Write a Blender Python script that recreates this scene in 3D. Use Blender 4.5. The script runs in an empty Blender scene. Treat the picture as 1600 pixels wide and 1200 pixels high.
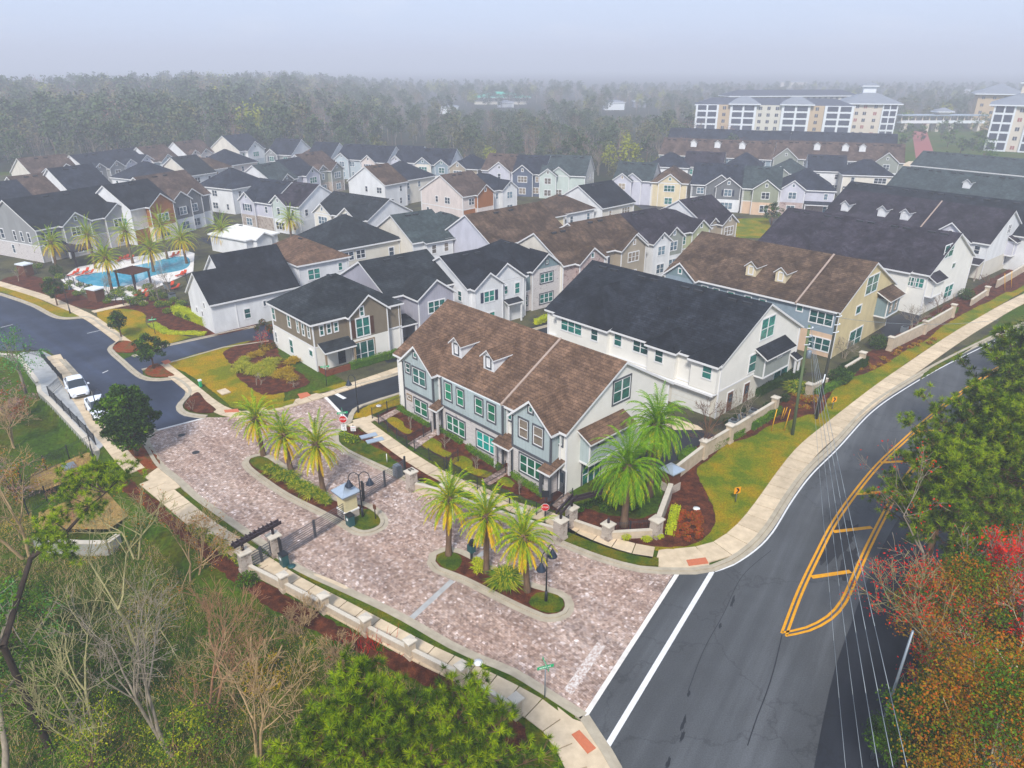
import bpy, math, random
from mathutils import Vector, Matrix, noise as mnoise
R = random.Random(7)
# ---------------------------------------------------------------- camera
HAZE, HAZE_TOP = .00108, 80.0
F_PX, CAM_H, HORIZON = 1110.0, 34.0, 100.0
PITCH = math.atan((600 - HORIZON) / F_PX)
scene = bpy.context.scene
cam_d = bpy.data.cameras.new('camera'); cam = bpy.data.objects.new('camera', cam_d)
scene.collection.objects.link(cam); scene.camera = cam
cam_d.sensor_width = 36; cam_d.lens = 36 * F_PX / 1600; cam_d.clip_end = 9000; cam_d.clip_start = .3
cam.location = (0, 0, CAM_H); cam.rotation_euler = (math.pi / 2 - PITCH, 0, 0)
# ---------------------------------------------------------------- sky, sun, exposure
SUN_EL, SUN_AZ = math.radians(46), math.radians(190)      # sun behind the camera
world = bpy.data.worlds.new('World'); scene.world = world; world.use_nodes = True
nt = world.node_tree; nt.nodes.clear()
def N_(t, k, **kw):
    n = t.nodes.new(k)
    for a, b in kw.items(): setattr(n, a, b)
    return n
sky = N_(nt, 'ShaderNodeTexSky'); sky.sky_type = 'NISHITA'; sky.sun_disc = False
sky.sun_elevation = SUN_EL; sky.sun_rotation = SUN_AZ; sky.air_density = 1.0; sky.dust_density = 1.5; sky.ozone_density = 1.5
bg = N_(nt, 'ShaderNodeBackground'); out = N_(nt, 'ShaderNodeOutputWorld')
tc = N_(nt, 'ShaderNodeTexCoord'); mp = N_(nt, 'ShaderNodeMapping'); mp.inputs['Scale'].default_value = (3, 3, 14)
nz = N_(nt, 'ShaderNodeTexNoise'); nz.inputs['Scale'].default_value = 1.7; nz.inputs['Detail'].default_value = 6
rp = N_(nt, 'ShaderNodeValToRGB'); rp.color_ramp.elements[0].position = .5; rp.color_ramp.elements[1].position = .78
rp.color_ramp.elements[0].color = (6.9, 8.3, 11.2, 1); rp.color_ramp.elements[1].color = (8.6, 9.4, 11.4, 1)
mx = N_(nt, 'ShaderNodeMix', data_type='RGBA'); mx.inputs[0].default_value = .82
for a, b in ((tc.outputs['Generated'], mp.inputs[0]), (mp.outputs[0], nz.inputs[0]), (nz.outputs[0], rp.inputs[0]),
             (sky.outputs[0], mx.inputs[6]), (rp.outputs[0], mx.inputs[7]), (mx.outputs[2], bg.inputs[0]), (bg.outputs[0], out.inputs[0])):
    nt.links.new(a, b)
bg.inputs[1].default_value = .05
sl = bpy.data.lights.new('sun', 'SUN'); sl.energy = 2.3; sl.angle = math.radians(10); sl.color = (1, .95, .88)
sun = bpy.data.objects.new('sun', sl); scene.collection.objects.link(sun)
sun.rotation_euler = (math.pi / 2 - SUN_EL, 0, math.radians(180) - SUN_AZ)
scene.view_settings.view_transform = 'Standard'; scene.view_settings.look = 'None'
scene.view_settings.exposure = 1.1; scene.view_settings.gamma = 1
try:
    scene.cycles.volume_bounces = 1; scene.cycles.max_bounces = 6; scene.cycles.volume_step_rate = 4; scene.cycles.transparent_max_bounces = 12
except Exception: pass
# ---------------------------------------------------------------- measuring: where a ray of the camera meets height z
def G(x, y, z=0.0):
    dx = (x - 800) / F_PX; dy = -(y - 600) / F_PX
    vy = math.cos(PITCH) + dy * math.sin(PITCH); vz = -math.sin(PITCH) + dy * math.cos(PITCH)
    t = (z - CAM_H) / vz
    return (dx * t, vy * t)
def GP(pts, z=0.0): return [G(*p, z) for p in pts]
# ---------------------------------------------------------------- tags
def link(o): scene.collection.objects.link(o); return o
def tag(o, label=None, cat=None, group=None, kind=None):
    if label: o['label'] = label
    if cat: o['category'] = cat
    if group: o['group'] = group
    if kind: o['kind'] = kind
    return o
def empty(name, loc, rz=0.0):
    o = link(bpy.data.objects.new(name, None)); o.location = (loc[0], loc[1], loc[2] if len(loc) > 2 else 0)
    o.rotation_euler = (0, 0, rz); o.empty_display_size = .5
    return o
def dup(o, parent=None):
    c = link(o.copy()); 
    if parent is not None: c.parent = parent
    for ch in list(o.children): dup(ch, c)
    return c
# ---------------------------------------------------------------- mesh builder
class MB:
    def __init__(s): s.v = []; s.f = []; s.m = []; s.sm = []
    def poly(s, pts, mi=0, sm=False):
        k = len(s.v); s.v += [tuple(p) for p in pts]; s.f.append(tuple(range(k, k + len(pts)))); s.m.append(mi); s.sm.append(sm)
    def box(s, a, b, mi=0):
        x0, y0, z0 = a; x1, y1, z1 = b
        x0, x1 = min(x0, x1), max(x0, x1); y0, y1 = min(y0, y1), max(y0, y1); z0, z1 = min(z0, z1), max(z0, z1)
        k = len(s.v)
        s.v += [(x0,y0,z0),(x1,y0,z0),(x1,y1,z0),(x0,y1,z0),(x0,y0,z1),(x1,y0,z1),(x1,y1,z1),(x0,y1,z1)]
        for q in ((0,3,2,1),(4,5,6,7),(0,1,5,4),(1,2,6,5),(2,3,7,6),(3,0,4,7)):
            s.f.append(tuple(k + i for i in q)); s.m.append(mi); s.sm.append(False)
    def ext(s, pts, vec, mt=0, ms=1, mb=None):           # polygon pts extruded by vec
        n = len(pts); k = len(s.v); vx, vy, vz = vec
        s.v += [tuple(p) for p in pts] + [(p[0]+vx, p[1]+vy, p[2]+vz) for p in pts]
        s.f.append(tuple(range(k, k+n))); s.m.append(mt); s.sm.append(False)
        s.f.append(tuple(range(k+2*n-1, k+n-1, -1))); s.m.append(ms if mb is None else mb); s.sm.append(False)
        for i in range(n):
            j = (i+1) % n; s.f.append((k+i, k+n+i, k+n+j, k+j)); s.m.append(ms); s.sm.append(False)
    def tube(s, p, q, r0, r1=None, n=6, mi=0, caps=True, sm=True):
        if r1 is None: r1 = r0
        p = Vector(p); q = Vector(q); d = q - p
        if d.length < 1e-6: return
        d.normalize(); a = d.cross(Vector((0, 0, 1)) if abs(d.z) < .9 else Vector((1, 0, 0))).normalized(); b = d.cross(a)
        k = len(s.v)
        for c, r in ((p, r0), (q, r1)):
            for i in range(n):
                t = 2 * math.pi * i / n; s.v.append(tuple(c + a * (r * math.cos(t)) + b * (r * math.sin(t))))
        for i in range(n):
            j = (i+1) % n; s.f.append((k+i, k+j, k+n+j, k+n+i)); s.m.append(mi); s.sm.append(sm)
        if caps:
            s.f.append(tuple(range(k+n-1, k-1, -1))); s.m.append(mi); s.sm.append(False)
            s.f.append(tuple(range(k+n, k+2*n))); s.m.append(mi); s.sm.append(False)
    def path(s, pts, r, n=6, mi=0):
        rr = r if isinstance(r, (list, tuple)) else [r] * len(pts)
        for i in range(len(pts)-1): s.tube(pts[i], pts[i+1], rr[i], rr[i+1], n, mi)
    def lathe(s, prof, c=(0,0,0), n=12, mi=0, sm=True):   # prof: (r, z)
        k = len(s.v)
        for r, z in prof:
            for i in range(n):
                t = 2*math.pi*i/n; s.v.append((c[0]+r*math.cos(t), c[1]+r*math.sin(t), c[2]+z))
        for a in range(len(prof)-1):
            for i in range(n):
                j = (i+1) % n; s.f.append((k+a*n+i, k+a*n+j, k+(a+1)*n+j, k+(a+1)*n+i)); s.m.append(mi); s.sm.append(sm)
        s.f.append(tuple(k+n-1-i for i in range(n))); s.m.append(mi); s.sm.append(False)
        s.f.append(tuple(k+(len(prof)-1)*n+i for i in range(n))); s.m.append(mi); s.sm.append(False)
    def grid(s, rows, mi=0, sm=True, closed=False):       # rows of equal length vertex lists
        k = len(s.v); n = len(rows[0])
        for r in rows: s.v += [tuple(p) for p in r]
        for a in range(len(rows)-1):
            for i in range(n if closed else n-1):
                j = (i+1) % n; s.f.append((k+a*n+i, k+a*n+j, k+(a+1)*n+j, k+(a+1)*n+i)); s.m.append(mi); s.sm.append(sm)
    def mesh(s, name, mats):
        me = bpy.data.meshes.new(name); me.from_pydata(s.v, [], s.f)
        for m in mats: me.materials.append(MAT[m] if isinstance(m, str) else m)
        me.polygons.foreach_set('material_index', s.m); me.polygons.foreach_set('use_smooth', s.sm); me.update()
        return me
    def build(s, name, mats, parent=None, loc=None, rz=0):
        o = link(bpy.data.objects.new(name, s.mesh(name, mats)))
        if parent is not None: o.parent = parent
        if loc is not None: o.location = loc
        if rz: o.rotation_euler = (0, 0, rz)
        return o
def part(name, me, parent, loc=(0,0,0), rz=0):
    o = link(bpy.data.objects.new(name, me)); o.parent = parent; o.location = loc; o.rotation_euler = (0,0,rz); return o
# ---------------------------------------------------------------- materials
MAT = {}
SAT = 1.22
def lin(h):
    h = h.lstrip('#'); c = [int(h[i:i+2], 16)/255 for i in (0, 2, 4)]
    c = [(x/12.92 if x <= .04045 else ((x+.055)/1.055)**2.4) for x in c]; y = .3*c[0]+.59*c[1]+.11*c[2]
    return tuple(max(.002, min(1, y+(x-y)*SAT)) for x in c) + (1,)
def mk(name, rough=.7, spec=.3, metal=0):
    m = bpy.data.materials.new(name); m.use_nodes = True; t = m.node_tree
    b = t.nodes['Principled BSDF']; b.inputs['Roughness'].default_value = rough; b.inputs['Metallic'].default_value = metal
    b.inputs['Specular IOR Level'].default_value = spec
    MAT[name] = m
    return m, t, b
def noise_node(t, scale, detail=4, mscale=(1,1,1), rough=.6, coord='Object', rot=(0,0,0)):
    tc = N_(t, 'ShaderNodeTexCoord'); mp = N_(t, 'ShaderNodeMapping'); mp.inputs['Scale'].default_value = mscale; mp.inputs['Rotation'].default_value = rot
    n = N_(t, 'ShaderNodeTexNoise'); n.inputs['Scale'].default_value = scale; n.inputs['Detail'].default_value = detail; n.inputs['Roughness'].default_value = rough
    t.links.new(tc.outputs[coord], mp.inputs[0]); t.links.new(mp.outputs[0], n.inputs[0]); return n
def streak_node(t, ang, scale, length, detail=4):     # noise drawn out along world direction ang
    tc = N_(t, 'ShaderNodeTexCoord'); mp = N_(t, 'ShaderNodeMapping'); mp.vector_type = 'TEXTURE'; mp.inputs['Rotation'].default_value = (0, 0, ang); mp.inputs['Scale'].default_value = (length, 1, 1)
    n = N_(t, 'ShaderNodeTexNoise'); n.inputs['Scale'].default_value = scale; n.inputs['Detail'].default_value = detail
    t.links.new(tc.outputs['Object'], mp.inputs[0]); t.links.new(mp.outputs[0], n.inputs[0]); return n
def ramp(t, src, stops):
    r = N_(t, 'ShaderNodeValToRGB'); e = r.color_ramp.elements
    while len(e) < len(stops): e.new(.5)
    for i, (p, c) in enumerate(stops): e[i].position = p; e[i].color = c if len(c) == 4 else tuple(c)+(1,)
    t.links.new(src, r.inputs[0]); return r.outputs[0]
def mix(t, a, b, f, mode='MIX'):
    m = N_(t, 'ShaderNodeMix', data_type='RGBA', blend_type=mode)
    for s, v in ((0, f), (6, a), (7, b)):
        if hasattr(v, 'is_output'): t.links.new(v, m.inputs[s])
        else: m.inputs[s].default_value = v
    return m.outputs[2]
def bump(t, b, src, strength=.3, dist=.02):
    n = N_(t, 'ShaderNodeBump'); n.inputs['Strength'].default_value = strength; n.inputs['Distance'].default_value = dist
    t.links.new(src, n.inputs['Height']); t.links.new(n.outputs[0], b.inputs['Normal'])
def sc(c, k): return (min(1, c[0]*k), min(1, c[1]*k), min(1, c[2]*k), 1)
def plain(name, col, rough=.6, spec=.3, metal=0, var=.12, nsc=2.5, ms=(1,1,1)):
    m, t, b = mk(name, rough, spec, metal); c = lin(col) if isinstance(col, str) else tuple(col)+(1,)
    n = noise_node(t, nsc, 5, ms); t.links.new(ramp(t, n.outputs[0], [(.3, sc(c, 1-var)), (.7, sc(c, 1+var))]), b.inputs[0]); return m
def shingle(name, col, streak=.25, warm=None):
    m, t, b = mk(name, .92, .1); c = lin(col)
    big = noise_node(t, .35, 3, (1, 1, .6)); fine = noise_node(t, 9, 3, (1, 1, 3.2), .8)
    tcn = N_(t, 'ShaderNodeTexCoord'); mp = N_(t, 'ShaderNodeMapping'); mp.inputs['Rotation'].default_value = (0, 0, 0); t.links.new(tcn.outputs['Object'], mp.inputs[0])
    sp = N_(t, 'ShaderNodeSeparateXYZ'); t.links.new(mp.outputs[0], sp.inputs[0])
    ad = N_(t, 'ShaderNodeMath', operation='ADD'); t.links.new(sp.outputs[0], ad.inputs[0]); t.links.new(sp.outputs[1], ad.inputs[1])
    cb = N_(t, 'ShaderNodeCombineXYZ'); t.links.new(ad.outputs[0], cb.inputs[0]); t.links.new(sp.outputs[2], cb.inputs[1])
    br = N_(t, 'ShaderNodeTexBrick'); br.inputs['Scale'].default_value = 1; br.inputs['Brick Width'].default_value = .6; br.inputs['Row Height'].default_value = .16
    br.inputs['Mortar Size'].default_value = .02; br.inputs['Color1'].default_value = sc(c, .7); br.inputs['Color2'].default_value = sc(c, 1.4); br.inputs['Mortar'].default_value = sc(c, .35)
    t.links.new(cb.outputs[0], br.inputs[0])
    a = mix(t, br.outputs[0], ramp(t, fine.outputs[0], [(.4, sc(c, .5)), (.6, sc(c, 1.55))]), .5)
    w = mix(t, a, ramp(t, big.outputs[0], [(.42, (1-streak,)*3), (.6, (1+streak*.6,)*3)]), 1.0, 'MULTIPLY')
    md_ = noise_node(t, 1.4, 5, (1, 1, .35), .7); w = mix(t, w, ramp(t, md_.outputs[0], [(.4, (.78,)*3), (.5, (1, 1, 1)), (.64, (1.45, 1.43, 1.4))]), 1.0, 'MULTIPLY')
    t.links.new(w, b.inputs[0]); bump(t, b, br.outputs[1], .4, .01); return m
def siding(name, col, kind='lap', var=.06):
    m, t, b = mk(name, .6, .25); c = lin(col)
    tcn = N_(t, 'ShaderNodeTexCoord'); sp = N_(t, 'ShaderNodeSeparateXYZ'); t.links.new(tcn.outputs['Object'], sp.inputs[0])
    if kind == 'lap': src, per, wd = sp.outputs[2], .19, .12
    else:
        ad = N_(t, 'ShaderNodeMath', operation='ADD'); t.links.new(sp.outputs[0], ad.inputs[0]); t.links.new(sp.outputs[1], ad.inputs[1]); src, per, wd = ad.outputs[0], .41, .13
    md = N_(t, 'ShaderNodeMath', operation='DIVIDE'); md.inputs[1].default_value = per; t.links.new(src, md.inputs[0])
    fr = N_(t, 'ShaderNodeMath', operation='FRACT'); t.links.new(md.outputs[0], fr.inputs[0])
    line = ramp(t, fr.outputs[0], [(0, sc(c, .74)), (wd, c), (.9, c), (1, sc(c, 1.06))])
    n = noise_node(t, .8, 5, (1, 1, .45))
    w = mix(t, line, ramp(t, n.outputs[0], [(.4, (1-var*1.6,)*3), (.62, (1+var*.5,)*3)]), 1.0, 'MULTIPLY')
    t.links.new(w, b.inputs[0]); bump(t, b, fr.outputs[0], .25, .02); return m
def brickwash(name, base, dark, amt=.5):
    m, t, b = mk(name, .8, .2)
    tcn = N_(t, 'ShaderNodeTexCoord'); sp = N_(t, 'ShaderNodeSeparateXYZ'); t.links.new(tcn.outputs['Object'], sp.inputs[0])
    ad = N_(t, 'ShaderNodeMath', operation='ADD'); t.links.new(sp.outputs[0], ad.inputs[0]); t.links.new(sp.outputs[1], ad.inputs[1])
    cb = N_(t, 'ShaderNodeCombineXYZ'); t.links.new(ad.outputs[0], cb.inputs[0]); t.links.new(sp.outputs[2], cb.inputs[1])
    br = N_(t, 'ShaderNodeTexBrick'); br.inputs['Scale'].default_value = 1; br.inputs['Brick Width'].default_value = .3; br.inputs['Row Height'].default_value = .1; br.inputs['Mortar Size'].default_value = .01
    br.inputs['Color1'].default_value = lin(base); br.inputs['Color2'].default_value = sc(lin(base), .82); br.inputs['Mortar'].default_value = sc(lin(base), .65); t.links.new(cb.outputs[0], br.inputs[0])
    n = noise_node(t, 1.6, 7, (1, 1, 1), .75)
    k = ramp(t, n.outputs[0], [(amt, (0, 0, 0)), (amt+.05, (1, 1, 1))])
    t.links.new(mix(t, br.outputs[0], lin(dark), k), b.inputs[0]); bump(t, b, br.outputs[1], .3, .01); return m
def leafmat(name, cols, nsc=.9, rough=.75, trans=.0):
    m, t, b = mk(name, rough, .15)
    g = N_(t, 'ShaderNodeNewGeometry'); n = noise_node(t, nsc, 3)
    ad = N_(t, 'ShaderNodeMath', operation='MULTIPLY_ADD'); ad.inputs[1].default_value = .5; t.links.new(g.outputs['Random Per Island'], ad.inputs[0]); 
    sb = N_(t, 'ShaderNodeMath', operation='MULTIPLY'); sb.inputs[1].default_value = .62; t.links.new(n.outputs[0], sb.inputs[0]); t.links.new(sb.outputs[0], ad.inputs[2])
    k = len(cols); t.links.new(ramp(t, ad.outputs[0], [(.12 + .72*i/(k-1), lin(c)) for i, c in enumerate(cols)]), b.inputs[0])
    if trans:
        b.inputs['Subsurface Weight'].default_value = 0
        tr = N_(t, 'ShaderNodeBsdfTranslucent'); ms = N_(t, 'ShaderNodeMixShader'); ms.inputs[0].default_value = trans
        t.links.new(b.inputs[0].links[0].from_socket, tr.inputs[0]); o = t.nodes['Material Output']
        t.links.new(b.outputs[0], ms.inputs[1]); t.links.new(tr.outputs[0], ms.inputs[2]); t.links.new(ms.outputs[0], o.inputs[0])
    return m
# roofs
shingle('sh_brown', '#625044', .2); shingle('sh_brown2', '#51443a', .35); shingle('sh_black', '#23262b', .35); shingle('sh_char', '#2a2e31', .3)
shingle('sh_navy', '#2b2f37', .25); shingle('sh_green', '#3a4243', .2); shingle('sh_dark', '#312e34', .35); shingle('sh_redbrown', '#524741', .3)
# walls
siding('w_white', '#d9dadb'); siding('w_offwhite', '#d5d0c6'); siding('w_cream', '#cfc3a8'); siding('w_yellow', '#cbbd9a'); siding('w_pink', '#d2c8c3')
siding('w_grey', '#8e8f90'); siding('w_dgrey', '#6b6d6f'); siding('w_lilac', '#a2a1aa', 'bb'); siding('w_ltblue', '#b2bbc0', 'bb'); siding('w_aqua', '#a6b1b2', 'bb')
siding('w_blue', '#87949d'); siding('w_navy', '#586070'); siding('w_sage', '#8d918a'); siding('w_green', '#8d9180'); siding('w_mint', '#b9c2bd', 'bb'); siding('w_lime', '#a9ac90')
siding('w_taupe', '#7a7163'); siding('w_tan', '#a3998a'); siding('w_orange', '#94633f', 'bb'); siding('w_peach', '#cbb39d'); siding('w_shade', '#76868a', 'bb'); siding('w_palelilac', '#bfbfc8'); siding('w_bbgrey', '#8d928f', 'bb')  # the dull teal boards are a wall colour of their own
plain('w_stucco', '#dcdad4', .85, .1, 0, .05, .7); plain('w_stuccocream', '#c9c5bb', .85, .1, 0, .06, .7)
brickwash('w_brick', '#cdc8c6', '#6f6469', .6); brickwash('w_brickpink', '#b9a9a5', '#7d6a68', .55); brickwash('w_stone', '#b8aea5', '#857a72', .52)
brickwash('w_redbrick', '#7a4a38', '#5b3228', .55)
plain('trim', '#d8d8d8', .5, .3, 0, .04); plain('trim_dark', '#4d5055', .5, .3, 0, .05); plain('trim_tan', '#8b7b68', .5, .3, 0, .05); plain('wood', '#5a3a2a', .7, .2, 0, .2)
plain('shutter_navy', '#2c3547', .5); plain('shutter_brown', '#4a3226', .6); plain('vent', '#2b2d30', .7); plain('cap', '#cfcfcb', .7, .2, 0, .06)
def glass(name, a, b_):
    m, t, b = mk(name, .12, .5); n = noise_node(t, .8, 2, (1, 1, 2.5), coord='Object'); 
    tcn = N_(t, 'ShaderNodeNewGeometry')
    k = ramp(t, n.outputs[0], [(.35, lin(a)), (.62, lin(b_))]); oi = N_(t, 'ShaderNodeObjectInfo')
    v = ramp(t, oi.outputs['Random'], [(0, (.35, .38, .42)), (.35, (.75, .78, .8)), (.7, (1.0, 1.0, 1.0)), (1, (1.5, 1.5, 1.45))]); t.links.new(mix(t, k, v, 1, 'MULTIPLY'), b.inputs[0]); return m
glass('g_teal', '#1f4a4a', '#37776c'); glass('g_green', '#1b5040', '#2c765a'); glass('g_dark', '#232a33', '#3c4a56'); glass('g_aqua', '#2b8079', '#41a498'); glass('g_blue', '#41505e', '#6d818c'); glass('g_blind', '#6e6158', '#93897b')
# ================================================================ ground, roads, paths
def catmull(pts, step=1.0, closed=False):
    P = [Vector((p[0], p[1], 0)) for p in pts]; n = len(P); o = []
    for i in range(n if closed else n-1):
        if closed: a, b, c, d = P[(i-1) % n], P[i], P[(i+1) % n], P[(i+2) % n]
        else: a, b, c, d = P[max(i-1, 0)], P[i], P[i+1], P[min(i+2, n-1)]
        k = max(1, int((c-b).length/step))
        for j in range(k):
            t = j/k; o.append(.5*((2*b)+(c-a)*t+(2*a-5*b+4*c-d)*t*t+(3*b-a-3*c+d)*t**3))
    if not closed: o.append(P[-1])
    return [(v.x, v.y) for v in o]
def normals(pts, closed=False):
    n = len(pts); o = []
    for i in range(n):
        a = pts[(i-1) % n] if closed or i > 0 else pts[i]; b = pts[(i+1) % n] if closed or i < n-1 else pts[i]
        dx, dy = b[0]-a[0], b[1]-a[1]; l = math.hypot(dx, dy) or 1; o.append((-dy/l, dx/l))
    return o
def offset(pts, d, closed=False):
    ns = normals(pts, closed); return [(p[0]+n[0]*d, p[1]+n[1]*d) for p, n in zip(pts, ns)]
def ragged(pts, amp, seed=1):
    L = resample(list(pts)+[pts[0]], .35); r = random.Random(len(pts)+seed)
    return [(x+amp*mnoise.noise(Vector((x*1.3, y*1.3, 3)))*1.6+r.uniform(-.3, .3)*amp, y+amp*mnoise.noise(Vector((x*1.3, y*1.3, 9)))*1.6+r.uniform(-.3, .3)*amp) for x, y in L]
def sheet(name, pts, mat, z, kind='structure', th=0.0):
    if name == 'planting_bed' and z < .085: pts = ragged(pts, .16)
    elif name == 'lawn': pts = ragged(pts, .07)
    b = MB(); a = sum(pts[i][0]*pts[(i+1) % len(pts)][1]-pts[(i+1) % len(pts)][0]*pts[i][1] for i in range(len(pts)))
    if a < 0: pts = pts[::-1]
    if th: b.ext([(x, y, z) for x, y in pts], (0, 0, -th), 0, 0)
    else: b.poly([(x, y, z) for x, y in pts], 0)
    return tag(b.build(name, [mat]), kind=kind)
def ribbon(b, line, d0, d1, z, th=0, mi=0, closed=False):
    A = offset(line, d0, closed); B = offset(line, d1, closed); n = len(line)
    for i in range(n if closed else n-1):
        j = (i+1) % n; q = [(A[i][0], A[i][1], z), (A[j][0], A[j][1], z), (B[j][0], B[j][1], z), (B[i][0], B[i][1], z)]
        if (q[1][0]-q[0][0])*(q[2][1]-q[0][1])-(q[1][1]-q[0][1])*(q[2][0]-q[0][0]) < 0: q = q[::-1]
        if th: b.ext(q, (0, 0, -th), mi, mi)
        else: b.poly(q, mi)
def resample(line, step):
    o = [line[0]]; acc = 0
    for i in range(len(line)-1):
        a, b = line[i], line[i+1]; l = math.hypot(b[0]-a[0], b[1]-a[1]); t = step-acc
        while t <= l and l > 0:
            o.append((a[0]+(b[0]-a[0])*t/l, a[1]+(b[1]-a[1])*t/l)); t += step
        acc = (acc+l) % step if t > l else 0
    return o
def slabs(name, line, d0, d1, z, step=1.55, gap=.035, mat='concrete'):
    b = MB(); P = resample(line, step); A = offset(P, d0); B = offset(P, d1)
    for i in range(len(P)-1):
        f = gap/step
        L = lambda u, v, t: (u[0]+(v[0]-u[0])*t, u[1]+(v[1]-u[1])*t)
        q = [L(A[i], A[i+1], f), L(A[i], A[i+1], 1-f), L(B[i], B[i+1], 1-f), L(B[i], B[i+1], f)]
        if (q[1][0]-q[0][0])*(q[2][1]-q[0][1])-(q[1][1]-q[0][1])*(q[2][0]-q[0][0]) < 0: q = q[::-1]
        b.ext([(x, y, z) for x, y in q], (0, 0, -.1), 0, 0)
    return tag(b.build(name, [mat]), kind='structure')
# ---- materials
m, t, b = mk('pavers', .85, .15)
tcn = N_(t, 'ShaderNodeTexCoord'); mp = N_(t, 'ShaderNodeMapping'); mp.inputs['Rotation'].default_value = (0, 0, math.radians(-2)); t.links.new(tcn.outputs['Object'], mp.inputs[0])
vo = N_(t, 'ShaderNodeTexVoronoi'); vo.inputs['Scale'].default_value = 5.2; vo.inputs['Randomness'].default_value = .8; t.links.new(mp.outputs[0], vo.inputs[0])
sp = N_(t, 'ShaderNodeSeparateColor'); t.links.new(vo.outputs['Color'], sp.inputs[0])
base = ramp(t, sp.outputs[0], [(0, lin('#877a72')), (.2, lin('#9c8d83')), (.5, lin('#aea096')), (.7, lin('#bdb0a8')), (.82, lin('#918680')), (.93, lin('#b5aba5')), (1, lin('#dcd6d3'))])
n1 = noise_node(t, .16, 5); n2 = noise_node(t, 2.0, 5, rough=.75); n3 = streak_node(t, math.radians(-44), .7, 7, 5)
bk = N_(t, 'ShaderNodeTexBrick'); bk.inputs['Scale'].default_value = 1; bk.inputs['Brick Width'].default_value = .3; bk.inputs['Row Height'].default_value = .15; bk.inputs['Mortar Size'].default_value = .012; bk.inputs['Color1'].default_value = (.78, .76, .75, 1); bk.inputs['Color2'].default_value = (1.2, 1.19, 1.18, 1); bk.inputs['Mortar'].default_value = (.6, .56, .54, 1)
mp2 = N_(t, 'ShaderNodeMapping'); mp2.inputs['Rotation'].default_value = (0, 0, math.radians(45)); t.links.new(tcn.outputs['Object'], mp2.inputs[0]); t.links.new(mp2.outputs[0], bk.inputs[0])
base = mix(t, base, bk.outputs[0], .9, 'MULTIPLY')
c1 = mix(t, base, ramp(t, n1.outputs[0], [(.35, (.92, .84, .81)), (.65, (1.06, 1.05, 1.06))]), 1, 'MULTIPLY')
c2 = mix(t, c1, ramp(t, n2.outputs[0], [(.34, (.84, .76, .72)), (.5, (1, .97, .95)), (.62, (1.18, 1.18, 1.19))]), 1, 'MULTIPLY')
c3 = mix(t, c2, ramp(t, n3.outputs[0], [(.40, (.66, .65, .66)), (.55, (1, 1, 1))]), .65, 'MULTIPLY'); t.links.new(c3, b.inputs[0]); bump(t, b, vo.outputs[0], .3, .01)
STREAK = {'asphalt': 57, 'asphalt_dark': 57, 'asphalt_blue': -40}
def asphalt(name, col, patch=.25, rough=.8):
    m, t, b = mk(name, rough, .3); c = lin(col)
    a = noise_node(t, .12, 4); f = streak_node(t, math.radians(STREAK.get(name, 60)), .8, 18, 4); g = noise_node(t, 12, 6, rough=.85)
    x = mix(t, ramp(t, a.outputs[0], [(.35, sc(c, 1-patch)), (.65, sc(c, 1+patch))]), ramp(t, f.outputs[0], [(.38, (.84,)*3), (.52, (1, 1, 1)), (.64, (1.28,)*3)]), 1, 'MULTIPLY')
    x = mix(t, x, ramp(t, g.outputs[0], [(.38, (.74,)*3), (.62, (1.26,)*3)]), 1, 'MULTIPLY')
    vr = N_(t, 'ShaderNodeTexVoronoi'); vr.feature = 'DISTANCE_TO_EDGE'; vr.inputs['Scale'].default_value = .13; tcc = N_(t, 'ShaderNodeTexCoord'); wn = noise_node(t, .8, 5); vm = N_(t, 'ShaderNodeVectorMath', operation='ADD'); vs = N_(t, 'ShaderNodeVectorMath', operation='SCALE'); vs.inputs['Scale'].default_value = 2.2
    t.links.new(wn.outputs[1], vs.inputs[0]); t.links.new(tcc.outputs['Object'], vm.inputs[0]); t.links.new(vs.outputs[0], vm.inputs[1]); t.links.new(vm.outputs[0], vr.inputs[0])
    x = mix(t, x, ramp(t, vr.outputs[0], [(0, (.62,)*3), (.006, (.8,)*3), (.012, (1, 1, 1))]), .8, 'MULTIPLY'); t.links.new(x, b.inputs[0])
    t.links.new(ramp(t, a.outputs[0], [(.4, (rough,)*3), (.65, (rough*.72,)*3)]), b.inputs['Roughness'])
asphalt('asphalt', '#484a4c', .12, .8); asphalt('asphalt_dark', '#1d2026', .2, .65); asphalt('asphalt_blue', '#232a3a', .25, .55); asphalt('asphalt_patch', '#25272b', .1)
plain('asphalt_seal', '#1f2125', .7)
def conc(name, col, var=.1):
    m, t, b = mk(name, .85, .15); c = lin(col); g = N_(t, 'ShaderNodeNewGeometry'); n = noise_node(t, 1.3, 6)
    x = mix(t, ramp(t, g.outputs['Random Per Island'], [(0, sc(c, 1-var)), (.5, c), (1, sc(c, 1+var))]), ramp(t, n.outputs[0], [(.3, (.8, .79, .78)), (.65, (1.06,)*3)]), 1, 'MULTIPLY'); t.links.new(x, b.inputs[0])
conc('concrete', '#c3b49e'); conc('kerb', '#a79f90', .04); conc('concrete_grey', '#a6a7a6', .05); conc('concrete_white', '#d9d5d0', .03); conc('retain', '#9a9a94', .03)
def grassmat(name, a, b_, c, sc1=.35):
    m, t, bs = mk(name, .95, .05); n = noise_node(t, sc1, 6, rough=.65); f = noise_node(t, 9, 6, rough=.85)
    x = mix(t, ramp(t, n.outputs[0], [(.4, lin(a)), (.5, lin(b_)), (.6, lin(c))]), ramp(t, f.outputs[0], [(.4, (.55,)*3), (.6, (1.4,)*3)]), 1, 'MULTIPLY')
    t.links.new(x, bs.inputs[0]); bump(t, bs, f.outputs[0], .8, .04)
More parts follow.
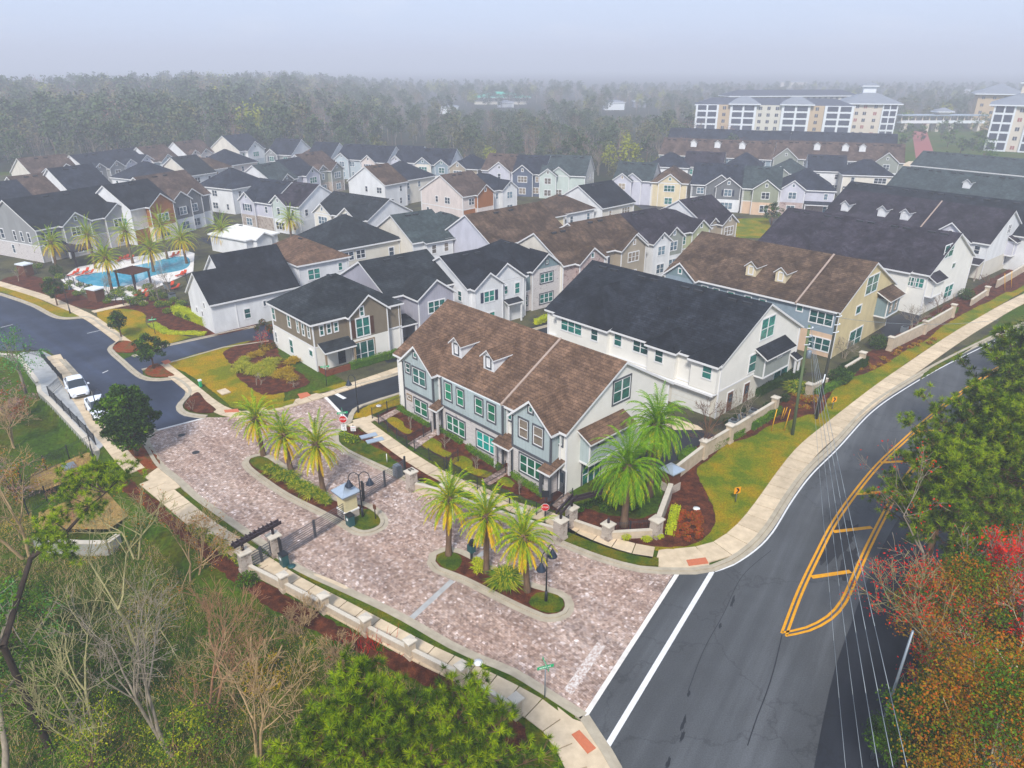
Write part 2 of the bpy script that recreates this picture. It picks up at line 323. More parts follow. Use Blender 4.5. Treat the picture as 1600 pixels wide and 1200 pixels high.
grassmat('lawn', '#566408', '#727010', '#867316', .3); grassmat('lawn_dark', '#34460e', '#485412', '#5e5a18', .6); grassmat('lawn_dry', '#666a14', '#82741c', '#95782a', .22)
grassmat('meadow', '#3f5226', '#56602a', '#6d5d37', .22); grassmat('mulch', '#3a2219', '#4c2d22', '#5e3829', 1.2); grassmat('mulch_red', '#6a3826', '#7b4630', '#5b4a30', .8)
grassmat('earth', '#8b7653', '#99835a', '#7d6b46', .5); grassmat('bed_dark', '#33362a', '#45422e', '#4e4a33', .4)
plain('paint_white', '#d4d4d4', .6, .2, 0, .12, 3); plain('paint_yellow', '#cf981e', .6, .2, 0, .15, 3); plain('tactile', '#b0705a', .8, .1, 0, .08, 6)
m, t, b = mk('paint_worn', .8, .1); n = noise_node(t, 5, 6, rough=.8); t.links.new(ramp(t, n.outputs[0], [(.44, lin('#a08c82')), (.56, lin('#cfcac6'))]), b.inputs[0])
m, t, b = mk('pool_water', .05, .5); n = noise_node(t, 2, 3); t.links.new(ramp(t, n.outputs[0], [(.35, lin('#3a8aa6')), (.65, lin('#62a9bd'))]), b.inputs[0]); b.inputs['Coat Weight'].default_value = .3
# ---- base ground: one sheet to the horizon, sinking into the basin at the lower left
WL = GP([(-60, 548), (28, 556), (60, 598), (62, 612), (80, 628), (140, 692), (152, 705)])
basin = WL + GP([(172, 740), (230, 800), (330, 905), (390, 950), (470, 990), (560, 1030), (640, 1075), (700, 1110), (770, 1160), (800, 1240), (700, 1800), (-1400, 1800), (-1400, 600)])
def inpoly(x, y, P):
    c = False; n = len(P); j = n-1
    for i in range(n):
        if (P[i][1] > y) != (P[j][1] > y) and x < (P[j][0]-P[i][0])*(y-P[i][1])/(P[j][1]-P[i][1])+P[i][0]: c = not c
        j = i
    return c
def pdist(x, y, P):
    m = 1e9
    for i in range(len(P)):
        ax, ay = P[i]; bx, by = P[(i+1) % len(P)]; dx, dy = bx-ax, by-ay; l = dx*dx+dy*dy or 1
        t = max(0, min(1, ((x-ax)*dx+(y-ay)*dy)/l)); m = min(m, math.hypot(x-ax-dx*t, y-ay-dy*t))
    return m
def wdist(x, y):
    m = 1e9
    for (ax, ay), (bx, by) in zip(WL, WL[1:]):
        dx, dy = bx-ax, by-ay; t = max(0, min(1, ((x-ax)*dx+(y-ay)*dy)/(dx*dx+dy*dy))); m = min(m, math.hypot(x-ax-dx*t, y-ay-dy*t))
    return m
def ground_z(x, y):
    if y > 95 or x > 12: return -.03
    if inpoly(x, y, basin):
        return -.03-1.7*max(min(1, pdist(x, y, basin)/3.5), 0 if wdist(x, y) > 3.0 else min(1, max(0, wdist(x, y)-.1)/.45))
    return -.03
def axis(a, b, f0, f1, fine, steps):
    o = [a]; 
    v = a
    for s in steps: o.append(a+s) if False else None
    return o
xs = [-3500, -1800, -900, -500, -300, -200, -150] + [-110+i*.6 for i in range(210)] + [24, 40, 70, 110, 200, 400, 900, 1800, 3500]
ys = [-60, -30, -10] + [0+i*.6 for i in range(166)] + [106, 130, 180, 260, 400, 800, 1600, 3500, 6000]
b = MB(); b.grid([[(x, y, ground_z(x, y)) for x in xs] for y in ys], 0, True)
m, t, bs = mk('ground_mat', .95, .05); n = noise_node(t, .12, 6, rough=.7); f = noise_node(t, 3, 6, rough=.8)
x = mix(t, ramp(t, n.outputs[0], [(.32, lin('#26340c')), (.45, lin('#3f5410')), (.6, lin('#4a4a18')), (.7, lin('#30440e'))]), ramp(t, f.outputs[0], [(.4, (.55,)*3), (.6, (1.35,)*3)]), 1, 'MULTIPLY')
t.links.new(x, bs.inputs[0]); bump(t, bs, f.outputs[0], 1, .08)
tag(b.build('ground', ['ground_mat']), kind='structure')
Z0, Z1, Z2, Z3 = .0, .006, .012, .018
# main road: left edge is the kerb line
kerbR = GP([(1055, 893), (1085, 893), (1115, 888), (1142, 877), (1173, 855), (1200, 825), (1232, 775), (1262, 735), (1305, 693), (1355, 640), (1405, 605), (1480, 562), (1585, 512), (1700, 465), (1900, 400)])
kerbR = catmull(kerbR, 1.2)
kerbB = catmull(GP([(912, 1120), (930, 1148), (948, 1175), (962, 1200), (980, 1260), (1010, 1400), (1010, 1700)]), 1.0)
road_r = GP([(1200, 1700), (1400, 1320), (1425, 1150), (1440, 1000), (1480, 850), (1560, 720), (1680, 620), (1900, 520)])
road_r = catmull(road_r, 2)
sheet('road', kerbB[::-1] + kerbR + road_r[::-1], 'asphalt', Z0)
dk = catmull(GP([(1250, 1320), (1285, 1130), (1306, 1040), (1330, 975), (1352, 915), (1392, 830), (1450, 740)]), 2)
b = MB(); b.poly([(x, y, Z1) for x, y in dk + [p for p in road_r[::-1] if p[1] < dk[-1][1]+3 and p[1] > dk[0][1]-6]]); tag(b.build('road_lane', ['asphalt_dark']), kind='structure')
# cracks, damp stains and worn patches in the asphalt
def blob(name, c, rx, ry, ang, mat, z, seed, n=18, wob=.35):
    rr = random.Random(seed); pts = []
    for i in range(n):
        a = 2*math.pi*i/n; k = 1+rr.uniform(-wob, wob); x, y = rx*k*math.cos(a), ry*k*math.sin(a)
        pts.append((c[0]+x*math.cos(ang)-y*math.sin(ang), c[1]+x*math.sin(ang)+y*math.cos(ang)))
    return sheet(name, pts, mat, z)
blob('road_stain', G(1310, 845), 3.6, .75, math.radians(50), 'asphalt_patch', Z1, 3, 40, .22); blob('road_stain', G(1325, 880), 2.2, .5, math.radians(55), 'asphalt_patch', Z1+.002, 4, 40, .22)
for i, (px, ln) in enumerate([((1145, 940), 1.0), ((1068, 1130), 1.1), ((1066, 1150), .7), ((1076, 1085), .4), ((1125, 978), .4), ((1043, 1195), .8)]): blob('road_stain', G(*px), ln*.6, .09, math.radians(63), 'asphalt_seal', Z1, 20+i)
b = MB(); ribbon(b, catmull(GP([(1222, 992), (1208, 1050), (1193, 1095), (1183, 1120), (1168, 1165)]), .6), -.03, .03, Z1); ribbon(b, catmull(GP([(1075, 1080), (1100, 1015), (1130, 960), (1160, 900), (1205, 860)]), .6), -.02, .02, Z1)
tag(b.build('road_crack', ['asphalt_seal']), kind='structure')
# markings
def lines(name, specs, mat, z=Z2):
    b = MB()
    for pts, w in specs:
        ribbon(b, catmull(GP(pts), .8) if len(pts) > 2 else GP(pts), -w/2, w/2, z)
    return tag(b.build(name, [mat]), kind='structure')
lines('road_edge_line', [([(1117, 893), (1145, 883), (1180, 860), (1207, 832), (1238, 782), (1268, 742), (1310, 700), (1360, 646), (1410, 610), (1485, 567), (1590, 517), (1705, 470)], .13), ([(951, 1168), (966, 1198), (985, 1250), (1010, 1330)], .13)], 'paint_white')
lines('stop_line', [([(1113, 893), (948, 1167)], .33)], 'paint_white')
lines('paver_border', [([(1058, 897), (914, 1119)], .3)], 'concrete_white', Z2)
yl = [(1225, 991), (1250, 925), (1277, 868), (1303, 818), (1335, 772), (1372, 727), (1412, 689), (1460, 646), (1510, 608), (1568, 570), (1640, 530)]
yr = [(1225, 991), (1262, 983), (1296, 965), (1318, 940), (1335, 903), (1355, 858), (1378, 812), (1402, 768), (1430, 728), (1468, 688), (1520, 645)]
b = MB()
for Y in (yl, yr):
    c = catmull(GP(Y), .8); ribbon(b, c, .07, .24, Z2); ribbon(b, c, -.24, -.07, Z2)
tag(b.build('double_yellow_line', ['paint_yellow']), kind='structure')
b = MB()
for p, q in (((1268, 902), (1329, 893)), ((1302, 831), (1362, 824)), ((1338, 772), (1390, 768)), ((1376, 723), (1425, 720)), ((1430, 675), (1470, 672))):
    ribbon(b, GP([p, q]), -.18, .18, Z2+.004)
tag(b.build('hatched_yellow_bar', ['paint_yellow']), kind='structure')
# paved entrance court
nk = [(1055, 893), (1000, 890), (940, 874), (880, 851), (830, 830), (760, 800), (700, 776), (640, 751), (590, 729), (540, 705), (525, 692), (524, 678), (545, 660)]
sk = [(912, 1120), (867, 1091), (802, 1051), (755, 1032), (705, 1009), (655, 980), (607, 954), (545, 925), (487, 899), (450, 879), (415, 853), (350, 808), (307, 777), (280, 752), (250, 727), (236, 705), (228, 690), (233, 678), (245, 672)]
nkw = catmull(GP(nk), 1.0); skw = catmull(GP(sk), 1.0)
court = nkw + GP([(507, 622), (450, 636), (385, 650), (350, 652), (321, 652), (290, 662)]) + skw[::-1]
sheet('paved_court', court, 'pavers', Z0+.003)
lines('drain_strip', [([(707, 907), (643, 966)], .42), ([(764, 857), (745, 872)], .42)], 'concrete_grey', Z2)
lines('worn_stop_bar', [([(940, 1006), (887, 1082)], .6)], 'paint_worn', Z2)
lines('paver_border', [([(508, 620), (546, 660)], .35), ([(320, 653), (243, 673)], .3)], 'concrete_white', Z2)
sheet('drain_grate', GP([(519, 912), (524, 908), (540, 918), (535, 922)]), 'vent', Z2)
for p in ((284, 680), (306, 707)): blob('manhole_cover', G(*p), .35, .35, 0, 'vent', Z2, 5, 16, 0)
# kerbs
def kerb(line, name='kerb', w=.32, h=.12, side=1, closed=False):
    b = MB(); ribbon(b, line, 0, side*w, h, h+.03, 0, closed); ribbon(b, line, 0, -side*.35, Z2+.001, 0, 0, closed); return tag(b.build(name, ['kerb']), kind='structure')
kerb(nkw, side=-1); kerb(skw, side=1) ; kerb(kerbR, side=1); kerb(kerbB, side=-1)
# verges, walks
def band(name, a, b_, mat, z=.05, th=.1): return sheet(name, a + b_[::-1], mat, z, th=th)
# north verge and walk
nw_out = [(1029, 885), (1000, 883), (940, 866), (885, 845), (868, 838)]
verge_in = [(1029, 875), (1000, 872), (950, 860), (905, 840), (886, 826)]
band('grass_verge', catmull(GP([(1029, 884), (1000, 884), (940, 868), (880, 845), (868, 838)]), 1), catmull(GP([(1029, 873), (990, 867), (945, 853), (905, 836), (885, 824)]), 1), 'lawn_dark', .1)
slabs('sidewalk', catmull(GP([(880, 818), (900, 826), (950, 846), (1000, 860), (1040, 866)]), .5), -.85, .6, .1)
sheet('concrete_corner', catmull(GP([(1029, 886), (1029, 861), (1060, 860), (1100, 860), (1108, 885), (1080, 893), (1050, 891)]), .7, True), 'concrete', .095, th=.1)
rw = catmull(GP([(1060, 872), (1108, 866), (1140, 853), (1172, 826), (1200, 790), (1232, 743), (1262, 705), (1300, 672), (1375, 612), (1425, 576), (1487, 533), (1537, 502), (1600, 467), (1720, 410)]), .5)
slabs('sidewalk', rw, -.95, 1.0, .112, 1.9)
sheet('tactile_pad', GP([(1072, 877), (1102, 873), (1107, 882), (1076, 886)]), 'tactile', .135, th=.05)
sheet('tactile_pad', GP([(893, 1150), (905, 1143), (931, 1171), (918, 1180)]), 'tactile', .135, th=.05)
gi = [(990, 852), (1025, 862), (1100, 858), (1137, 843), (1170, 810), (1212, 745), (1250, 705), (1285, 676), (1360, 615), (1425, 562), (1500, 515), (1600, 455), (1700, 400)]
mul = [(1700, 375), (1600, 446), (1570, 458), (1545, 472), (1532, 477), (1515, 486), (1495, 497), (1470, 512), (1450, 530), (1430, 540), (1412, 550), (1385, 568), (1350, 585), (1330, 590), (1312, 597), (1295, 622), (1282, 647), (1262, 649), (1237, 657), (1200, 667), (1182, 680), (1160, 688), (1135, 695), (1120, 708), (1105, 721), (1089, 733), (1092, 748), (1103, 770), (1113, 790), (1118, 812), (1110, 832), (1088, 850), (1050, 856), (1010, 853)]
sheet('lawn', catmull(GP(gi), 1) + catmull(GP(mul), .8), 'lawn', .07)
band('lawn', catmull(GP([(1437, 594), (1480, 568), (1555, 522), (1650, 478)]), 1), catmull(GP([(1445, 583), (1490, 552), (1550, 520), (1640, 470)]), 1), 'lawn_dark', .06)
sheet('planting_bed', catmull(GP([(880, 826), (905, 830), (960, 850), (1010, 857), (1050, 857), (1090, 851), (1112, 832), (1119, 812), (1104, 770), (1090, 735), (1110, 718), (1140, 694), (1180, 682), (1240, 660), (1285, 650), (1300, 615), (1350, 590), (1412, 553), (1460, 525), (1530, 482), (1600, 448), (1700, 385), (1690, 360), (1560, 430), (1470, 480), (1390, 530), (1300, 585), (1210, 635), (1110, 685), (1050, 740), (1020, 805), (950, 805), (900, 790)]), 1, True), 'mulch', .045)
# south verge, walk
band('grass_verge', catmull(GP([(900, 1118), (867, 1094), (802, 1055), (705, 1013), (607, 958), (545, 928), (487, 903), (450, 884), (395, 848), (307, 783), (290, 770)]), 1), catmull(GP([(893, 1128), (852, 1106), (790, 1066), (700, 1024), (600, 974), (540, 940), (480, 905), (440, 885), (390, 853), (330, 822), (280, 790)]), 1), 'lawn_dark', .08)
slabs('sidewalk', catmull(GP([(232, 752), (262, 776), (315, 820), (360, 850), (385, 868), (420, 890), (458, 915), (536, 956), (607, 994), (666, 1025), (747, 1063), (819, 1100), (861, 1128), (884, 1158), (905, 1195), (925, 1250), (940, 1320)]), .5), -.78, .85, .1)
sheet('concrete_corner', catmull(GP([(871, 1106), (895, 1125), (915, 1132), (935, 1160), (960, 1205), (930, 1215), (905, 1180), (885, 1150)]), .7, True), 'concrete', .098, th=.1)
sheet('concrete_pad', GP([(402, 872), (431, 893), (437, 886), (410, 866)]), 'concrete', .11, th=.1)
sheet('concrete_apron', catmull(GP([(490, 897), (515, 905), (545, 920), (520, 926), (500, 912)]), .6, True), 'concrete', .06)
band('planting_bed', catmull(GP([(200, 745), (280, 812), (375, 885), (440, 925), (520, 970), (600, 1010), (690, 1052), (770, 1100), (850, 1160)]), 1), catmull(GP([(190, 765), (270, 830), (360, 905), (430, 955), (510, 995), (600, 1040), (680, 1080), (740, 1120), (800, 1180)]), 1), 'mulch', -.01, .02)
sheet('lawn', catmull(GP([(820, 1110), (860, 1140), (885, 1180), (900, 1240), (860, 1260), (830, 1180)]), 1, True), 'lawn_dark', .03)
# islands
def island(outline, grass_ends):
    w = catmull(GP(outline), .5, True); kerb(w, 'kerb', .3, .13, -1 if area(w) < 0 else 1, True)
    inner = offset(w, (.28 if area(w) > 0 else -.28), True); sheet('planting_bed', inner, 'mulch', .09, th=.1)
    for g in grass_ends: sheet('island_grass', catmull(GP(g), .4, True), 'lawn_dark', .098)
def area(P): return sum(P[i][0]*P[(i+1) % len(P)][1]-P[(i+1) % len(P)][0]*P[i][1] for i in range(len(P)))
island([(384, 722), (389, 716), (402, 712), (422, 715), (462, 745), (498, 768), (530, 782), (568, 788), (590, 800), (600, 812), (597, 824), (577, 833), (557, 832), (535, 819), (500, 801), (450, 776), (412, 751), (388, 732)],
       [[(390, 722), (400, 715), (415, 716), (428, 726), (424, 734), (405, 735)], [(545, 818), (560, 800), (580, 797), (594, 808), (594, 820), (575, 829), (558, 828)]])
island([(674, 880), (677, 867), (692, 860), (717, 862), (770, 888), (825, 913), (875, 928), (889, 943), (884, 960), (857, 967), (825, 956), (775, 932), (725, 907), (682, 890)],
       [[(681, 875), (685, 867), (697, 863), (715, 867), (722, 878), (712, 893), (695, 890)], [(826, 943), (838, 928), (860, 928), (878, 935), (882, 947), (874, 957), (855, 959), (838, 953)]])
# street at the left
st = GP([(243, 673), (205, 668), (170, 655), (147, 632), (122, 590), (97, 562), (72, 547), (30, 548), (-60, 548), (-200, 560), (-200, 440), (-60, 440)]) + catmull(GP([(0, 462), (50, 479), (92, 499), (137, 499), (160, 514), (187, 531), (178, 545), (190, 562), (207, 556)]), .8) + \
     GP([(240, 548), (300, 531), (400, 510), (470, 498), (500, 510), (420, 533), (350, 542), (262, 567), (222, 577)]) + catmull(GP([(225, 590), (250, 594), (272, 593), (295, 612), (286, 630), (290, 645), (322, 652)]), .8)
sheet('street', st, 'asphalt_blue', Z0+.001)
kerb(catmull(GP([(-60, 445), (0, 460), (50, 477), (92, 497), (137, 497), (160, 512), (187, 530), (172, 545), (192, 566), (222, 590), (250, 594), (272, 592), (295, 612), (280, 635), (292, 648), (322, 652)]), .8), w=.35, side=1)
kerb(GP([(207, 557), (257, 541), (400, 510)]), w=.2, side=1); kerb(GP([(222, 578), (262, 568), (350, 543), (420, 533)]), w=.2, side=-1)
kerb(catmull(GP([(97, 562), (122, 590), (140, 617), (152, 640), (168, 657), (200, 668), (215, 672)]), .8), w=.35, side=-1)
lines('parking_line', [([(136, 521), (162, 515)], .12), ([(0, 512), (20, 507)], .12), ([(160, 583), (169, 579)], .14)], 'paint_white')
for i, q in enumerate([[(176, 545), (186, 534), (206, 535), (218, 546), (205, 551), (185, 551)], [(226, 583), (234, 573), (247, 569), (262, 580), (272, 588), (240, 589)], [(288, 634), (308, 614), (322, 628), (338, 642), (322, 646), (300, 643)]]):
    sheet('planting_bed', catmull(GP(q), .5, True), 'mulch_red' if i < 2 else 'mulch', .12, th=.1)
slabs('sidewalk', catmull(GP([(-20, 438), (60, 462), (100, 478), (137, 495), (160, 510), (190, 532), (212, 548)]), .6), -.75, .75, .1)
slabs('sidewalk', catmull(GP([(252, 570), (275, 588), (300, 608), (330, 632), (355, 645), (390, 648), (450, 633), (505, 617), (560, 600), (625, 578), (660, 566)]), .6), -.75, .75, .1)
slabs('sidewalk', catmull(GP([(145, 488), (190, 478), (242, 468)]), .6), -.6, .6, .104)
slabs('path', catmull(GP([(84, 556), (95, 575), (108, 598), (125, 622), (140, 645), (152, 668), (172, 690), (195, 718), (222, 745)]), .6), -.75, .75, .09)
sheet('lawn', catmull(GP([(-60, 440), (0, 446), (50, 463), (90, 480), (132, 494), (92, 495), (50, 474), (0, 456), (-60, 442)]), 1, True), 'lawn_dry', .04)
sheet('lawn', catmull(GP([(152, 487), (195, 483), (225, 490), (228, 505), (240, 515), (300, 527), (318, 522), (262, 538), (216, 548), (200, 535), (170, 515)]), 1, True), 'lawn_dry', .05)
sheet('planting_bed', catmull(GP([(0, 440), (40, 430), (100, 445), (150, 470), (240, 466), (300, 480), (338, 505), (400, 495), (400, 508), (330, 525), (250, 512), (228, 498), (215, 486), (150, 484), (100, 475), (50, 456)]), 1, True), 'mulch', .035)
sheet('lawn', catmull(GP([(262, 568), (340, 545), (400, 533), (420, 560), (440, 600), (440, 632), (395, 640), (365, 638), (345, 622), (310, 595), (285, 580)]), 1, True), 'lawn_dry', .05)
sheet('planting_bed', catmull(GP([(352, 548), (420, 530), (440, 560), (478, 590), (480, 602), (425, 618), (398, 612), (372, 590), (360, 570)]), 1, True), 'mulch', .058)
sheet('lawn', catmull(GP([(412, 640), (440, 630), (462, 625), (458, 632), (420, 642)]), .6, True), 'lawn', .12); sheet('lawn', catmull(GP([(488, 614), (540, 598), (545, 602), (500, 617)]), .6, True), 'lawn', .12)
for q in ([(465, 617), (480, 614), (486, 619), (470, 625)], [(350, 642), (372, 640), (374, 645), (352, 646)], [(252, 566), (263, 563), (268, 567), (258, 571)]): sheet('tactile_pad', GP(q), 'tactile', .125, th=.02)
# street between the townhouses and the tan house
sheet('street', GP([(505, 619), (545, 602), (625, 580), (700, 556), (760, 530), (850, 505), (960, 480), (1000, 492), (900, 520), (790, 560), (700, 590), (625, 613), (580, 628), (546, 657)]), 'asphalt_dark', Z0+.002)
lines('stop_line', [([(517, 611), (539, 623)], .45)], 'paint_white')
kerb(catmull(GP([(500, 617), (560, 602), (625, 583), (760, 536), (860, 508)]), 1), w=.25, side=1); kerb(catmull(GP([(546, 660), (555, 640), (580, 629), (625, 615), (700, 592)]), .8), w=.25, side=-1)
sheet('lawn', catmull(GP([(552, 655), (560, 642), (590, 629), (640, 613), (640, 628), (600, 640), (575, 652)]), .8, True), 'lawn_dry', .06)
sheet('lawn', catmull(GP([(530, 694), (560, 712), (600, 730), (640, 752), (640, 735), (620, 715), (600, 700), (575, 684), (545, 672)]), .8, True), 'lawn_dark', .06)
sheet('planting_bed', catmull(GP([(540, 668), (575, 678), (615, 700), (650, 728), (690, 752), (650, 748), (620, 722), (590, 700), (555, 684)]), .8, True), 'mulch', .068)
slabs('sidewalk', catmull(GP([(560, 655), (575, 668), (605, 690), (640, 715), (690, 745), (740, 765), (800, 792), (850, 806), (885, 822)]), .6), -.72, .72, .1)
slabs('sidewalk', catmull(GP([(548, 668), (575, 657), (592, 649)]), .5), -.6, .6, .104)
# front gardens of the townhouse row
sheet('planting_bed', GP([(588, 650), (640, 625), (690, 650), (760, 690), (830, 735), (890, 778), (872, 800), (800, 770), (740, 742), (680, 710), (620, 680)]), 'mulch', .05)
for q in ([(603, 657), (615, 652), (630, 660), (632, 668), (645, 674), (640, 680), (622, 672)], [(658, 696), (672, 684), (690, 694), (690, 702), (706, 708), (700, 716), (684, 710)], [(706, 722), (722, 712), (738, 722), (738, 730), (770, 740), (770, 748), (740, 742)], [(776, 752), (790, 746), (804, 756), (800, 764)]):
    sheet('lawn', catmull(GP(q), .5, True), 'lawn', .07)
for q in ([(585, 657), (618, 640), (626, 644), (592, 662)], [(637, 694), (678, 670), (688, 676), (650, 702)], [(752, 752), (792, 730), (800, 736), (765, 760)], [(862, 790), (884, 768), (893, 774), (874, 798)]): sheet('brick_walk', GP(q), 'pavers', .085, th=.04)
# alleys behind the townhouses
sheet('alley', GP([(905, 690), (950, 660), (1000, 640), (1120, 680), (1110, 700), (1075, 712), (1020, 735), (985, 720), (940, 740)]), 'asphalt_dark', Z0+.002)
sheet('alley', GP([(1385, 500), (1425, 478), (1440, 490), (1435, 515), (1420, 525), (1385, 535), (1375, 515)]), 'asphalt_dark', Z0+.003)
sheet('driveway', GP([(960, 645), (1000, 636), (1090, 665), (1100, 672), (1040, 672)]), 'concrete', .02)
grassmat('yard_shade_mix', '#3c3a33', '#4a4a38', '#55523f', .25)
sheet('yard', [(-150, 130), (-100, 118), (-62, 92), (-30, 88), (-14, 70), (28, 50), (95, 125), (135, 160), (165, 235), (95, 262), (60, 240), (30, 215), (-60, 262), (-120, 275), (-190, 235)], 'yard_shade_mix', -.012)  # dull hardscape and mulch mix, shade between the houses put into its colour
grassmat('forest_floor', '#1f2816', '#2a2f1c', '#332e20', .1)
sheet('forest_floor', [(-1500, 255), (-260, 262), (-190, 246), (-118, 284), (-55, 270), (32, 224), (66, 262), (100, 300), (130, 430), (340, 430), (420, 330), (1500, 330), (2400, 2600), (-2400, 2600)], 'forest_floor', -.008)
# neighbourhood streets further back
for i, (a, w) in enumerate([([(430, 470), (560, 452), (700, 470), (780, 500)], 3), ([(640, 560), (520, 470), (440, 420), (330, 370)], 3), ([(1010, 330), (1090, 336), (1180, 345), (1290, 345)], 3.5), ([(60, 300), (260, 275), (420, 262)], 3.5), ([(660, 262), (820, 290), (960, 300), (1040, 335)], 3.5)]):
    b = MB(); ribbon(b, catmull(GP(a), 3), -w, w, Z0+.001*i); tag(b.build('street', ['asphalt_dark']), kind='structure')
sheet('lawn', GP([(1145, 342), (1200, 340), (1210, 372), (1150, 372)]), 'lawn', .03)
plain('brick_dull', '#8a5450', .9); sheet('brick_road', GP([(1425, 205), (1448, 205), (1464, 254), (1432, 254)]), 'brick_dull', .03); sheet('plaza', GP([(1400, 262), (1420, 252), (1490, 250), (1490, 275), (1420, 275)]), 'concrete', .02)
# pool
sheet('pool_deck', GP([(95, 437), (120, 418), (190, 405), (285, 390), (304, 396), (302, 424), (240, 452), (200, 468), (165, 470), (110, 450)]), 'concrete_white', .06, th=.1)
sheet('water', catmull(GP([(119, 433), (170, 424), (232, 411), (270, 402), (292, 402), (297, 412), (285, 422), (240, 431), (220, 440), (200, 446), (175, 449), (135, 444)]), .8, True), 'pool_water', .07, th=.02)

sheet('concrete_strip', GP([(60, 597), (63, 611), (81, 627), (141, 691), (153, 704), (170, 690), (150, 668), (123, 624), (106, 600), (92, 577), (80, 556), (66, 549), (30, 551), (40, 566)]), 'concrete_grey', .062, th=.1)
sheet('planting_bed', catmull(GP([(184, 702), (205, 694), (228, 696), (240, 710), (252, 728), (228, 745), (205, 728)]), .6, True), 'mulch_red', .05)
sheet('concrete_apron', GP([(226, 746), (250, 729), (262, 742), (285, 760), (262, 770)]), 'concrete', .07, th=.08)
# ================================================================ houses
_wc = {}
def vent_mesh(k):
    if k in _wc: return _wc[k]
    b = MB()
    if k == 'x': b.box((-.55, -.17, -.15), (.55, .17, .12))
    elif k == 'y': b.box((-.17, -.5, -.15), (.17, .5, .12))
    else: b.tube((0, 0, -.2), (0, 0, .35), .06, n=5)
    _wc[k] = b.mesh('vent', ['vent']); return _wc[k]
def window_mesh(w, h, n, style):
    k = (round(w, 2), round(h, 2), n, style)
    if k in _wc: return _wc[k]
    tm = {'w': 'trim', 'd': 'trim_dark', 't': 'trim_tan'}[style[0]]; fr = 'trim'; b = MB(); g = MB(); sw = w/n; T = .13
    # outer casing
    b.box((-w/2-T, -.05, -T-.03), (w/2+T, .03, 0), 0); b.box((-w/2-T, -.05, h), (w/2+T, .03, h+T+.03), 0)
    b.box((-w/2-T, -.05, 0), (-w/2, .03, h), 0); b.box((w/2, -.05, 0), (w/2+T, .03, h), 0)
    for i in range(1, n): b.box((-w/2+i*sw-.06, -.045, 0), (-w/2+i*sw+.06, .03, h), 1)
    if style[0] != 'w':
        b.box((-w/2, -.035, 0), (w/2, .02, .07), 1); b.box((-w/2, -.035, h-.07), (w/2, .02, h), 1); b.box((-w/2, -.035, 0), (-w/2+.07, .02, h), 1); b.box((w/2-.07, -.035, 0), (w/2, .02, h), 1)
    if h > 1.0: b.box((-w/2, -.03, h/2-.035), (w/2, .02, h/2+.035), 1)
    if style[-1] == 'm':
        for i in range(n): b.box((-w/2+(i+.5)*sw-.015, -.025, 0), (-w/2+(i+.5)*sw+.015, .02, h), 1)
    g.poly([(-w/2, 0, 0), (w/2, 0, 0), (w/2, 0, h), (-w/2, 0, h)], 0)
    gm = {'t': 'g_teal', 'g': 'g_green', 'k': 'g_dark', 'a': 'g_aqua', 'b': 'g_blue', 'x': 'g_blind'}[style[1]]
    _wc[k] = (b.mesh('window', [tm, fr]), g.mesh('pane', [gm])); return _wc[k]
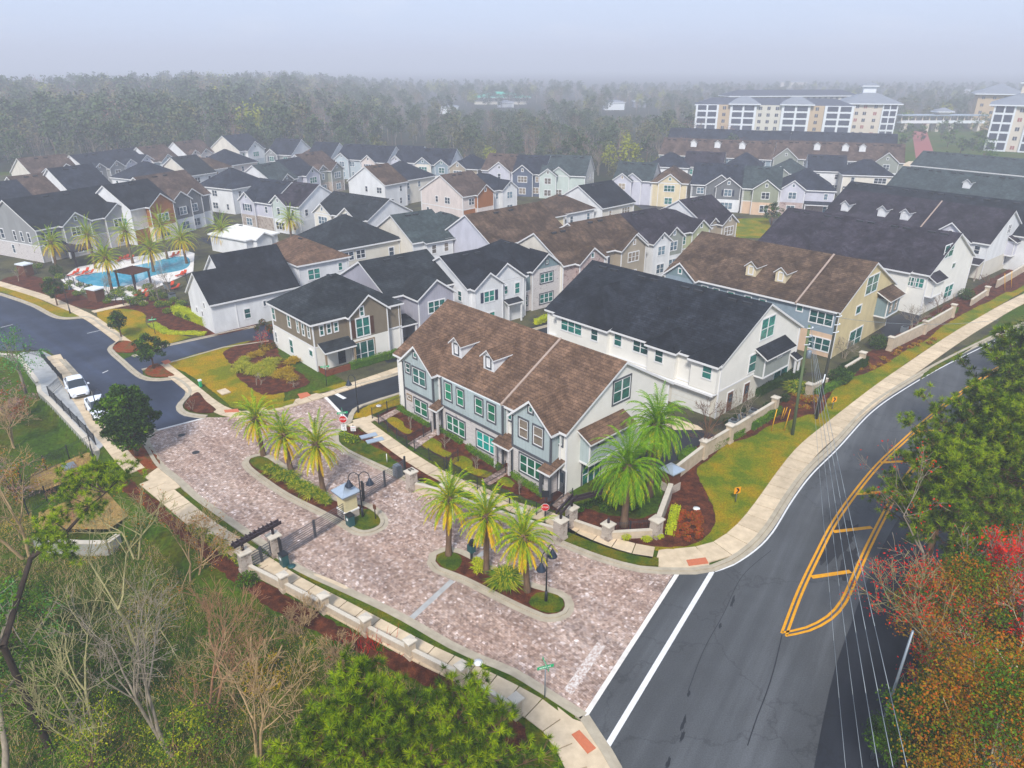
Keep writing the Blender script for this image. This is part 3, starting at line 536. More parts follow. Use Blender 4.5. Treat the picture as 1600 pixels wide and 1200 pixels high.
class House:
    def __init__(s, label, N, a, w, d, rc='sh_black', up='w_white', lo=None, roof='gy', he=6.2, pitch=.6, ov=.42, trim='trim', cat='house', name='house', group='two-storey houses of the estate', ws='wt', z=0.0, auto=True, band='trim', vents=True, side=None):
        s.w, s.d, s.he, s.tan, s.ov, s.ws, s.rc, s.up, s.lo, s.roof = w, d, he, pitch, ov, ws, rc, up, lo or up, roof
        s.trim = trim
        x, y = G(N[0], N[1], he) if not isinstance(N[0], float) else N
        if ws == 'wt' and y > 108: s.ws = 'w' + 'btkbx'[int(abs(x*3+y)) % 5]
        s.a = math.radians(a); c, q = math.cos(s.a), math.sin(s.a)
        # N = (w, 0) local -> centre offset
        lx, ly = w/2, -d/2
        cx, cy = x-(lx*c-ly*q), y-(lx*q+ly*c)
        s.root = empty(name, (cx, cy, z), s.a); tag(s.root, label, cat, group)
        s.W = MB(); s.Rf = MB(); s.occ = []
        s.Tr = MB(); s.cx, s.cy = cx, cy; s.winlist = []; s.has = {}
        s.side = side
        s.body(); s.band = band; s.vents = s.vents if vents else []; s.auto = auto
    def fl(s, F): return s.w if F in 'SB' else s.d
    def P(s, F, u, t, z):
        w, d = s.w, s.d
        if F == 'S': x, y = u, -t
        elif F == 'E': x, y = w+t, u
        elif F == 'B': x, y = w-u, d+t
        else: x, y = -t, d-u
        return (x-w/2, y-d/2, z)
    def rot(s, F): return {'S': 0, 'E': math.pi/2, 'B': math.pi, 'W': -math.pi/2}[F]
    def bx(s, m, F, u0, u1, t0, t1, z0, z1, mi=0):
        a = s.P(F, u0, t0, z0); c = s.P(F, u1, t1, z1); m.box(a, c, mi)
    def slab(s, pts, th=.24):
        # pts counter-clockwise seen from above
        a = Vector(pts[1])-Vector(pts[0]); b = Vector(pts[2])-Vector(pts[0]); n = a.cross(b)
        if n.z < 0: pts = pts[::-1]
        s.Rf.ext(pts, (0, 0, -th), 0, 1)
    def prof(s, F, u):   # height of the roof top surface above the eave at inward distance u on face F
        return s.he+.2+s.tan*u
    def body(s):
        w, d, he, tn, ov = s.w, s.d, s.he, s.tan, s.ov; zf = 3.05; top = .2; W = s.W; up = 0; lo = 1
        c = [(-w/2, -d/2), (w/2, -d/2), (w/2, d/2), (-w/2, d/2)]
        for i in range(4):
            a, b = c[i], c[(i+1) % 4]
            sd = s.side and ((i in (0, 2)) == (s.roof == 'gy'))
            W.poly([(a[0], a[1], -.3), (b[0], b[1], -.3), (b[0], b[1], zf), (a[0], a[1], zf)], 3 if sd else lo)
            W.poly([(a[0], a[1], zf), (b[0], b[1], zf), (b[0], b[1], he), (a[0], a[1], he)], 3 if sd else up)
        for x, y in c: W.box((x-.07, y-.07, 0), (x+.07, y+.07, he), 2)
        half = (w if s.roof == 'gy' else d)/2
        if s.roof == 'hip': half = min(w, d)/2
        s.half = half; zr = he+top+tn*half; s.zr = zr; ze = he+top-tn*ov
        if s.roof in ('gx', 'gy'):
            for F in (('W', 'E') if s.roof == 'gy' else ('S', 'B')):
                L = s.fl(F); s.slab([s.P(F, -.3, ov, ze), s.P(F, L+.3, ov, ze), s.P(F, L+.3, -half, zr), s.P(F, -.3, -half, zr)])
            for F in (('S', 'B') if s.roof == 'gy' else ('W', 'E')):
                L = s.fl(F); W.poly([s.P(F, 0, 0, he), s.P(F, L, 0, he), s.P(F, L/2, 0, he+tn*L/2)], 3 if s.side else up)
        else:
            for F in 'SEBW':
                L = s.fl(F)
                if (F in 'SB') == (w >= d): pts = [s.P(F, -ov, ov, ze), s.P(F, L+ov, ov, ze), s.P(F, L-half, -half, zr), s.P(F, half, -half, zr)]
                else: pts = [s.P(F, -ov, ov, ze), s.P(F, L+ov, ov, ze), s.P(F, L/2, -half, zr)]
                if abs(w-d) < .01 and len(pts) == 4: pts = pts[:3]
                s.slab(pts)
        # ridge vents and plumbing stacks: positions only, one part each
        s.vents = []
        if s.roof == 'gx':
            k = int(w/5)
            for i in range(k):
                u = (i+.5)*w/k
                for du in (-.9, .9): s.vents.append(('x', u+du-w/2, -.78, zr-.78*tn+.06))
        elif s.roof == 'gy':
            for v in (.35, .55): s.vents.append(('y', .78, -d/2+d*v, zr-.78*tn+.06))
        else: s.vents.append(('x', 0, -.3, zr-.2))
        rr = random.Random(int(abs(s.cx*7+s.cy*3)))
        for i in range(3):
            u = rr.uniform(.2, .8)*s.w-s.w/2; v = -s.d*rr.uniform(.12, .3)
            if s.roof == 'gx': s.vents.append(('p', u, v, zr+tn*v))
    def wbox(s, F, u0, u1, p, z0, z1, up=0, lo=1):
        zf = 3.05
        if z0 < zf-.1: s.bx(s.W, F, u0, u1, 0, p, z0, min(zf, z1), lo)
        if z1 > zf: s.bx(s.W, F, u0, u1, 0, p, max(zf, z0), z1, up)
        if z0 > .5: s.bx(s.W, F, u0-.03, u1+.03, 0, p+.03, z0-.12, z0+.06, 2)
    def gable(s, F, u0, u1, p=.15, z0=-.3, up=0, lo=1, win=3, tn=None, attic=True, shut=None, low=2, he=None, gm=None, wh=1.45, zw=3.95, ov=.38):
        """cross gable on an eave side"""
        tn = tn or max(s.tan, .72); he = he or s.he; g = (u1-u0)/2; zr = he+.2+tn*g; mid = (u0+u1)/2; zw = zw+(he-s.he)
        s.wbox(F, u0, u1, p, z0, he, up, lo); s.occ.append((F, u0-.25, u1+.25))
        if gm is None: gm = up
        s.W.poly([s.P(F, u0, p, he), s.P(F, u1, p, he), s.P(F, mid, p, he+tn*g)], gm)
        for u in (u0, u1): s.bx(s.W, F, u-.07, u+.07, p-.07, p+.06, max(0, z0), he, 2)
        back = (zr-s.he-.2)/s.tan
        bk0 = (he-s.he)/s.tan if he > s.he else 0
        for q in (-1, 1):
            ue = mid+q*(g+ov); ze = he+.2-tn*ov
            be = max(0, (ze-s.he-.2)/s.tan)
            s.slab([s.P(F, mid, p+ov, zr+.01), s.P(F, ue, p+ov, ze), s.P(F, ue, -be if he > s.he else .02, ze), s.P(F, mid+q*g, -bk0-.02, he+.2), s.P(F, mid, -back-.05, zr+.01)])
        if win: s.win(F, mid, zw, min(2*g-1.2, .85*win), wh, win, t=p, shut=shut)
        if attic: s.win(F, mid, he+tn*g*.28, .45, .6, 1, t=p)
        if low and z0 < 1: s.win(F, mid, .75, min(2*g-1.2, .9*low), 1.5, low, t=p)
    def hipbump(s, F, u0, u1, p=.6, z0=-.3):
        he = s.he; tn = s.tan; g = (u1-u0)/2; mid = (u0+u1)/2; s.wbox(F, u0, u1, p, z0, he); ov = s.ov; s.occ.append((F, u0, u1))
        ze = he+.2-tn*ov-.02; t2 = .85; k = .3; zr = he+.2+t2*g; back = (zr-he-.2)/tn+.05; fr = p+ov-(zr-ze)/1.0
        A, B, C, D = s.P(F, u0-k, p+ov, ze), s.P(F, u1+k, p+ov, ze), s.P(F, mid, fr, zr), s.P(F, mid, -back, zr)
        s.slab([A, B, C]); s.slab([A, C, D, s.P(F, u0-k, .02, he+.18)]); s.slab([B, C, D, s.P(F, u1+k, .02, he+.18)])
    def win(s, F, u, z, w, h, n=1, t=0, style=None, shut=None):
        f, g = window_mesh(w, h, n, style or s.ws); p = s.P(F, u, t+.01, z)
        o = part('window', f, s.root, p, s.rot(F)); part('pane', g, o)
        if shut:
            for q in (-1, 1):
                b = MB(); b.box((-.24, -.05, 0), (.24, .01, h)); 
                for i in range(int(h/.16)): b.box((-.2, -.065, .06+i*.16), (.2, -.05, .13+i*.16))
                c = s.P(F, u+q*(w/2+.42), t+.01, z); b.build('shutter', [shut], s.root, c, s.rot(F))
        return o
    def door(s, F, u, t=0, z=.15, mat='trim_dark', w=1.0, h=2.2):
        b = MB(); b.box((-w/2-.12, -.04, 0), (w/2+.12, .02, h+.12), 0); b.box((-w/2, -.07, 0), (w/2, -.035, h), 1); b.box((-w/2+.2, -.08, 1.0), (w/2-.2, -.068, h-.25), 2)
        o = b.build('door', ['trim', mat, 'g_dark'], s.root, s.P(F, u, t, z), s.rot(F)); k = MB(); k.tube((w/2-.12, -.1, 1.0), (w/2-.12, -.06, 1.0), .04, n=6); k.build('handle', ['vent'], o)
        return o
    def shed(s, F, u0, u1, p=1.6, z=2.9, rise=.7, posts=True, mat=None, name='porch_roof'):
        b = MB(); pts = [s.P(F, u0, p, z), s.P(F, u1, p, z), s.P(F, u1, 0, z+rise), s.P(F, u0, 0, z+rise)]
        b.ext(pts, (0, 0, -.2), 0, 1); b.build(name, [mat or s.rc, s.trim], s.root)
        if posts:
            for u in (u0+.2, u1-.2):
                q = MB(); a = s.P(F, u, p-.25, 0); q.box((a[0]-.1, a[1]-.1, 0), (a[0]+.1, a[1]+.1, z-.1), 0); q.build('post', [posts if isinstance(posts, str) else s.trim], s.root)
    def bay(s, F, u0, u1, p, z0, z1, mat, rise=.9, roofmat=None, win=True, ovr=.45):
        b = MB(); s.bx(b, F, u0, u1, 0, p, z0, z1, 0); s.bx(b, F, u0-.05, u1+.05, -.02, p+.05, z0-.15, z0+.03, 1)
        for u in (u0, u1): s.bx(b, F, u-.06, u+.06, p-.06, p+.06, z0, z1, 1)
        o = b.build('bay', [mat, s.trim], s.root); q = MB()
        q.ext([s.P(F, u0-ovr, p+ovr, z1-.0), s.P(F, u1+ovr, p+ovr, z1-.0), s.P(F, u1+ovr, 0, z1+rise), s.P(F, u0-ovr, 0, z1+rise)], (0, 0, -.16), 0, 1)
        q.build('bay_roof', [roofmat or s.rc, s.trim], o)
        return o
    def dormer(s, F, u, t, w=1.5, wall='w_white', h=1.5, style=None):
        tn = s.tan; zb = s.he+.2+tn*t; he = zb+h; g = w/2; zr = he+.85*g; B = MB(); P = s.P
        xb = lambda z: -(z-s.he-.2)/tn
        B.poly([P(F, u-g, -t, zb-.1), P(F, u+g, -t, zb-.1), P(F, u+g, -t, he), P(F, u, -t, zr-.1), P(F, u-g, -t, he)], 0)
        for q in (-g, g): B.poly([P(F, u+q, -t, zb-.1), P(F, u+q, -t, he), P(F, u+q, xb(he)-.1, he)], 0)
        o = B.build('dormer', [wall], s.root); r = MB()
        for q in (-1, 1):
            k = g+.22; pts = [P(F, u, -t+.3, zr), P(F, u+q*k, -t+.3, zr-.85*k), P(F, u+q*k, xb(zr-.85*k)-.1, zr-.85*k), P(F, u, xb(zr)-.1, zr)]
            a = Vector(pts[1])-Vector(pts[0]); c = Vector(pts[2])-Vector(pts[0])
            if a.cross(c).z < 0: pts = pts[::-1]
            r.ext(pts, (0, 0, -.12), 0, 1)
        r.build('dormer_roof', [s.rc, s.trim], o)
        f, gl = window_mesh(.55, .95, 1, style or s.ws); v = part('dormer_window', f, o, P(F, u, -t+.01, zb+.32), s.rot(F))
    def strip(s, F, u):   # raised pale party wall cap on the slope
        b = MB(); h = s.half; q = []
        pts = [s.P(F, u-.1, s.ov+.05, s.he+.28-s.tan*s.ov), s.P(F, u+.12, s.ov+.05, s.he+.28-s.tan*s.ov), s.P(F, u+.12, -h, s.he+.28+s.tan*h), s.P(F, u-.12, -h, s.he+.28+s.tan*h)]
        b.ext(pts, (0, 0, -.2)); b.build('party_wall_cap', ['party_cap'], s.root)
    def autowin(s, faces='SE', step=3.4, seed=0):
        rr = random.Random(seed or int(abs(s.cx*13+s.cy*5)))
        for F in faces:
            L = s.fl(F); k = max(1, int(L/step))
            for i in range(k):
                u = (i+.5)*L/k+rr.uniform(-.3, .3)
                if any(o[0] == F and o[1]-.5 < u < o[2]+.5 for o in s.occ): continue
                r = rr.random()
                if r < .75: s.win(F, u, 4.0, *( (1.6, 1.35, 2) if rr.random() < .35 else (.75, 1.3, 1)))
                if rr.random() < .6: s.win(F, u+rr.uniform(-.4, .4), .95, *( (1.7, 1.4, 2) if rr.random() < .3 else (.7, 1.35, 1)))
    def done(s, faces='SE'):
        if s.auto: s.autowin(faces)
        if s.up != s.lo:
            for F in 'SE':
                s.bx(s.W, F, 0, s.fl(F), 0, .03, 2.97, 3.15, 2)
        for F, u in (('S', .25), ('E', s.d-.3)) if s.cy < 200 else ():
            b = MB(); s.bx(b, F, u-.05, u+.05, .03, .13, .1, s.he-.1); b.build('downpipe', [s.trim], s.root)
        s.W.build('wall', [s.up, s.lo, s.trim]+([s.side] if s.side else []), s.root); r = s.Rf.build('roof', [s.rc, s.trim], s.root)
        s.addvents(r)
        return s
    def addvents(s, r):
        for k, x, y, z in s.vents: part('vent_pipe' if k == 'p' else 'roof_vent', vent_mesh(k), r, (x, y, z))
plain('party_cap', '#98897f', .6)
CAMV = Vector((0, 0, CAM_H))
def ray(px, py):
    dx = (px-800)/F_PX; dy = -(py-600)/F_PX
    return Vector((dx, math.cos(PITCH)+dy*math.sin(PITCH), -math.sin(PITCH)+dy*math.cos(PITCH)))
def uz(s, F, px, py, t=0):           # where the sight line through a photo point meets a wall of the house
    M = Matrix.Translation((s.cx, s.cy, 0)) @ Matrix.Rotation(s.a, 4, 'Z')
    o = M @ Vector(s.P(F, 0, t, 0)); e = (M @ Vector(s.P(F, 1, t, 0)))-o; n = (M @ Vector(s.P(F, 0, t+1, 0)))-o
    r = ray(px, py); k = (o-CAMV).dot(n)/r.dot(n); p = CAMV+r*k
    return (p-o).dot(e), p.z
def pw(s, F, x0, y0, x1, y1, n=1, t=0, sty=None, shut=None):   # window from its top-left and bottom-right photo corners
    a, z1 = uz(s, F, x0, y0, t); b, z0 = uz(s, F, x1, y1, t)
    return s.win(F, (a+b)/2, z0, max(.3, b-a), max(.4, z1-z0), n, t, sty, shut)
def cv(ox, oy, k): return lambda x, y: (x/k+ox, y/k+oy)
# ---------------------------------------------------------------- townhouse rows
A3 = cv(600, 450, 4)
def TH(label, N, a, w, d, **k): return House(label, N, a, w, d, roof='gx', cat='townhouse', name='townhouse_row', group='rows of townhouses', auto=False, **k)
h = TH('nearest townhouse row, brown roof with two dormers and pale blue gables, beside the gates', (886, 674), -46.5, 24.2, 14.4, rc='sh_brown', up='w_stucco', lo='w_stucco', pitch=.57, ws='dt', vents=False)
U = lambda x, y, t=0: uz(h, 'S', *A3(x, y), t)[0]
g0, g1 = U(115, 420, .7), U(300, 520, .7); c0, c1 = U(355, 540, .5), U(740, 715, .5); k0, k1 = U(805, 765, 1.0), U(1045, 890, 1.0)
h.gable('S', max(g0, -.2), g1, .7, up=3, lo=4, win=0, attic=False, low=0, tn=.85); h.gable('S', k0, k1, 1.0, up=3, lo=4, win=0, attic=False, low=0, tn=.85)
h.wbox('S', c0, c1, .5, -.3, 6.05, 3, 4)
h.bx(h.W, 'S', g0, g1, .7, .76, 2.95, 3.2, 5); h.bx(h.W, 'S', c0, c1, .5, .56, 2.95, 3.2, 5); h.bx(h.W, 'S', k0, k1, 1.0, 1.06, 2.95, 3.2, 5)
for u, p in ((g0, .7), (g1, .7), (c0, .5), (c1, .5), (k0, 1.0), (k1, 1.0)): h.bx(h.W, 'S', u-.08, u+.08, p-.08, p+.075, 0, 6.1, 5)
for q in ((135,465,165,535), (178,490,262,625)): pw(h, 'S', *A3(*q[:2]), *A3(*q[2:]), n=2 if q[2]-q[0] > 40 else 1, t=.7)
pw(h, 'S', *A3(190, 685), *A3(275, 815), n=2, t=.7, sty='dg'); pw(h, 'S', *A3(183, 398), *A3(205, 440), n=1, t=.7)
pw(h, 'S', *A3(148, 665), *A3(172, 700), n=1, t=.7, sty='tx')
for q in ((380,585,425,710), (455,625,500,745), (570,680,618,800), (648,715,697,845)): pw(h, 'S', *A3(*q[:2]), *A3(*q[2:]), n=1, t=.5, sty='dg')
pw(h, 'S', *A3(392, 785), *A3(508, 940), n=3, t=.5, sty='dg'); pw(h, 'S', *A3(580, 885), *A3(702, 1050), n=3, t=.5, sty='da')
pw(h, 'S', *A3(845, 810), *A3(900, 950), n=1, t=1.0, sty='dx'); pw(h, 'S', *A3(935, 855), *A3(993, 1000), n=1, t=1.0, sty='dx'); pw(h, 'S', *A3(905, 735), *A3(930, 785), n=1, t=1.0)
pw(h, 'S', *A3(850, 1030), *A3(992, 1215), n=3, t=1.0, sty='dg')
pw(h, 'S', *A3(322, 545), *A3(343, 605), n=1); pw(h, 'S', *A3(775, 760), *A3(800, 830), n=1); pw(h, 'S', *A3(1075, 900), *A3(1115, 985), n=1)
h.shed('S', g1+.1, c0+.3, 1.5, 2.8, .5, posts='w_brick'); h.shed('S', c1-.3, k0+.1, 1.6, 2.8, .5, posts='w_brick'); h.shed('S', k1-.6, 24.2, 2.0, 2.75, .6, posts='trim_dark')
h.door('S', (g1+c0)/2, .02); h.door('S', (c1+k0)/2, .02); h.door('S', (k1+24.2)/2, .02)
for x, y in ((455, 430), (655, 515)):
    u, z = uz(h, 'S', *A3(x, y), -1.9); h.dormer('S', u, 1.9, 1.5, style='db')
h.strip('S', U(735, 715, .4))
ua = uz(h, 'E', *A3(1290, 850), 1.0)[0]; ub = uz(h, 'E', *A3(1530, 790), 1.0)[0]
h.bay('E', ua, max(ub, ua+3.4), 1.1, 2.7, 5.0, 'w_aqua', .8)
pw(h, 'E', *A3(1437, 590), *A3(1532, 680), n=2); pw(h, 'E', *A3(1240, 1105), *A3(1345, 1180), n=3, sty='dt'); h.win('E', ua+1.6, 4.35, 1.0, .35, 1, t=1.1)
for u in (g1+.25, c0-.2, c1+.2, k0-.15, k1+.25):      # downpipes
    b = MB(); h.bx(b, 'S', u-.05, u+.05, .05, .16, .2, 6.0, 0); b.build('downpipe', ['trim'], h.root)
h.W.build('wall', [h.up, h.lo, 'trim', 'w_aqua', 'w_brick', 'trim_dark'], h.root); h.W = MB(); h.addvents(h.Rf.build('roof', [h.rc, 'trim'], h.root))
TH1 = h
# row 2: white with black roof, garages towards us
A4 = cv(750, 380, 2.909)
h = TH('white townhouse row with black roof, grey bay and rear garages behind the nearest row', (1128, 569), -47, 24.6, 16.6, rc='sh_black', up='w_stucco', lo='w_stuccocream', pitch=.54, ws='wt')
for a, b in (((350, 300), (580, 375)), ((768, 441), (893, 476)), ((965, 500), (1095, 550))):
    u0 = uz(h, 'S', *A4(*a), .6)[0]; u1 = uz(h, 'S', *A4(*b), .6)[0]; h.hipbump('S', max(u0, 0.05), min(u1, 24.55), .6, 2.9)
for q, n, t in (((372,338,460,420),3,.6), ((508,388,533,445),1,.6), ((614,410,641,470),1,0), ((700,438,760,508),2,0), ((800,482,828,545),1,.6), ((1016,555,1048,620),1,.6)): pw(h, 'S', *A4(*q[:2]), *A4(*q[2:]), n=n, t=t)
for i in range(4):
    u = 3.2+i*6.1; b = MB(); b.box((-2.4, -.06, 0), (2.4, .02, 2.3), 0)
    for k in range(1, 4): b.box((-2.4, -.075, k*.57-.02), (2.4, -.06, k*.57+.02), 1)
    b.build('garage_door', ['cap', 'w_stuccocream'], h.root, h.P('S', u, .03, 0), 0)
b = MB(); h.bx(b, 'S', .2, 24.4, 0, .75, 2.6, 2.85); b.build('garage_canopy', ['trim'], h.root)
pw(h, 'E', *A4(1285, 350), *A4(1330, 415), n=2); pw(h, 'E', *A4(1228, 515), *A4(1248, 575), n=1); pw(h, 'E', *A4(1340, 570), *A4(1385, 640), n=2); 
ua = uz(h, 'E', *A4(1300, 520), 1.1)[0]; ub = uz(h, 'E', *A4(1405, 520), 1.1)[0]; h.bay('E', ua, ub, 1.1, 2.9, 5.2, 'w_bbgrey', .9); h.win('E', (ua+ub)/2+.3, 4.6, .9, .35, 1, t=1.1)
for x, y in ((1133, 710), (1208, 670)): h.door('E', uz(h, 'E', *A4(x, y))[0], .02, .1, 'wood')
h.shed('E', 15.2, 16.5, 1.0, 2.7, .5, posts='trim'); h.done()
# row 3: brown roof, cream end, blue front
A5 = cv(1200, 380, 4)
h = TH('brown-roofed townhouse row with cream gable end and blue-grey front windows beside the power poles', (1312, 487), -46, 25.4, 17.8, rc='sh_brown2', up='w_blue', lo='w_peach', pitch=.5, ws='wt', vents=False)
h.gable('S', .3, 5.2, .8, up=0, lo=1, win=2, tn=.8, gm=3); h.gable('S', 19.2, 23.0, .7, tn=.01, win=0, attic=False, low=0) if False else None
h.W.poly([h.P('E', 0, .012, -.2), h.P('E', 17.8, .012, -.2), h.P('E', 17.8, .012, 6.2), h.P('E', 8.9, .012, 6.2+.5*8.9), h.P('E', 0, .012, 6.2)], 4)
pw(h, 'S', *A5(270, 415), *A5(395, 520), n=3); pw(h, 'S', *A5(255, 575), *A5(375, 680), n=3); pw(h, 'S', *A5(185, 385), *A5(212, 425), n=1)
for u in (6.5, 8.3, 10.6, 13.2, 15.3): h.win('S', u, 4.1, .85, 1.35, 1); h.win('S', u, 1.0, .85, 1.4, 1)
for x, y in ((75, 240),): u, z = uz(h, 'S', *A5(x, y), -2.3); h.dormer('S', u, 2.3, 1.5, 'w_cream'); h.dormer('S', u-4.3, 2.3, 1.5, 'w_cream')
h.strip('S', uz(h, 'S', *A5(178, 350), .4)[0])
pw(h, 'E', *A5(628, 218), *A5(675, 290), n=2, t=.02); pw(h, 'E', *A5(515, 560), *A5(565, 640), n=2, t=.02); pw(h, 'E', *A5(555, 400), *A5(575, 430), n=1, t=.02)
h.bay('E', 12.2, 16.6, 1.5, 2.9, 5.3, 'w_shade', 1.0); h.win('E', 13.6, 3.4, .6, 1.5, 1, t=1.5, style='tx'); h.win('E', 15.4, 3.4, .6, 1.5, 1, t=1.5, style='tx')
h.W.build('wall', [h.up, h.lo, 'trim', 'w_shade', 'w_yellow'], h.root); h.W = MB(); r = h.Rf.build('roof', [h.rc, 'trim'], h.root); h.addvents(r)
h = TH('white townhouse row with dark roof and hipped bumps behind the cream-ended row', (1452, 429), -49, 27.5, 17.4, rc='sh_dark', up='w_stucco', lo='w_stucco', pitch=.53)
for a, b in ((3, 9), (12.5, 15.5), (19.8, 25)): h.hipbump('S', a, b, .6, 2.9)
pw(h, 'S', *A5(870, 208), *A5(915, 270), n=2); pw(h, 'S', *A5(922, 215), *A5(965, 280), n=2); h.win('S', 17.5, 4.1, .8, 1.3, 1); h.win('S', 5, 4.1, 2.3, 1.3, 3, t=.6)
pw(h, 'E', *A5(1113, 20), *A5(1150, 75), n=2); pw(h, 'E', *A5(1110, 275), *A5(1140, 325), n=2); pw(h, 'E', *A5(1153, 130), *A5(1165, 150), n=1)
h.bay('E', 0.0, 3.4, 1.0, 3.0, 5.3, 'w_stucco', .9); h.done()
h = TH('dark-roofed townhouse row with white-faced dormers and lilac front gable, fourth along the main road', (1546, 381), -50, 30, 16.5, rc='sh_dark', up='w_white', lo='w_stuccocream', pitch=.54, vents=False)
h.gable('S', 20.6, 27.2, .8, up=3, lo=1, win=2, tn=.8)
for u in (3.2, 10.4, 14.6): h.dormer('S', u, 2.2, 1.5)
h.strip('S', 18.2); h.win('S', 28.4, 4.2, .8, 1.3, 1); h.bay('E', 9.5, 14, 1.2, 2.8, 5.3, 'w_palelilac', .9); h.win('E', 8.3, 6.9, 1.3, 1.4, 2); h.win('E', 11, 1, 1.6, 1.4, 2); h.shed('S', 26.6, 30, 2.2, 2.9, .6, posts='w_stone')
h.W.build('wall', [h.up, h.lo, 'trim', 'w_palelilac'], h.root); h.W = MB(); r = h.Rf.build('roof', [h.rc, 'trim'], h.root); h.addvents(r)
h = TH('long black-roofed townhouse row with ridge vents, fifth along the main road', (1640, 375), -50, 40, 16.5, rc='sh_black', up='w_white', pitch=.54); h.done()
h = TH('dark green-grey roofed townhouse row with one pale dormer near the right edge', (1800, 340), -50, 52, 15, rc='sh_green', up='w_white', pitch=.54)
h.dormer('S', 17, 2, 1.6); h.done()
h = TH('far green-grey roofed townhouse row below the balcony building at the right edge', (1760, 290), -50, 52, 14, rc='sh_green', up='w_white', pitch=.5); h.done()
# far rows facing us, below the hotel
h = TH('far brown-roofed townhouse row with three small white dormers at the edge of the woods', (1205, 249), -24, 36, 12.5, rc='sh_redbrown', up='w_blue', lo='w_white', pitch=.75)
for u in (10.5, 18.3, 26.2): h.dormer('S', u, 3.0, 1.9, 'w_white', 1.7)
for u in (4, 13, 22, 31): h.win('S', u, 4.1, 1.7, 1.4, 2); h.win('S', u+3, 4.1, .8, 1.4, 1)
h.done()
h = TH('dark-roofed townhouse row directly behind the far row with three dormers', (1230, 231), -24, 44, 12.5, rc='sh_navy', up='w_cream', pitch=.8); h.done()
h = TH('far brown-roofed townhouse row with sage gables at both ends in front of the hotel', (1412, 254), -20, 40, 12.5, rc='sh_redbrown', up='w_sage', lo='w_white', pitch=.75)
h.gable('S', 2, 9.2, 1, up=0, lo=1, win=0, tn=.85); h.gable('S', 32, 38.5, 1, up=0, lo=1, win=2, tn=.85)
for u in (14.6, 23, 28): h.dormer('S', u, 3.0, 1.9, 'w_white', 1.7)
for u in (12, 18, 21, 25, 29): h.win('S', u, 4.1, 1.5, 1.4, 2)
h.done()
h = TH('dark-roofed townhouse row directly behind the far row with sage gables', (1400, 236), -20, 42, 12.5, rc='sh_navy', up='w_cream', pitch=.8); h.done()
# ---------------------------------------------------------------- detached houses
B2 = cv(380, 380, 4)
h = House('taupe and white corner house with brown shutters, across the street from the nearest row', (487, 505), -48, 11.2, 12.3, rc='sh_char', up='w_taupe', lo='w_stucco', roof='hip', pitch=.62, ws='wt', auto=False)
h.gable('E', 4.6, 9.9, .7, up=0, lo=1, win=0, low=0, attic=False, tn=.78)
h.wbox('E', 9.9, 12.3, .1, 3.0, 6.0)
for q, n, sh in (((477,520,502,570),1,0), ((522,508,548,557),1,0), ((567,500,592,545),1,0)): pw(h, 'E', *B2(*q[:2]), *B2(*q[2:]), n=n)
pw(h, 'E', *B2(703, 478), *B2(792, 565), n=2, t=.7, shut='shutter_brown'); pw(h, 'E', *B2(728, 402), *B2(752, 448), n=1, t=.7, shut=None); pw(h, 'E', *B2(865, 435), *B2(888, 480), n=1, t=.1)
pw(h, 'E', *B2(683, 630), *B2(828, 740), n=3, t=.7, sty='tt')
for q in ((275,450,298,525), (332,480,350,555), (365,500,385,575), (400,515,420,592), (175,400,203,480), (288,600,318,690), (413,665,437,710), (190,550,217,620)): pw(h, 'S', *B2(*q[:2]), *B2(*q[2:]), n=1)
h.shed('E', .4, 4.7, 1.7, 2.75, .75, posts='trim_tan'); h.door('E', 3.4, .02, .2, 'g_dark')
h.shed('W', 8.5, 12, 2.5, 2.7, .3, posts='trim') if False else None
h.done()
b = MB(); u = MB()
b = MB(); 
for p, q in (((h.P('E', .1, 2.0, 0)), h.P('E', 5.2, 2.1, .75)), ((h.P('E', .1, .2, 0)), h.P('E', .2, 2.0, .75))): b.box(p, q, 0)
b.build('porch_wall', ['w_redbrick'], h.root)
Wl = {'0': None}
def D(label, N, a, w, d, rc, up, lo=None, roof='gy', gs=(), **k):
    au = k.pop('aut', 'SE')
    if roof != 'hip' and 'side' not in k: k['side'] = 'w_white' if len(label) % 3 else 'w_offwhite'
    h = House(label, N, a, w, d, rc=rc, up=up, lo=lo, roof=roof, **k)
    for g in gs:
        kw = g[4] if len(g) > 4 else {}
        h.gable(g[0], g[1], g[2], g[3], **kw)
    if 'gm' in k: pass
    h.done(au); return h
G3 = lambda **k: k
h = D('lilac-grey board and batten house with dark roof behind the taupe corner house', (605, 464), -50, 13.2, 10.5, 'sh_char', 'w_lilac', None, 'gy', [('E', 2.6, 8.2, 3.4, G3(win=3, attic=False))], pitch=.5, side='w_lilac')
h.shed('E', 0, 2.6, 3.0, 2.9, .5, posts='trim', mat='sh_char'); h.win('E', 1.2, 4.1, .8, 1.4, 1)
h = D('white farmhouse-style house with navy shutters and black gabled roof behind the nearest row', (730, 450), -50, 12, 10.5, 'sh_black', 'w_white', None, 'gy', [('E', .6, 5.4, 1.0, G3(win=2, shut='shutter_navy', attic=False)), ('E', 3.2, 9.8, .4, G3(win=0, attic=False, low=0))], pitch=.52, aut='S')
h.shed('E', 6, 8.8, 1.6, 3.0, .5, mat='sh_black'); h.win('E', 6.5, 4.2, .5, 1.1, 1, t=.4); h.win('E', 8.6, 3.9, .8, 1.5, 1, t=.4)
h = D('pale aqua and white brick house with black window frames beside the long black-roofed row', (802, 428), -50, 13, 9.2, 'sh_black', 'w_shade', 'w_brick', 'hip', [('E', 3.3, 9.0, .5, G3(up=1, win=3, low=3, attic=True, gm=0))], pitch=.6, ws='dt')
h.win('E', 1.6, 4.0, .8, 1.4, 1)
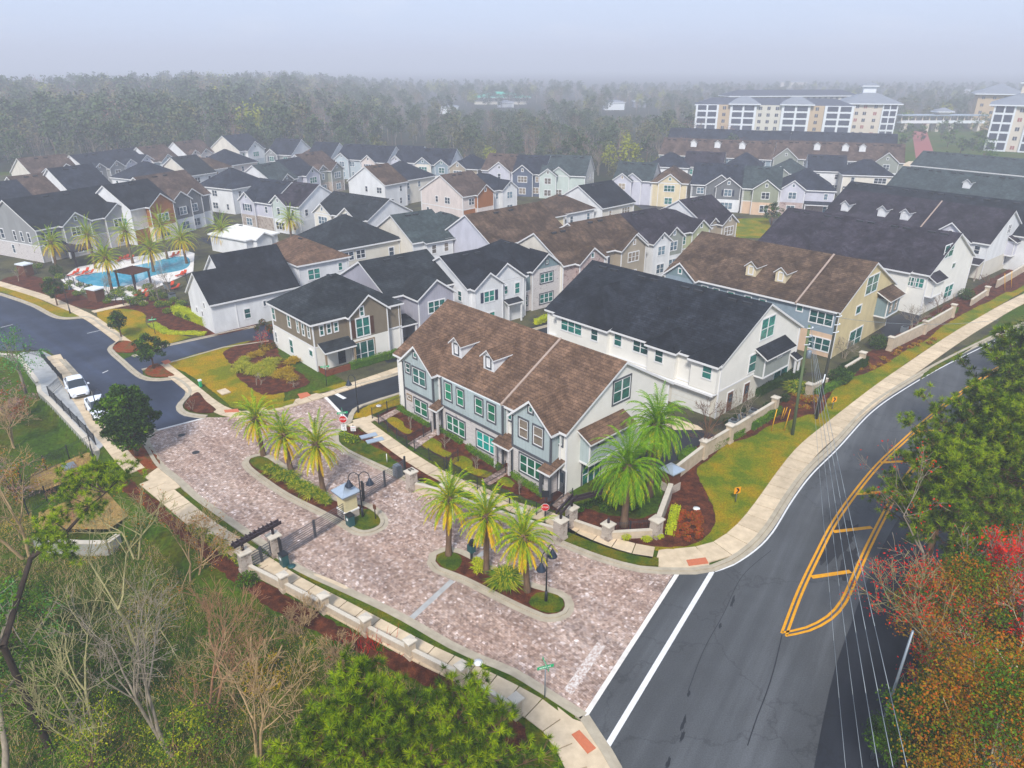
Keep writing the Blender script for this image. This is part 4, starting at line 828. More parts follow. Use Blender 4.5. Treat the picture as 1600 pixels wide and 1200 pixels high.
h = D('greige house with slate roof, hipped, left of the pair of gable-roofed houses at centre', (522, 391), -47, 13.5, 13, 'sh_char', 'w_stuccocream', None, 'hip', [], pitch=.6, auto=False)
h.wbox('E', 6, 12.8, 1.6, -.3, 6.1); h.win('E', 2.6, 4.1, 1.8, 1.3, 2, style='wk'); h.win('E', 4.9, 4.1, 1.6, 1.3, 2); h.win('E', 10, 4.0, .9, 1.3, 1, t=1.6)
h = D('white house with plain brown hipped roof beside the pool clubhouse', (466, 414), -48, 13, 8.5, 'sh_brown', 'w_white', None, 'hip', [], pitch=.55, auto=False)
h.win('E', 2.4, 3.6, 1.9, 1.5, 2); h.win('E', 7.0, 4.2, .6, 1.1, 1); h.win('S', 9.8, 3.8, .8, 1.4, 1)
h = D('white house with grey-green roof, gabled, and boxed-out upper storey at centre', (645, 379), -50, 13, 8.2, 'sh_green', 'w_white', None, 'gy', [], pitch=.55, auto=False)
h.bay('E', 2.2, 7.6, 1.0, 3.0, 6.0, 'w_white', .3); h.win('E', 3.6, 4.0, .8, 1.4, 1, t=1.0); h.win('E', 6.2, 4.0, .8, 1.4, 1, t=1.0); h.shed('E', 1.6, 7.6, 1.6, 2.5, .5, posts=False)
h = D('tan house with grey-green hipped roof, right of the white boxed-out house', (697, 371), -50, 12.5, 9, 'sh_green', 'w_peach', None, 'hip', [], pitch=.6, auto=False)
h.win('E', 2.6, 4.0, .9, 1.4, 1); h.win('E', 6.2, 4.0, 2.8, 1.5, 3); h.win('E', 6.2, .9, 2.4, 1.4, 3)
D('white house with black roof and pink-panelled pediment just left of centre', (575, 344), -36, 16, 12, 'sh_char', 'w_offwhite', None, 'gx', [('S', .5, 5.6, .4, G3(win=3)), ('S', 9.2, 15.2, 2.0, G3(win=1, low=1))], pitch=.52)
D('mint-gabled house with dark plum roof beyond the lone palm', (467, 323), -34, 9.5, 12, 'sh_dark', 'w_mint', 'w_white', 'gx', [('S', .8, 6.0, .6, G3(win=1, low=3))], pitch=.62)
D('grey house with dark roof and white sidelit gable left of the mint-gabled house', (424, 318), -34, 10.5, 12, 'sh_navy', 'w_palelilac', 'w_stone', 'gx', [('S', .3, 5.2, .6, G3(win=2, shut='shutter_navy'))], pitch=.62)  # its side gable is plain white siding
D('white house with broad navy hipped roof near the pool palms', (362, 295), -28, 12, 12, 'sh_navy', 'w_white', None, 'hip', [], pitch=.65)
D('white house with brown roof and two grey gables behind the pool palms', (252, 316), -26, 14, 13, 'sh_redbrown', 'w_dgrey', 'w_white', 'gy', [('E', 1.6, 6.4, 1.4, G3(win=2, shut='shutter_navy', attic=False)), ('E', 5.4, 10.2, .5, G3(win=2, attic=False))], pitch=.66, he=7.0)
D('white house with black roof and orange-stained timber gable by the pool', (203, 327), -24, 12.5, 10.5, 'sh_black', 'w_offwhite', 'w_orange', 'gy', [('E', 3.6, 9.6, 1.2, G3(win=3, attic=False, up=1, gm=1, lo=0))], pitch=.66, he=7.3)
h = D('large grey two-storey house with black roof at the left edge by the pool', (55, 359), -27, 15, 21, 'sh_black', 'w_grey', 'w_brick', 'gy', [('E', 4.6, 10, 1.0, G3(win=3)), ('E', 13.5, 19.5, .6, G3(win=3, attic=False))], pitch=.62, auto=False, side=None)
h.win('S', 4.0, 3.6, 1.0, 1.7, 1); h.win('S', 8.0, 3.6, .7, 1.7, 1); h.win('S', 10.2, 3.6, .7, 1.7, 1); h.win('S', 12.4, 3.6, .7, 1.7, 1); h.win('S', 6.4, 1, .7, 1.5, 1); h.win('E', 2.2, 4, 1.4, 1.3, 2, shut='shutter_navy'); h.shed('E', 0.6, 4.4, 1.8, 2.8, .6)
D('house with dull brown roof seen only above the large grey house', (47, 313), -32, 14, 9.5, 'sh_redbrown', 'w_white', None, 'gy', [], pitch=.62, he=6.8)
D('house with slate-blue roof right of the dull brown roof above the large grey house', (112, 303), -30, 14, 10, 'sh_navy', 'w_white', None, 'gy', [], pitch=.7, he=7.4)
D('dark-roofed white house cut by the left edge behind the large grey house', (-25, 330), -30, 14, 11, 'sh_navy', 'w_white', None, 'gy', [], pitch=.62)
D('brown-roofed house with two grey gables, leftmost of the far back row', (51, 274), -33, 12, 12.5, 'sh_redbrown', 'w_dgrey', 'w_white', 'gy', [('E', 1.4, 5.4, .5, G3()), ('E', 5.2, 11.5, 2.0, G3(win=3))], pitch=.66)
D('slate-grey house with white-edged stepped gables, second in the far back row', (137, 266), -24, 12, 12.5, 'sh_navy', 'w_grey', None, 'gy', [('E', 1.2, 5.4, .8, G3(win=1)), ('E', 5.6, 10.6, 2.0, G3(win=2))], pitch=.62)
D('dark-roofed house with pale mauve gable, third in the far back row', (190, 258), -24, 12, 12, 'sh_navy', 'w_palelilac', None, 'gy', [('E', 1.0, 4.8, .5, G3(win=1)), ('E', 5, 11, 1.6, G3())], pitch=.62)
D('brown-roofed house with small blue-white gable, fourth in the far back row', (240, 253), -24, 12, 10, 'sh_redbrown', 'w_ltblue', None, 'gy', [('E', 2, 7.2, 1.2, G3(win=1))], pitch=.66)
D('brown-roofed house with broad white side gable, fifth in the far back row', (293, 243), -26, 11, 11, 'sh_redbrown', 'w_pink', None, 'gy', [('E', .8, 4.8, .6, G3(win=1)), ('E', 4.4, 8.8, 1.4, G3(win=1))], pitch=.7)
D('tall white house with navy roof standing highest at the back near the woods', (374, 236), -26, 14, 12, 'sh_navy', 'w_white', 'w_ltblue', 'gy', [('E', 2.5, 10, 1.4, G3(win=3))], pitch=.66)
D('peach-walled house with wide navy hipped roof below the tallest white house', (354, 259), -28, 13, 12, 'sh_navy', 'w_pink', None, 'hip', [], pitch=.62)
D('white house with steep dark side gable in the middle of the left cluster', (299, 274), -28, 14, 8, 'sh_char', 'w_white', None, 'gy', [], pitch=.6)
D('house with rust-brown roof touching the steep dark gable', (328, 265), -28, 13, 8, 'sh_brown2', 'w_white', None, 'hip', [], pitch=.6)
D('white house with long low navy hipped roof left of centre', (228, 282), -28, 14, 12, 'sh_navy', 'w_white', None, 'hip', [], pitch=.6)
D('slate house with grey front gable, first in the back row right of the tallest house', (455, 242), -22, 10, 12, 'sh_navy', 'w_grey', 'w_pink', 'gx', [('S', .3, 4.8, 1, G3(win=2, shut='shutter_navy'))], pitch=.72)
D('small brown-roofed house with tiny gable in the back row', (500, 246), -22, 8.6, 11, 'sh_redbrown', 'w_white', None, 'hip', [('S', 4.2, 7, .5, G3(win=1))], pitch=.7)
D('dark-roofed house with white right-hand gable in the back row', (516, 247), -22, 9, 11, 'sh_navy', 'w_pink', None, 'gx', [], pitch=.75)
D('light blue house with navy roof in the back row', (572, 250), -24, 11.5, 11, 'sh_navy', 'w_ltblue', None, 'gx', [('S', .3, 5.2, 1, G3(win=2))], pitch=.7)
D('white house with dark-shuttered gable in the back row', (604, 254), -24, 9, 11, 'sh_navy', 'w_pink', None, 'gx', [('S', .2, 5.2, .8, G3(win=2, shut='shutter_navy'))], pitch=.75)
D('lavender-gabled house with navy roof in the back row', (650, 254), -22, 9.2, 11, 'sh_navy', 'w_palelilac', None, 'gx', [('S', .2, 5, .8, G3(win=2))], pitch=.75)
D('house with teal and slate-blue twin gables in the back row', (703, 258), -18, 11.4, 11, 'sh_navy', 'w_blue', 'w_offwhite', 'gx', [('S', .1, 5.4, .7, G3(up=1, gm=0)), ('S', 6.9, 11.2, 1.0, G3(win=2))], pitch=.72)
D('house with tan pediment over pale columns in the back row', (746, 264), -22, 9, 11, 'sh_navy', 'w_tan', 'w_offwhite', 'hip', [('S', .3, 5.4, .6, G3())], pitch=.7)
D('grey-gabled house with brown hipped roof in the back row', (808, 268), -24, 11, 11, 'sh_redbrown', 'w_palelilac', None, 'gx', [('S', 2.5, 9, .8, G3(win=1))], pitch=.7)
D('narrow navy-blue house with square attic window in the back row', (850, 272), -18, 9, 11, 'sh_navy', 'w_navy', None, 'gx', [('S', .1, 6.0, 1, G3())], pitch=.75)
h = D('pale aqua house with grey-green roof and arched windows, right end of back row', (914, 275), -16, 12.5, 14, 'sh_green', 'w_mint', None, 'gx', [('S', .2, 4.8, 1.6, G3(win=2)), ('S', 2.4, 8.2, .4, G3(win=0, attic=False))], pitch=.62)
D('house with grey-green roof and small charcoal gable left of the lilac one', (426, 285), -27, 12.5, 9, 'sh_green', 'w_dgrey', 'w_white', 'gy', [('E', 2.2, 6.6, .8, G3(win=2))], pitch=.6)
D('house with lilac gable and slate-blue roof beside the grey-green one', (460, 276), -27, 12.5, 9, 'sh_navy', 'w_palelilac', 'w_brickpink', 'gy', [('E', 3, 8.4, 1.4, G3(win=3))], pitch=.6)
D('sage green house with brown roof and two stepped gables at left centre', (492, 269), -27, 13, 11, 'sh_redbrown', 'w_sage', 'w_stone', 'gy', [('E', .6, 5, .4, G3(win=1)), ('E', 4.8, 10, 1.8, G3(win=3))], pitch=.66)
D('white house with broad plain side gable and brown roof at centre', (601, 289), -35, 13, 8, 'sh_brown2', 'w_white', None, 'gy', [], pitch=.6)
D('white house with navy hipped roof right of the broad white gable', (630, 282), -37, 13, 12, 'sh_navy', 'w_offwhite', None, 'hip', [], pitch=.62)
D('blush pink house with brown roof and small orange front gable', (723, 307), -42, 14.5, 10, 'sh_redbrown', 'w_pink', 'w_orange', 'gy', [('E', 4, 9.4, .8, G3(win=0, low=0, up=1, gm=1, lo=0, attic=True))], pitch=.55, side='w_pink')
D('white-gabled house with charcoal hipped roof behind the orange front gable', (765, 298), -44, 12.5, 9, 'sh_navy', 'w_white', None, 'hip', [('E', 3.2, 8.2, 1.2, G3(win=2))], pitch=.64)
h = House('large plain brown-roofed row with pale side gable at centre', (770, 385), -46, 13.5, 18, rc='sh_brown2', up='w_palelilac', roof='gy', pitch=.62, auto=False, cat='townhouse', name='townhouse_row', group='rows of townhouses'); h.done()
h = D('cream house with brown hipped roof before the white one at centre right', (841, 343), -47, 9, 7.5, 'sh_brown2', 'w_cream', None, 'hip', [], pitch=.55, auto=False); h.win('E', 2.6, 4, 1.5, 1.4, 2)
h = D('white house with low brown hipped roof behind the cream one', (885, 333), -47, 11, 8.5, 'sh_brown2', 'w_white', None, 'hip', [], pitch=.55, auto=False); h.win('E', 1.6, 4, .8, 1.3, 1); h.win('E', 6.8, 4, .8, 1.3, 1)
h = D('off-white house with tall plain side gable and black roof at centre right', (941, 325), -46, 13.5, 11, 'sh_black', 'w_offwhite', None, 'gy', [], pitch=.56, auto=False); h.win('E', 2.8, 4, .8, 1.3, 1); h.win('E', 8.2, 4, 2.6, 1.3, 3)
h = D('beige house with brown roof and twin tan gables right of centre', (932, 395), -50, 13, 12, 'sh_brown2', 'w_tan', None, 'gy', [('E', 4.4, 10.4, 1.5, G3(win=3)), ('E', 6.4, 11.8, .4, G3(win=0, attic=False, low=0))], pitch=.56, aut='S'); h.win('E', 2.2, 3.9, .8, 1.4, 1, shut='shutter_navy')
h = D('pink-gabled house with brown roof behind the long black roof', (880, 414), -50, 13, 9.5, 'sh_brown2', 'w_brickpink', None, 'gy', [('E', 2.6, 8.0, 1.0, G3(win=2, shut='shutter_navy'))], pitch=.56, aut='S')
h = D('white and sage twin-gabled house with charcoal roof at right centre', (1003, 377), -52, 12, 9.6, 'sh_dark', 'w_sage', 'w_white', 'gy', [('E', .3, 4.6, 2.4, G3(up=1, gm=1, win=2)), ('E', 4.4, 9.2, 1.4, G3(win=2))], pitch=.6, aut='S')
D('olive house with lime-panelled pediment and plum-black roof', (1058, 365), -52, 12, 9.4, 'sh_dark', 'w_lime', 'w_tan', 'hip', [('E', 3.6, 8.4, .6, G3(win=2))], pitch=.6)
D('greige house with plum-black roof and slim front gable at the green corner lawn', (1102, 352), -52, 13.2, 9.4, 'sh_dark', 'w_tan', 'w_tan', 'gy', [('E', 3.4, 7.8, 1.4, G3(win=3)), ('E', .6, 3.6, .3, G3(win=0, attic=False, low=0))], pitch=.56)
D('lilac-grey house with grey-green roof, leftmost of the right-hand far row', (1018, 283), -22, 10, 12, 'sh_green', 'w_palelilac', None, 'gx', [('S', .2, 5.0, 1.6, G3(win=2)), ('S', 2.6, 7.4, .4, G3(win=0, attic=False, low=0))], pitch=.62)
D('buttery cream house with brown hipped roof and yellow pediment', (1074, 286), -18, 9.0, 12, 'sh_brown2', 'w_cream', 'w_cream', 'hip', [('S', 1.8, 7.4, .4, G3())], pitch=.7)
h = D('dark grey and white house with nested gables beside the cream one', (1159, 291), -18, 12.2, 14, 'sh_navy', 'w_dgrey', 'w_white', 'gx', [('S', 6.2, 12, 1.6, G3(win=2, shut='shutter_navy', low=3)), ('S', 3.6, 10.6, .5, G3(win=0, attic=False, low=0, gm=0))], pitch=.62)
D('olive green house with grey-green roof, fourth in the right-hand far row', (1219, 296), -18, 8.6, 13, 'sh_green', 'w_green', 'w_peach', 'gx', [('S', 2.4, 8.4, 1, G3(win=2))], pitch=.66)
h = D('mauve brick house with small white pediment and navy hipped roof, rightmost of the far row', (1305, 298), -16, 12.6, 13, 'sh_navy', 'w_palelilac', 'w_brickpink', 'hip', [('S', .3, 5.8, .5, G3(win=2))], pitch=.66); h.shed('S', 6, 12.4, 1.8, 2.9, .6)
h = D('white house with low navy hipped roof and rear garage near the plaza', (1398, 275), -14, 13, 11, 'sh_navy', 'w_offwhite', None, 'hip', [], pitch=.62, auto=False); h.win('S', 2.6, 4.1, .8, 1.4, 1); h.win('S', 9.6, 4.1, 3, 1.3, 3); h.shed('S', .4, 7, .8, 2.7, .3, posts=False)
D('white house with dark hipped roof behind the cream house', (1075, 262), -20, 12, 11, 'sh_navy', 'w_white', None, 'hip', [], pitch=.62)
D('dark-roofed house wedged behind the nested-gable house', (1128, 262), -20, 11, 11, 'sh_dark', 'w_white', None, 'gx', [], pitch=.66)
D('dark-roofed house behind the olive green house', (1190, 262), -20, 10, 11, 'sh_navy', 'w_pink', None, 'hip', [], pitch=.7)
D('sage house with small green hipped roof behind the mauve brick house', (1262, 272), -20, 10, 10, 'sh_green', 'w_sage', 'w_white', 'hip', [('S', .4, 5, .5, G3(win=0))], pitch=.66)
D('dark-roofed house between the mauve brick house and white garage house', (1322, 268), -16, 10, 11, 'sh_navy', 'w_white', None, 'gx', [], pitch=.66)
# pool clubhouse and white-roofed pavilion
h = House('white board-clad pool clubhouse with steep black roof', (366, 466), -47, 11.5, 9.5, rc='sh_black', up='w_white', roof='gy', he=4.4, pitch=.85, auto=False, cat='clubhouse', name='clubhouse', group='pool buildings', vents=False)
wx0, wd = 3.6, 3.4; wm = (wx0+11.5)/2; hz_ = .85*(11.5-wx0)/2
h.bx(h.W, 'S', wx0, 11.5, 0, wd, -.3, 4.4, 0); h.W.poly([h.P('S', wx0, wd, 4.4), h.P('S', 11.5, wd, 4.4), h.P('S', wm, wd, 4.4+hz_)], 0)
for q in (-1, 1):
    e = (11.5-wx0)/2+.42; h.slab([h.P('S', wm, wd+.3, 4.6+hz_), h.P('S', wm+q*e, wd+.3, 4.6+hz_-.85*e), h.P('S', wm+q*e, .3, 4.6+hz_-.85*e), h.P('S', wm, .3, 4.6+hz_)])
h.shed('W', 6.0, 9.3, 2.0, 3.0, .6, posts='trim')
for u, z in ((6, 1.8), (8.0, 1.7), (9.2, 3.2)): h.win('S', u, z, .4, .7, 1, t=wd, style='wk')
h.win('S', 1.6, 1.2, .7, 1.4, 1, style='wk'); h.win('E', 1.5, 1.2, .8, 1.3, 1); h.win('E', 4.2, 2.4, .35, .7, 1, style='wk'); h.win('E', 7.5, 2.4, .35, .7, 1, style='wk'); h.done()
h = House('low white pavilion with white metal roof behind the pool', (384, 375), -32, 10.5, 7.5, rc='cap', up='w_white', roof='hip', he=3.4, pitch=.4, auto=False, cat='pavilion', name='pavilion', group='pool buildings')
h.gable('E', 1.5, 5, 1.2, win=0, low=0, attic=False, tn=.5); h.done()
# ================================================================ vegetation
leafmat('palm_green', ['#3a5c0c', '#608416', '#90a428'], .6, trans=.12); leafmat('palm_mid', ['#64860f', '#9aa41c', '#c4b028'], .6, trans=.12); leafmat('palm_yellow', ['#b0901a', '#d6a822', '#e0bc3c'], .6, trans=.12)
leafmat('palm_lush', ['#385e0c', '#5c8416', '#8aa228'], .6, trans=.12)
leafmat('pine_needles', ['#405a08', '#68820e', '#a2ac20'], .5, trans=.12); leafmat('pine_dark', ['#1c2e04', '#33480a', '#566812'], .5, trans=.1)
leafmat('leaf_dark', ['#14230a', '#22360e', '#385018'], .5, trans=.15); leafmat('leaf_mid', ['#263e0a', '#405e0e', '#6a8218'], .6, trans=.2); leafmat('leaf_light', ['#5c7414', '#86921e', '#aea834'], .8, trans=.25)
leafmat('leaf_emerald', ['#3a6a3a', '#4c8248', '#709a5c'], .6, trans=.2); leafmat('leaf_orange', ['#4c5a0c', '#8e7812', '#b05a18'], .35, trans=.25); leafmat('leaf_red', ['#8a2018', '#b52c22', '#cc4a30'], .8, trans=.2)
leafmat('hedge', ['#2c460a', '#466410', '#6a801a'], 1.5); leafmat('hedge_lime', ['#748a0a', '#98a414', '#bcbc28'], 1.5); leafmat('shrub_red', ['#5a2f22', '#8a4228', '#6a5a2a'], 1.5); leafmat('grass_tuft', ['#646e1c', '#888c34', '#aca454'], 1.2); leafmat('grass_gold', ['#76621c', '#947c28', '#b09848'], 1.2)
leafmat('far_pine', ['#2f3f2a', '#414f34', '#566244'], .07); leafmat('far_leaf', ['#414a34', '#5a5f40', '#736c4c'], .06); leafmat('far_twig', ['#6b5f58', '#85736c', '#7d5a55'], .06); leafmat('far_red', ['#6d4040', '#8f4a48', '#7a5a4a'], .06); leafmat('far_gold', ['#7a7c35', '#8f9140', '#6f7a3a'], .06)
def bark(name, a, b_): plain(name, a, .95, .05, 0, .3, 5, (1, 1, .25))
bark('bark_palm', '#6b594a', 0); bark('bark_grey', '#8a8174', 0); bark('bark_pale', '#bdb49c', 0); bark('bark_dark', '#3c342e', 0); bark('bark_brown', '#6a5446', 0); bark('moss', '#8a8674', 0)
def rv(r, s=1): return Vector((r.gauss(0, s), r.gauss(0, s), r.gauss(0, s)))
def leafq(b, p, sz, r, mi=0, up=.4, asp=.6):
    n = rv(r); n.z = abs(n.z)+up; n.normalize(); a = n.cross(rv(r)); 
    if a.length < 1e-3: a = Vector((1, 0, 0))
    a.normalize(); c = n.cross(a); a *= sz*.5; c *= sz*.5*asp
    b.poly([p-a, p-c*.8, p+a, p+c], mi)
def frond(b, base, az, el, L, mi, r, w=.55, n=26, droop=1.5, lw=.07):
    d = Vector((math.cos(az)*math.cos(el), math.sin(az)*math.cos(el), math.sin(el))); p = Vector(base); st = L/n; side0 = Vector((-math.sin(az), math.cos(az), 0)); pts = [p.copy()]
    for i in range(n):
        t = i/n; d = (d+Vector((0, 0, -droop/n*(.35+1.3*t)))).normalized(); p = p+d*st; pts.append(p.copy())
        if t < .08: continue
        up = side0.cross(d).normalized(); ll = w*(math.sin(math.pi*min(1, t*.9+.12))**.6)*r.uniform(.85, 1.1)
        for q in (-1, 1):
            ld = (side0*q*.8+d*.95+up*r.uniform(-.15, .5)+Vector((0, 0, -.3))).normalized(); e = p+ld*ll; sd = d*lw*1.25
            b.poly([p-sd*.5, p+sd*.5, e], mi if r.random() < .8 else min(2, mi+1))
    for i in range(0, n, 4): b.tube(pts[i], pts[min(n, i+4)], .03*(1-i/n)+.012, .03*(1-(i+4)/n)+.01, 3, 1, False)
_pm = {}
def palm_meshes(v, H, L, lush=False):
    k = (v, round(H, 1), L, lush)
    if k in _pm: return _pm[k]
    r = random.Random(v*31+5); c = MB(); N = 120 if lush else 62; L *= 1.05
    for i in range(N):
        f = i/(N-1); el = math.radians(84-(118 if not lush else 120)*f**.85)+r.uniform(-.1, .1); az = i*2.39996+r.uniform(-.2, .2)
        mi = 0 if f < .55 else (1 if f < .82 else (2 if not lush else 1)); frond(c, (0, 0, H+.25-.5*f), az, el, L*r.uniform(.86, 1.06)*(.8+.25*math.sin(math.pi*min(1, f+.25))), mi, r, w=.34 if not lush else .46, droop=1.5+.6*r.random()+(.6 if lush else 0), n=30)
    mats = ['palm_green', 'palm_mid', 'palm_yellow'] if not lush else ['palm_lush', 'palm_green', 'palm_mid']
    t = MB(); z = 0; rad = .24 if not lush else .32; prof = []
    while z < H: prof += [(rad*(1.25-.3*min(1, z/1.0)) if z < 1 else rad*.95, z), (rad*(1.2-.3*min(1, z/1.0))*.93 if z < 1 else rad*.86, z+.12)]; z += .18
    prof += [(rad*1.25, H-.35), (rad*1.5, H), (rad*.8, H+.4)]; t.lathe(prof, n=9)
    for i in range(26): a = i*2.4; zz = H-.5+.03*i; t.tube((rad*math.cos(a), rad*math.sin(a), zz), (rad*2*math.cos(a), rad*2*math.sin(a), zz+.28), .05, .03, 3, 0, False)
    _pm[k] = (t.mesh('trunk', ['bark_palm']), c.mesh('crown', mats)); return _pm[k]
def palm(base, top, label, v=0, L=2.7, lush=False, group='date palms'):
    x, y = G(*base); M = Vector((x, y, 0)); r = ray(*top); k = y/r.y if abs(r.y) > 1e-6 else 0; H = max(2.5, CAM_H+r.z*k)
    a, c = palm_meshes(v, H, L, lush); o = empty('palm_tree', (x, y, .05), v*1.3+x); tag(o, label, 'palm tree', group); part('trunk', a, o); part('crown', c, o)
    o.rotation_euler = (R.uniform(-.06, .06), R.uniform(-.06, .06), o.rotation_euler.z); return o
# branching skeletons
PROB = .55
def branch(b, p, d, L, r0, depth, r, ends, spread=.55, segs=4, ratio=.68, kids=(2, 3), n=5, wob=.16, grav=.02, mi=0, mn=.008):
    st = L/segs; rr = r0; 
    for i in range(segs):
        d = (d+rv(r, wob)+Vector((0, 0, grav))).normalized(); q = p+d*st; r1 = max(mn, rr*(.88 if depth else .8)); b.tube(p, q, rr, r1, n if depth > 2 else (4 if depth > 1 else 3), mi, False); p = q; rr = r1
        if depth > 0 and i >= 1 and r.random() < PROB:
            nd = (d+rv(r, spread)).normalized(); branch(b, p, nd, L*ratio*r.uniform(.7, 1.05), rr*.55, depth-1, r, ends, spread, segs, ratio, kids, n, wob, grav, mi, mn)
    if depth > 0:
        for i in range(r.randint(*kids)): branch(b, p, (d+rv(r, spread)).normalized(), L*ratio*r.uniform(.75, 1.1), rr*.75, depth-1, r, ends, spread, segs, ratio, kids, n, wob, grav, mi, mn)
    else: ends.append((p, d))
def bare_tree(loc, H, label, seed, mat='bark_pale', depth=4, stems=1, spread=.5, leaves=None, group=None, r0=None, lean=(0, 0), name='bare_tree', cat='bare tree', grav=.03, nl=3, lsz=.16, mn=.012, z=0.0, twig=None):
    r = random.Random(seed); b = MB(); ends = []; o = empty(name, (loc[0], loc[1], z)); tag(o, label, cat, group)
    for i in range(stems):
        d = Vector((lean[0]+r.gauss(0, .22*(stems > 1)), lean[1]+r.gauss(0, .22*(stems > 1)), 1)).normalized(); branch(b, Vector((r.uniform(-.2, .2)*(stems > 1), r.uniform(-.2, .2)*(stems > 1), -.3)), d, H*.36, r0 or H*.02, depth, r, ends, spread, 4, .66, (2, 3), 7, .09, grav, 0, mn)
    b.build('branches', [mat], o)
    if leaves:
        c = MB()
        for p, d in ends:
            for j in range(nl): leafq(c, p+rv(r, .22)-d*r.uniform(0, .5), lsz*r.uniform(.7, 1.4), r)
        c.build('leaves', [leaves], o)
    return o
_tm = {}
def leafy_meshes(seed, H, W_, mats, trunk='bark_brown', clumps=70, per=70, sz=.3, base=.25, shape=1.0, flat=.75):
    k = (seed, H, W_, mats, clumps, per, sz)
    if k in _tm: return _tm[k]
    r = random.Random(seed); c = MB(); t = MB(); hz = H*(1-base)/2; cz = H*base+hz; cl = []
    for i in range(clumps):
        while True:
            v = Vector((r.uniform(-1, 1), r.uniform(-1, 1), r.uniform(-1, 1)))
            if .25 < v.length < 1: break
        w = (1-.45*max(0, v.z)*shape); p = Vector((v.x*W_/2*w, v.y*W_/2*w, cz+v.z*hz)); cl.append(p)
        rad = W_*.13*r.uniform(.7, 1.35)
        for j in range(per):
            q = rv(r); q.normalize(); q = Vector((q.x, q.y, q.z*flat))*rad*(r.random()**.35); leafq(c, p+q, sz*r.uniform(.6, 1.3), r, i % len(mats))
    t.tube((0, 0, -.2), (0, 0, H*base+hz*.5), H*.022+.03, H*.012+.02, 7)
    for p in cl[::4]: a = Vector((0, 0, H*base*r.uniform(.7, 1.2)+hz*r.uniform(0, .4))); t.tube(a, p, H*.008+.01, .015, 4, 0, False)
    _tm[k] = (t.mesh('trunk', [trunk]), c.mesh('crown', list(mats))); return _tm[k]
def leafy(loc, H, W_, label, seed=0, mats=('leaf_dark', 'leaf_dark', 'leaf_mid'), name='tree', cat='tree', group=None, z=0, **k):
    a, c = leafy_meshes(seed, H, W_, mats, **k); o = empty(name, (loc[0], loc[1], z), R.uniform(0, 6)); tag(o, label, cat, group); part('trunk', a, o); part('crown', c, o); return o
def shrub_mesh(seed, n, sx, sy, sz, mats, leaf=.12, tuft=False):
    k = ('s', seed, n, sx, sy, sz, mats, leaf, tuft)
    if k in _tm: return _tm[k]
    r = random.Random(seed); c = MB()
    for i in range(n):
        if tuft:
            a = r.uniform(0, 6.28); e = r.uniform(.35, 1.45); d = Vector((math.cos(a)*math.cos(e), math.sin(a)*math.cos(e), math.sin(e))); p = Vector((r.gauss(0, sx*.12), r.gauss(0, sy*.12), 0)); L = sz*r.uniform(.7, 1.2); m = p+d*L*.6; q = m+Vector((d.x, d.y, d.z*.2-.25))*L*.5; s = Vector((-math.sin(a), math.cos(a), 0))*leaf*.35
            c.poly([p-s, p+s, m+s, m-s], i % len(mats)); c.poly([m-s, m+s, q], i % len(mats))
        else:
            v = rv(r); v.normalize(); v *= r.random()**.3; leafq(c, Vector((v.x*sx/2, v.y*sy/2, sz*.45+v.z*sz*.5*(1+.15*math.sin(v.x*7+v.y*5)))), leaf*r.uniform(.7, 1.4), r, (0 if r.random() < .7 else len(mats)-1))
    _tm[k] = c.mesh('shrub', list(mats)); return _tm[k]
def shrub(px, label, sx=1.0, sy=1.0, sz=.8, mats=('hedge',), n=500, leaf=.12, seed=1, tuft=False, name='shrub', cat='shrub', group=None, z=.08, rz=0.0, loc=None):
    me = shrub_mesh(seed, n, sx, sy, sz, mats, leaf, tuft); o = link(bpy.data.objects.new(name, me)); x, y = loc or G(*px); o.location = (x, y, z); o.rotation_euler = (0, 0, rz); return tag(o, label, cat, group)
def hedge(p, q, label, w=.9, h=.9, mats=('hedge',), name='hedge', dens=420, leaf=.13, z=.05):
    a = G(*p); c = G(*q); L = math.hypot(c[0]-a[0], c[1]-a[1]); an = math.atan2(c[1]-a[1], c[0]-a[0]); r = random.Random(int(p[0]*3+p[1])); b = MB()
    for i in range(int(dens*L*(w+h)/2)):
        u = r.uniform(-L/2, L/2); f = r.random(); v = r.uniform(-w/2, w/2); zz = r.uniform(0, h); e = r.random()
        if e < .4: zz = h*r.uniform(.85, 1.03)
        elif e < .75: v = w/2*r.choice((-1, 1))*r.uniform(.8, 1.05)
        zz += .06*math.sin(u*2.1); leafq(b, Vector((u, v, zz)), leaf*r.uniform(.7, 1.4), r, 0)
    b.box((-L/2+.1, -w/2+.15, 0), (L/2-.1, w/2-.15, h-.15), 0)
    o = b.build(name, list(mats)); o.location = ((a[0]+c[0])/2, (a[1]+c[1])/2, z); o.rotation_euler = (0, 0, an); return tag(o, label, 'hedge')
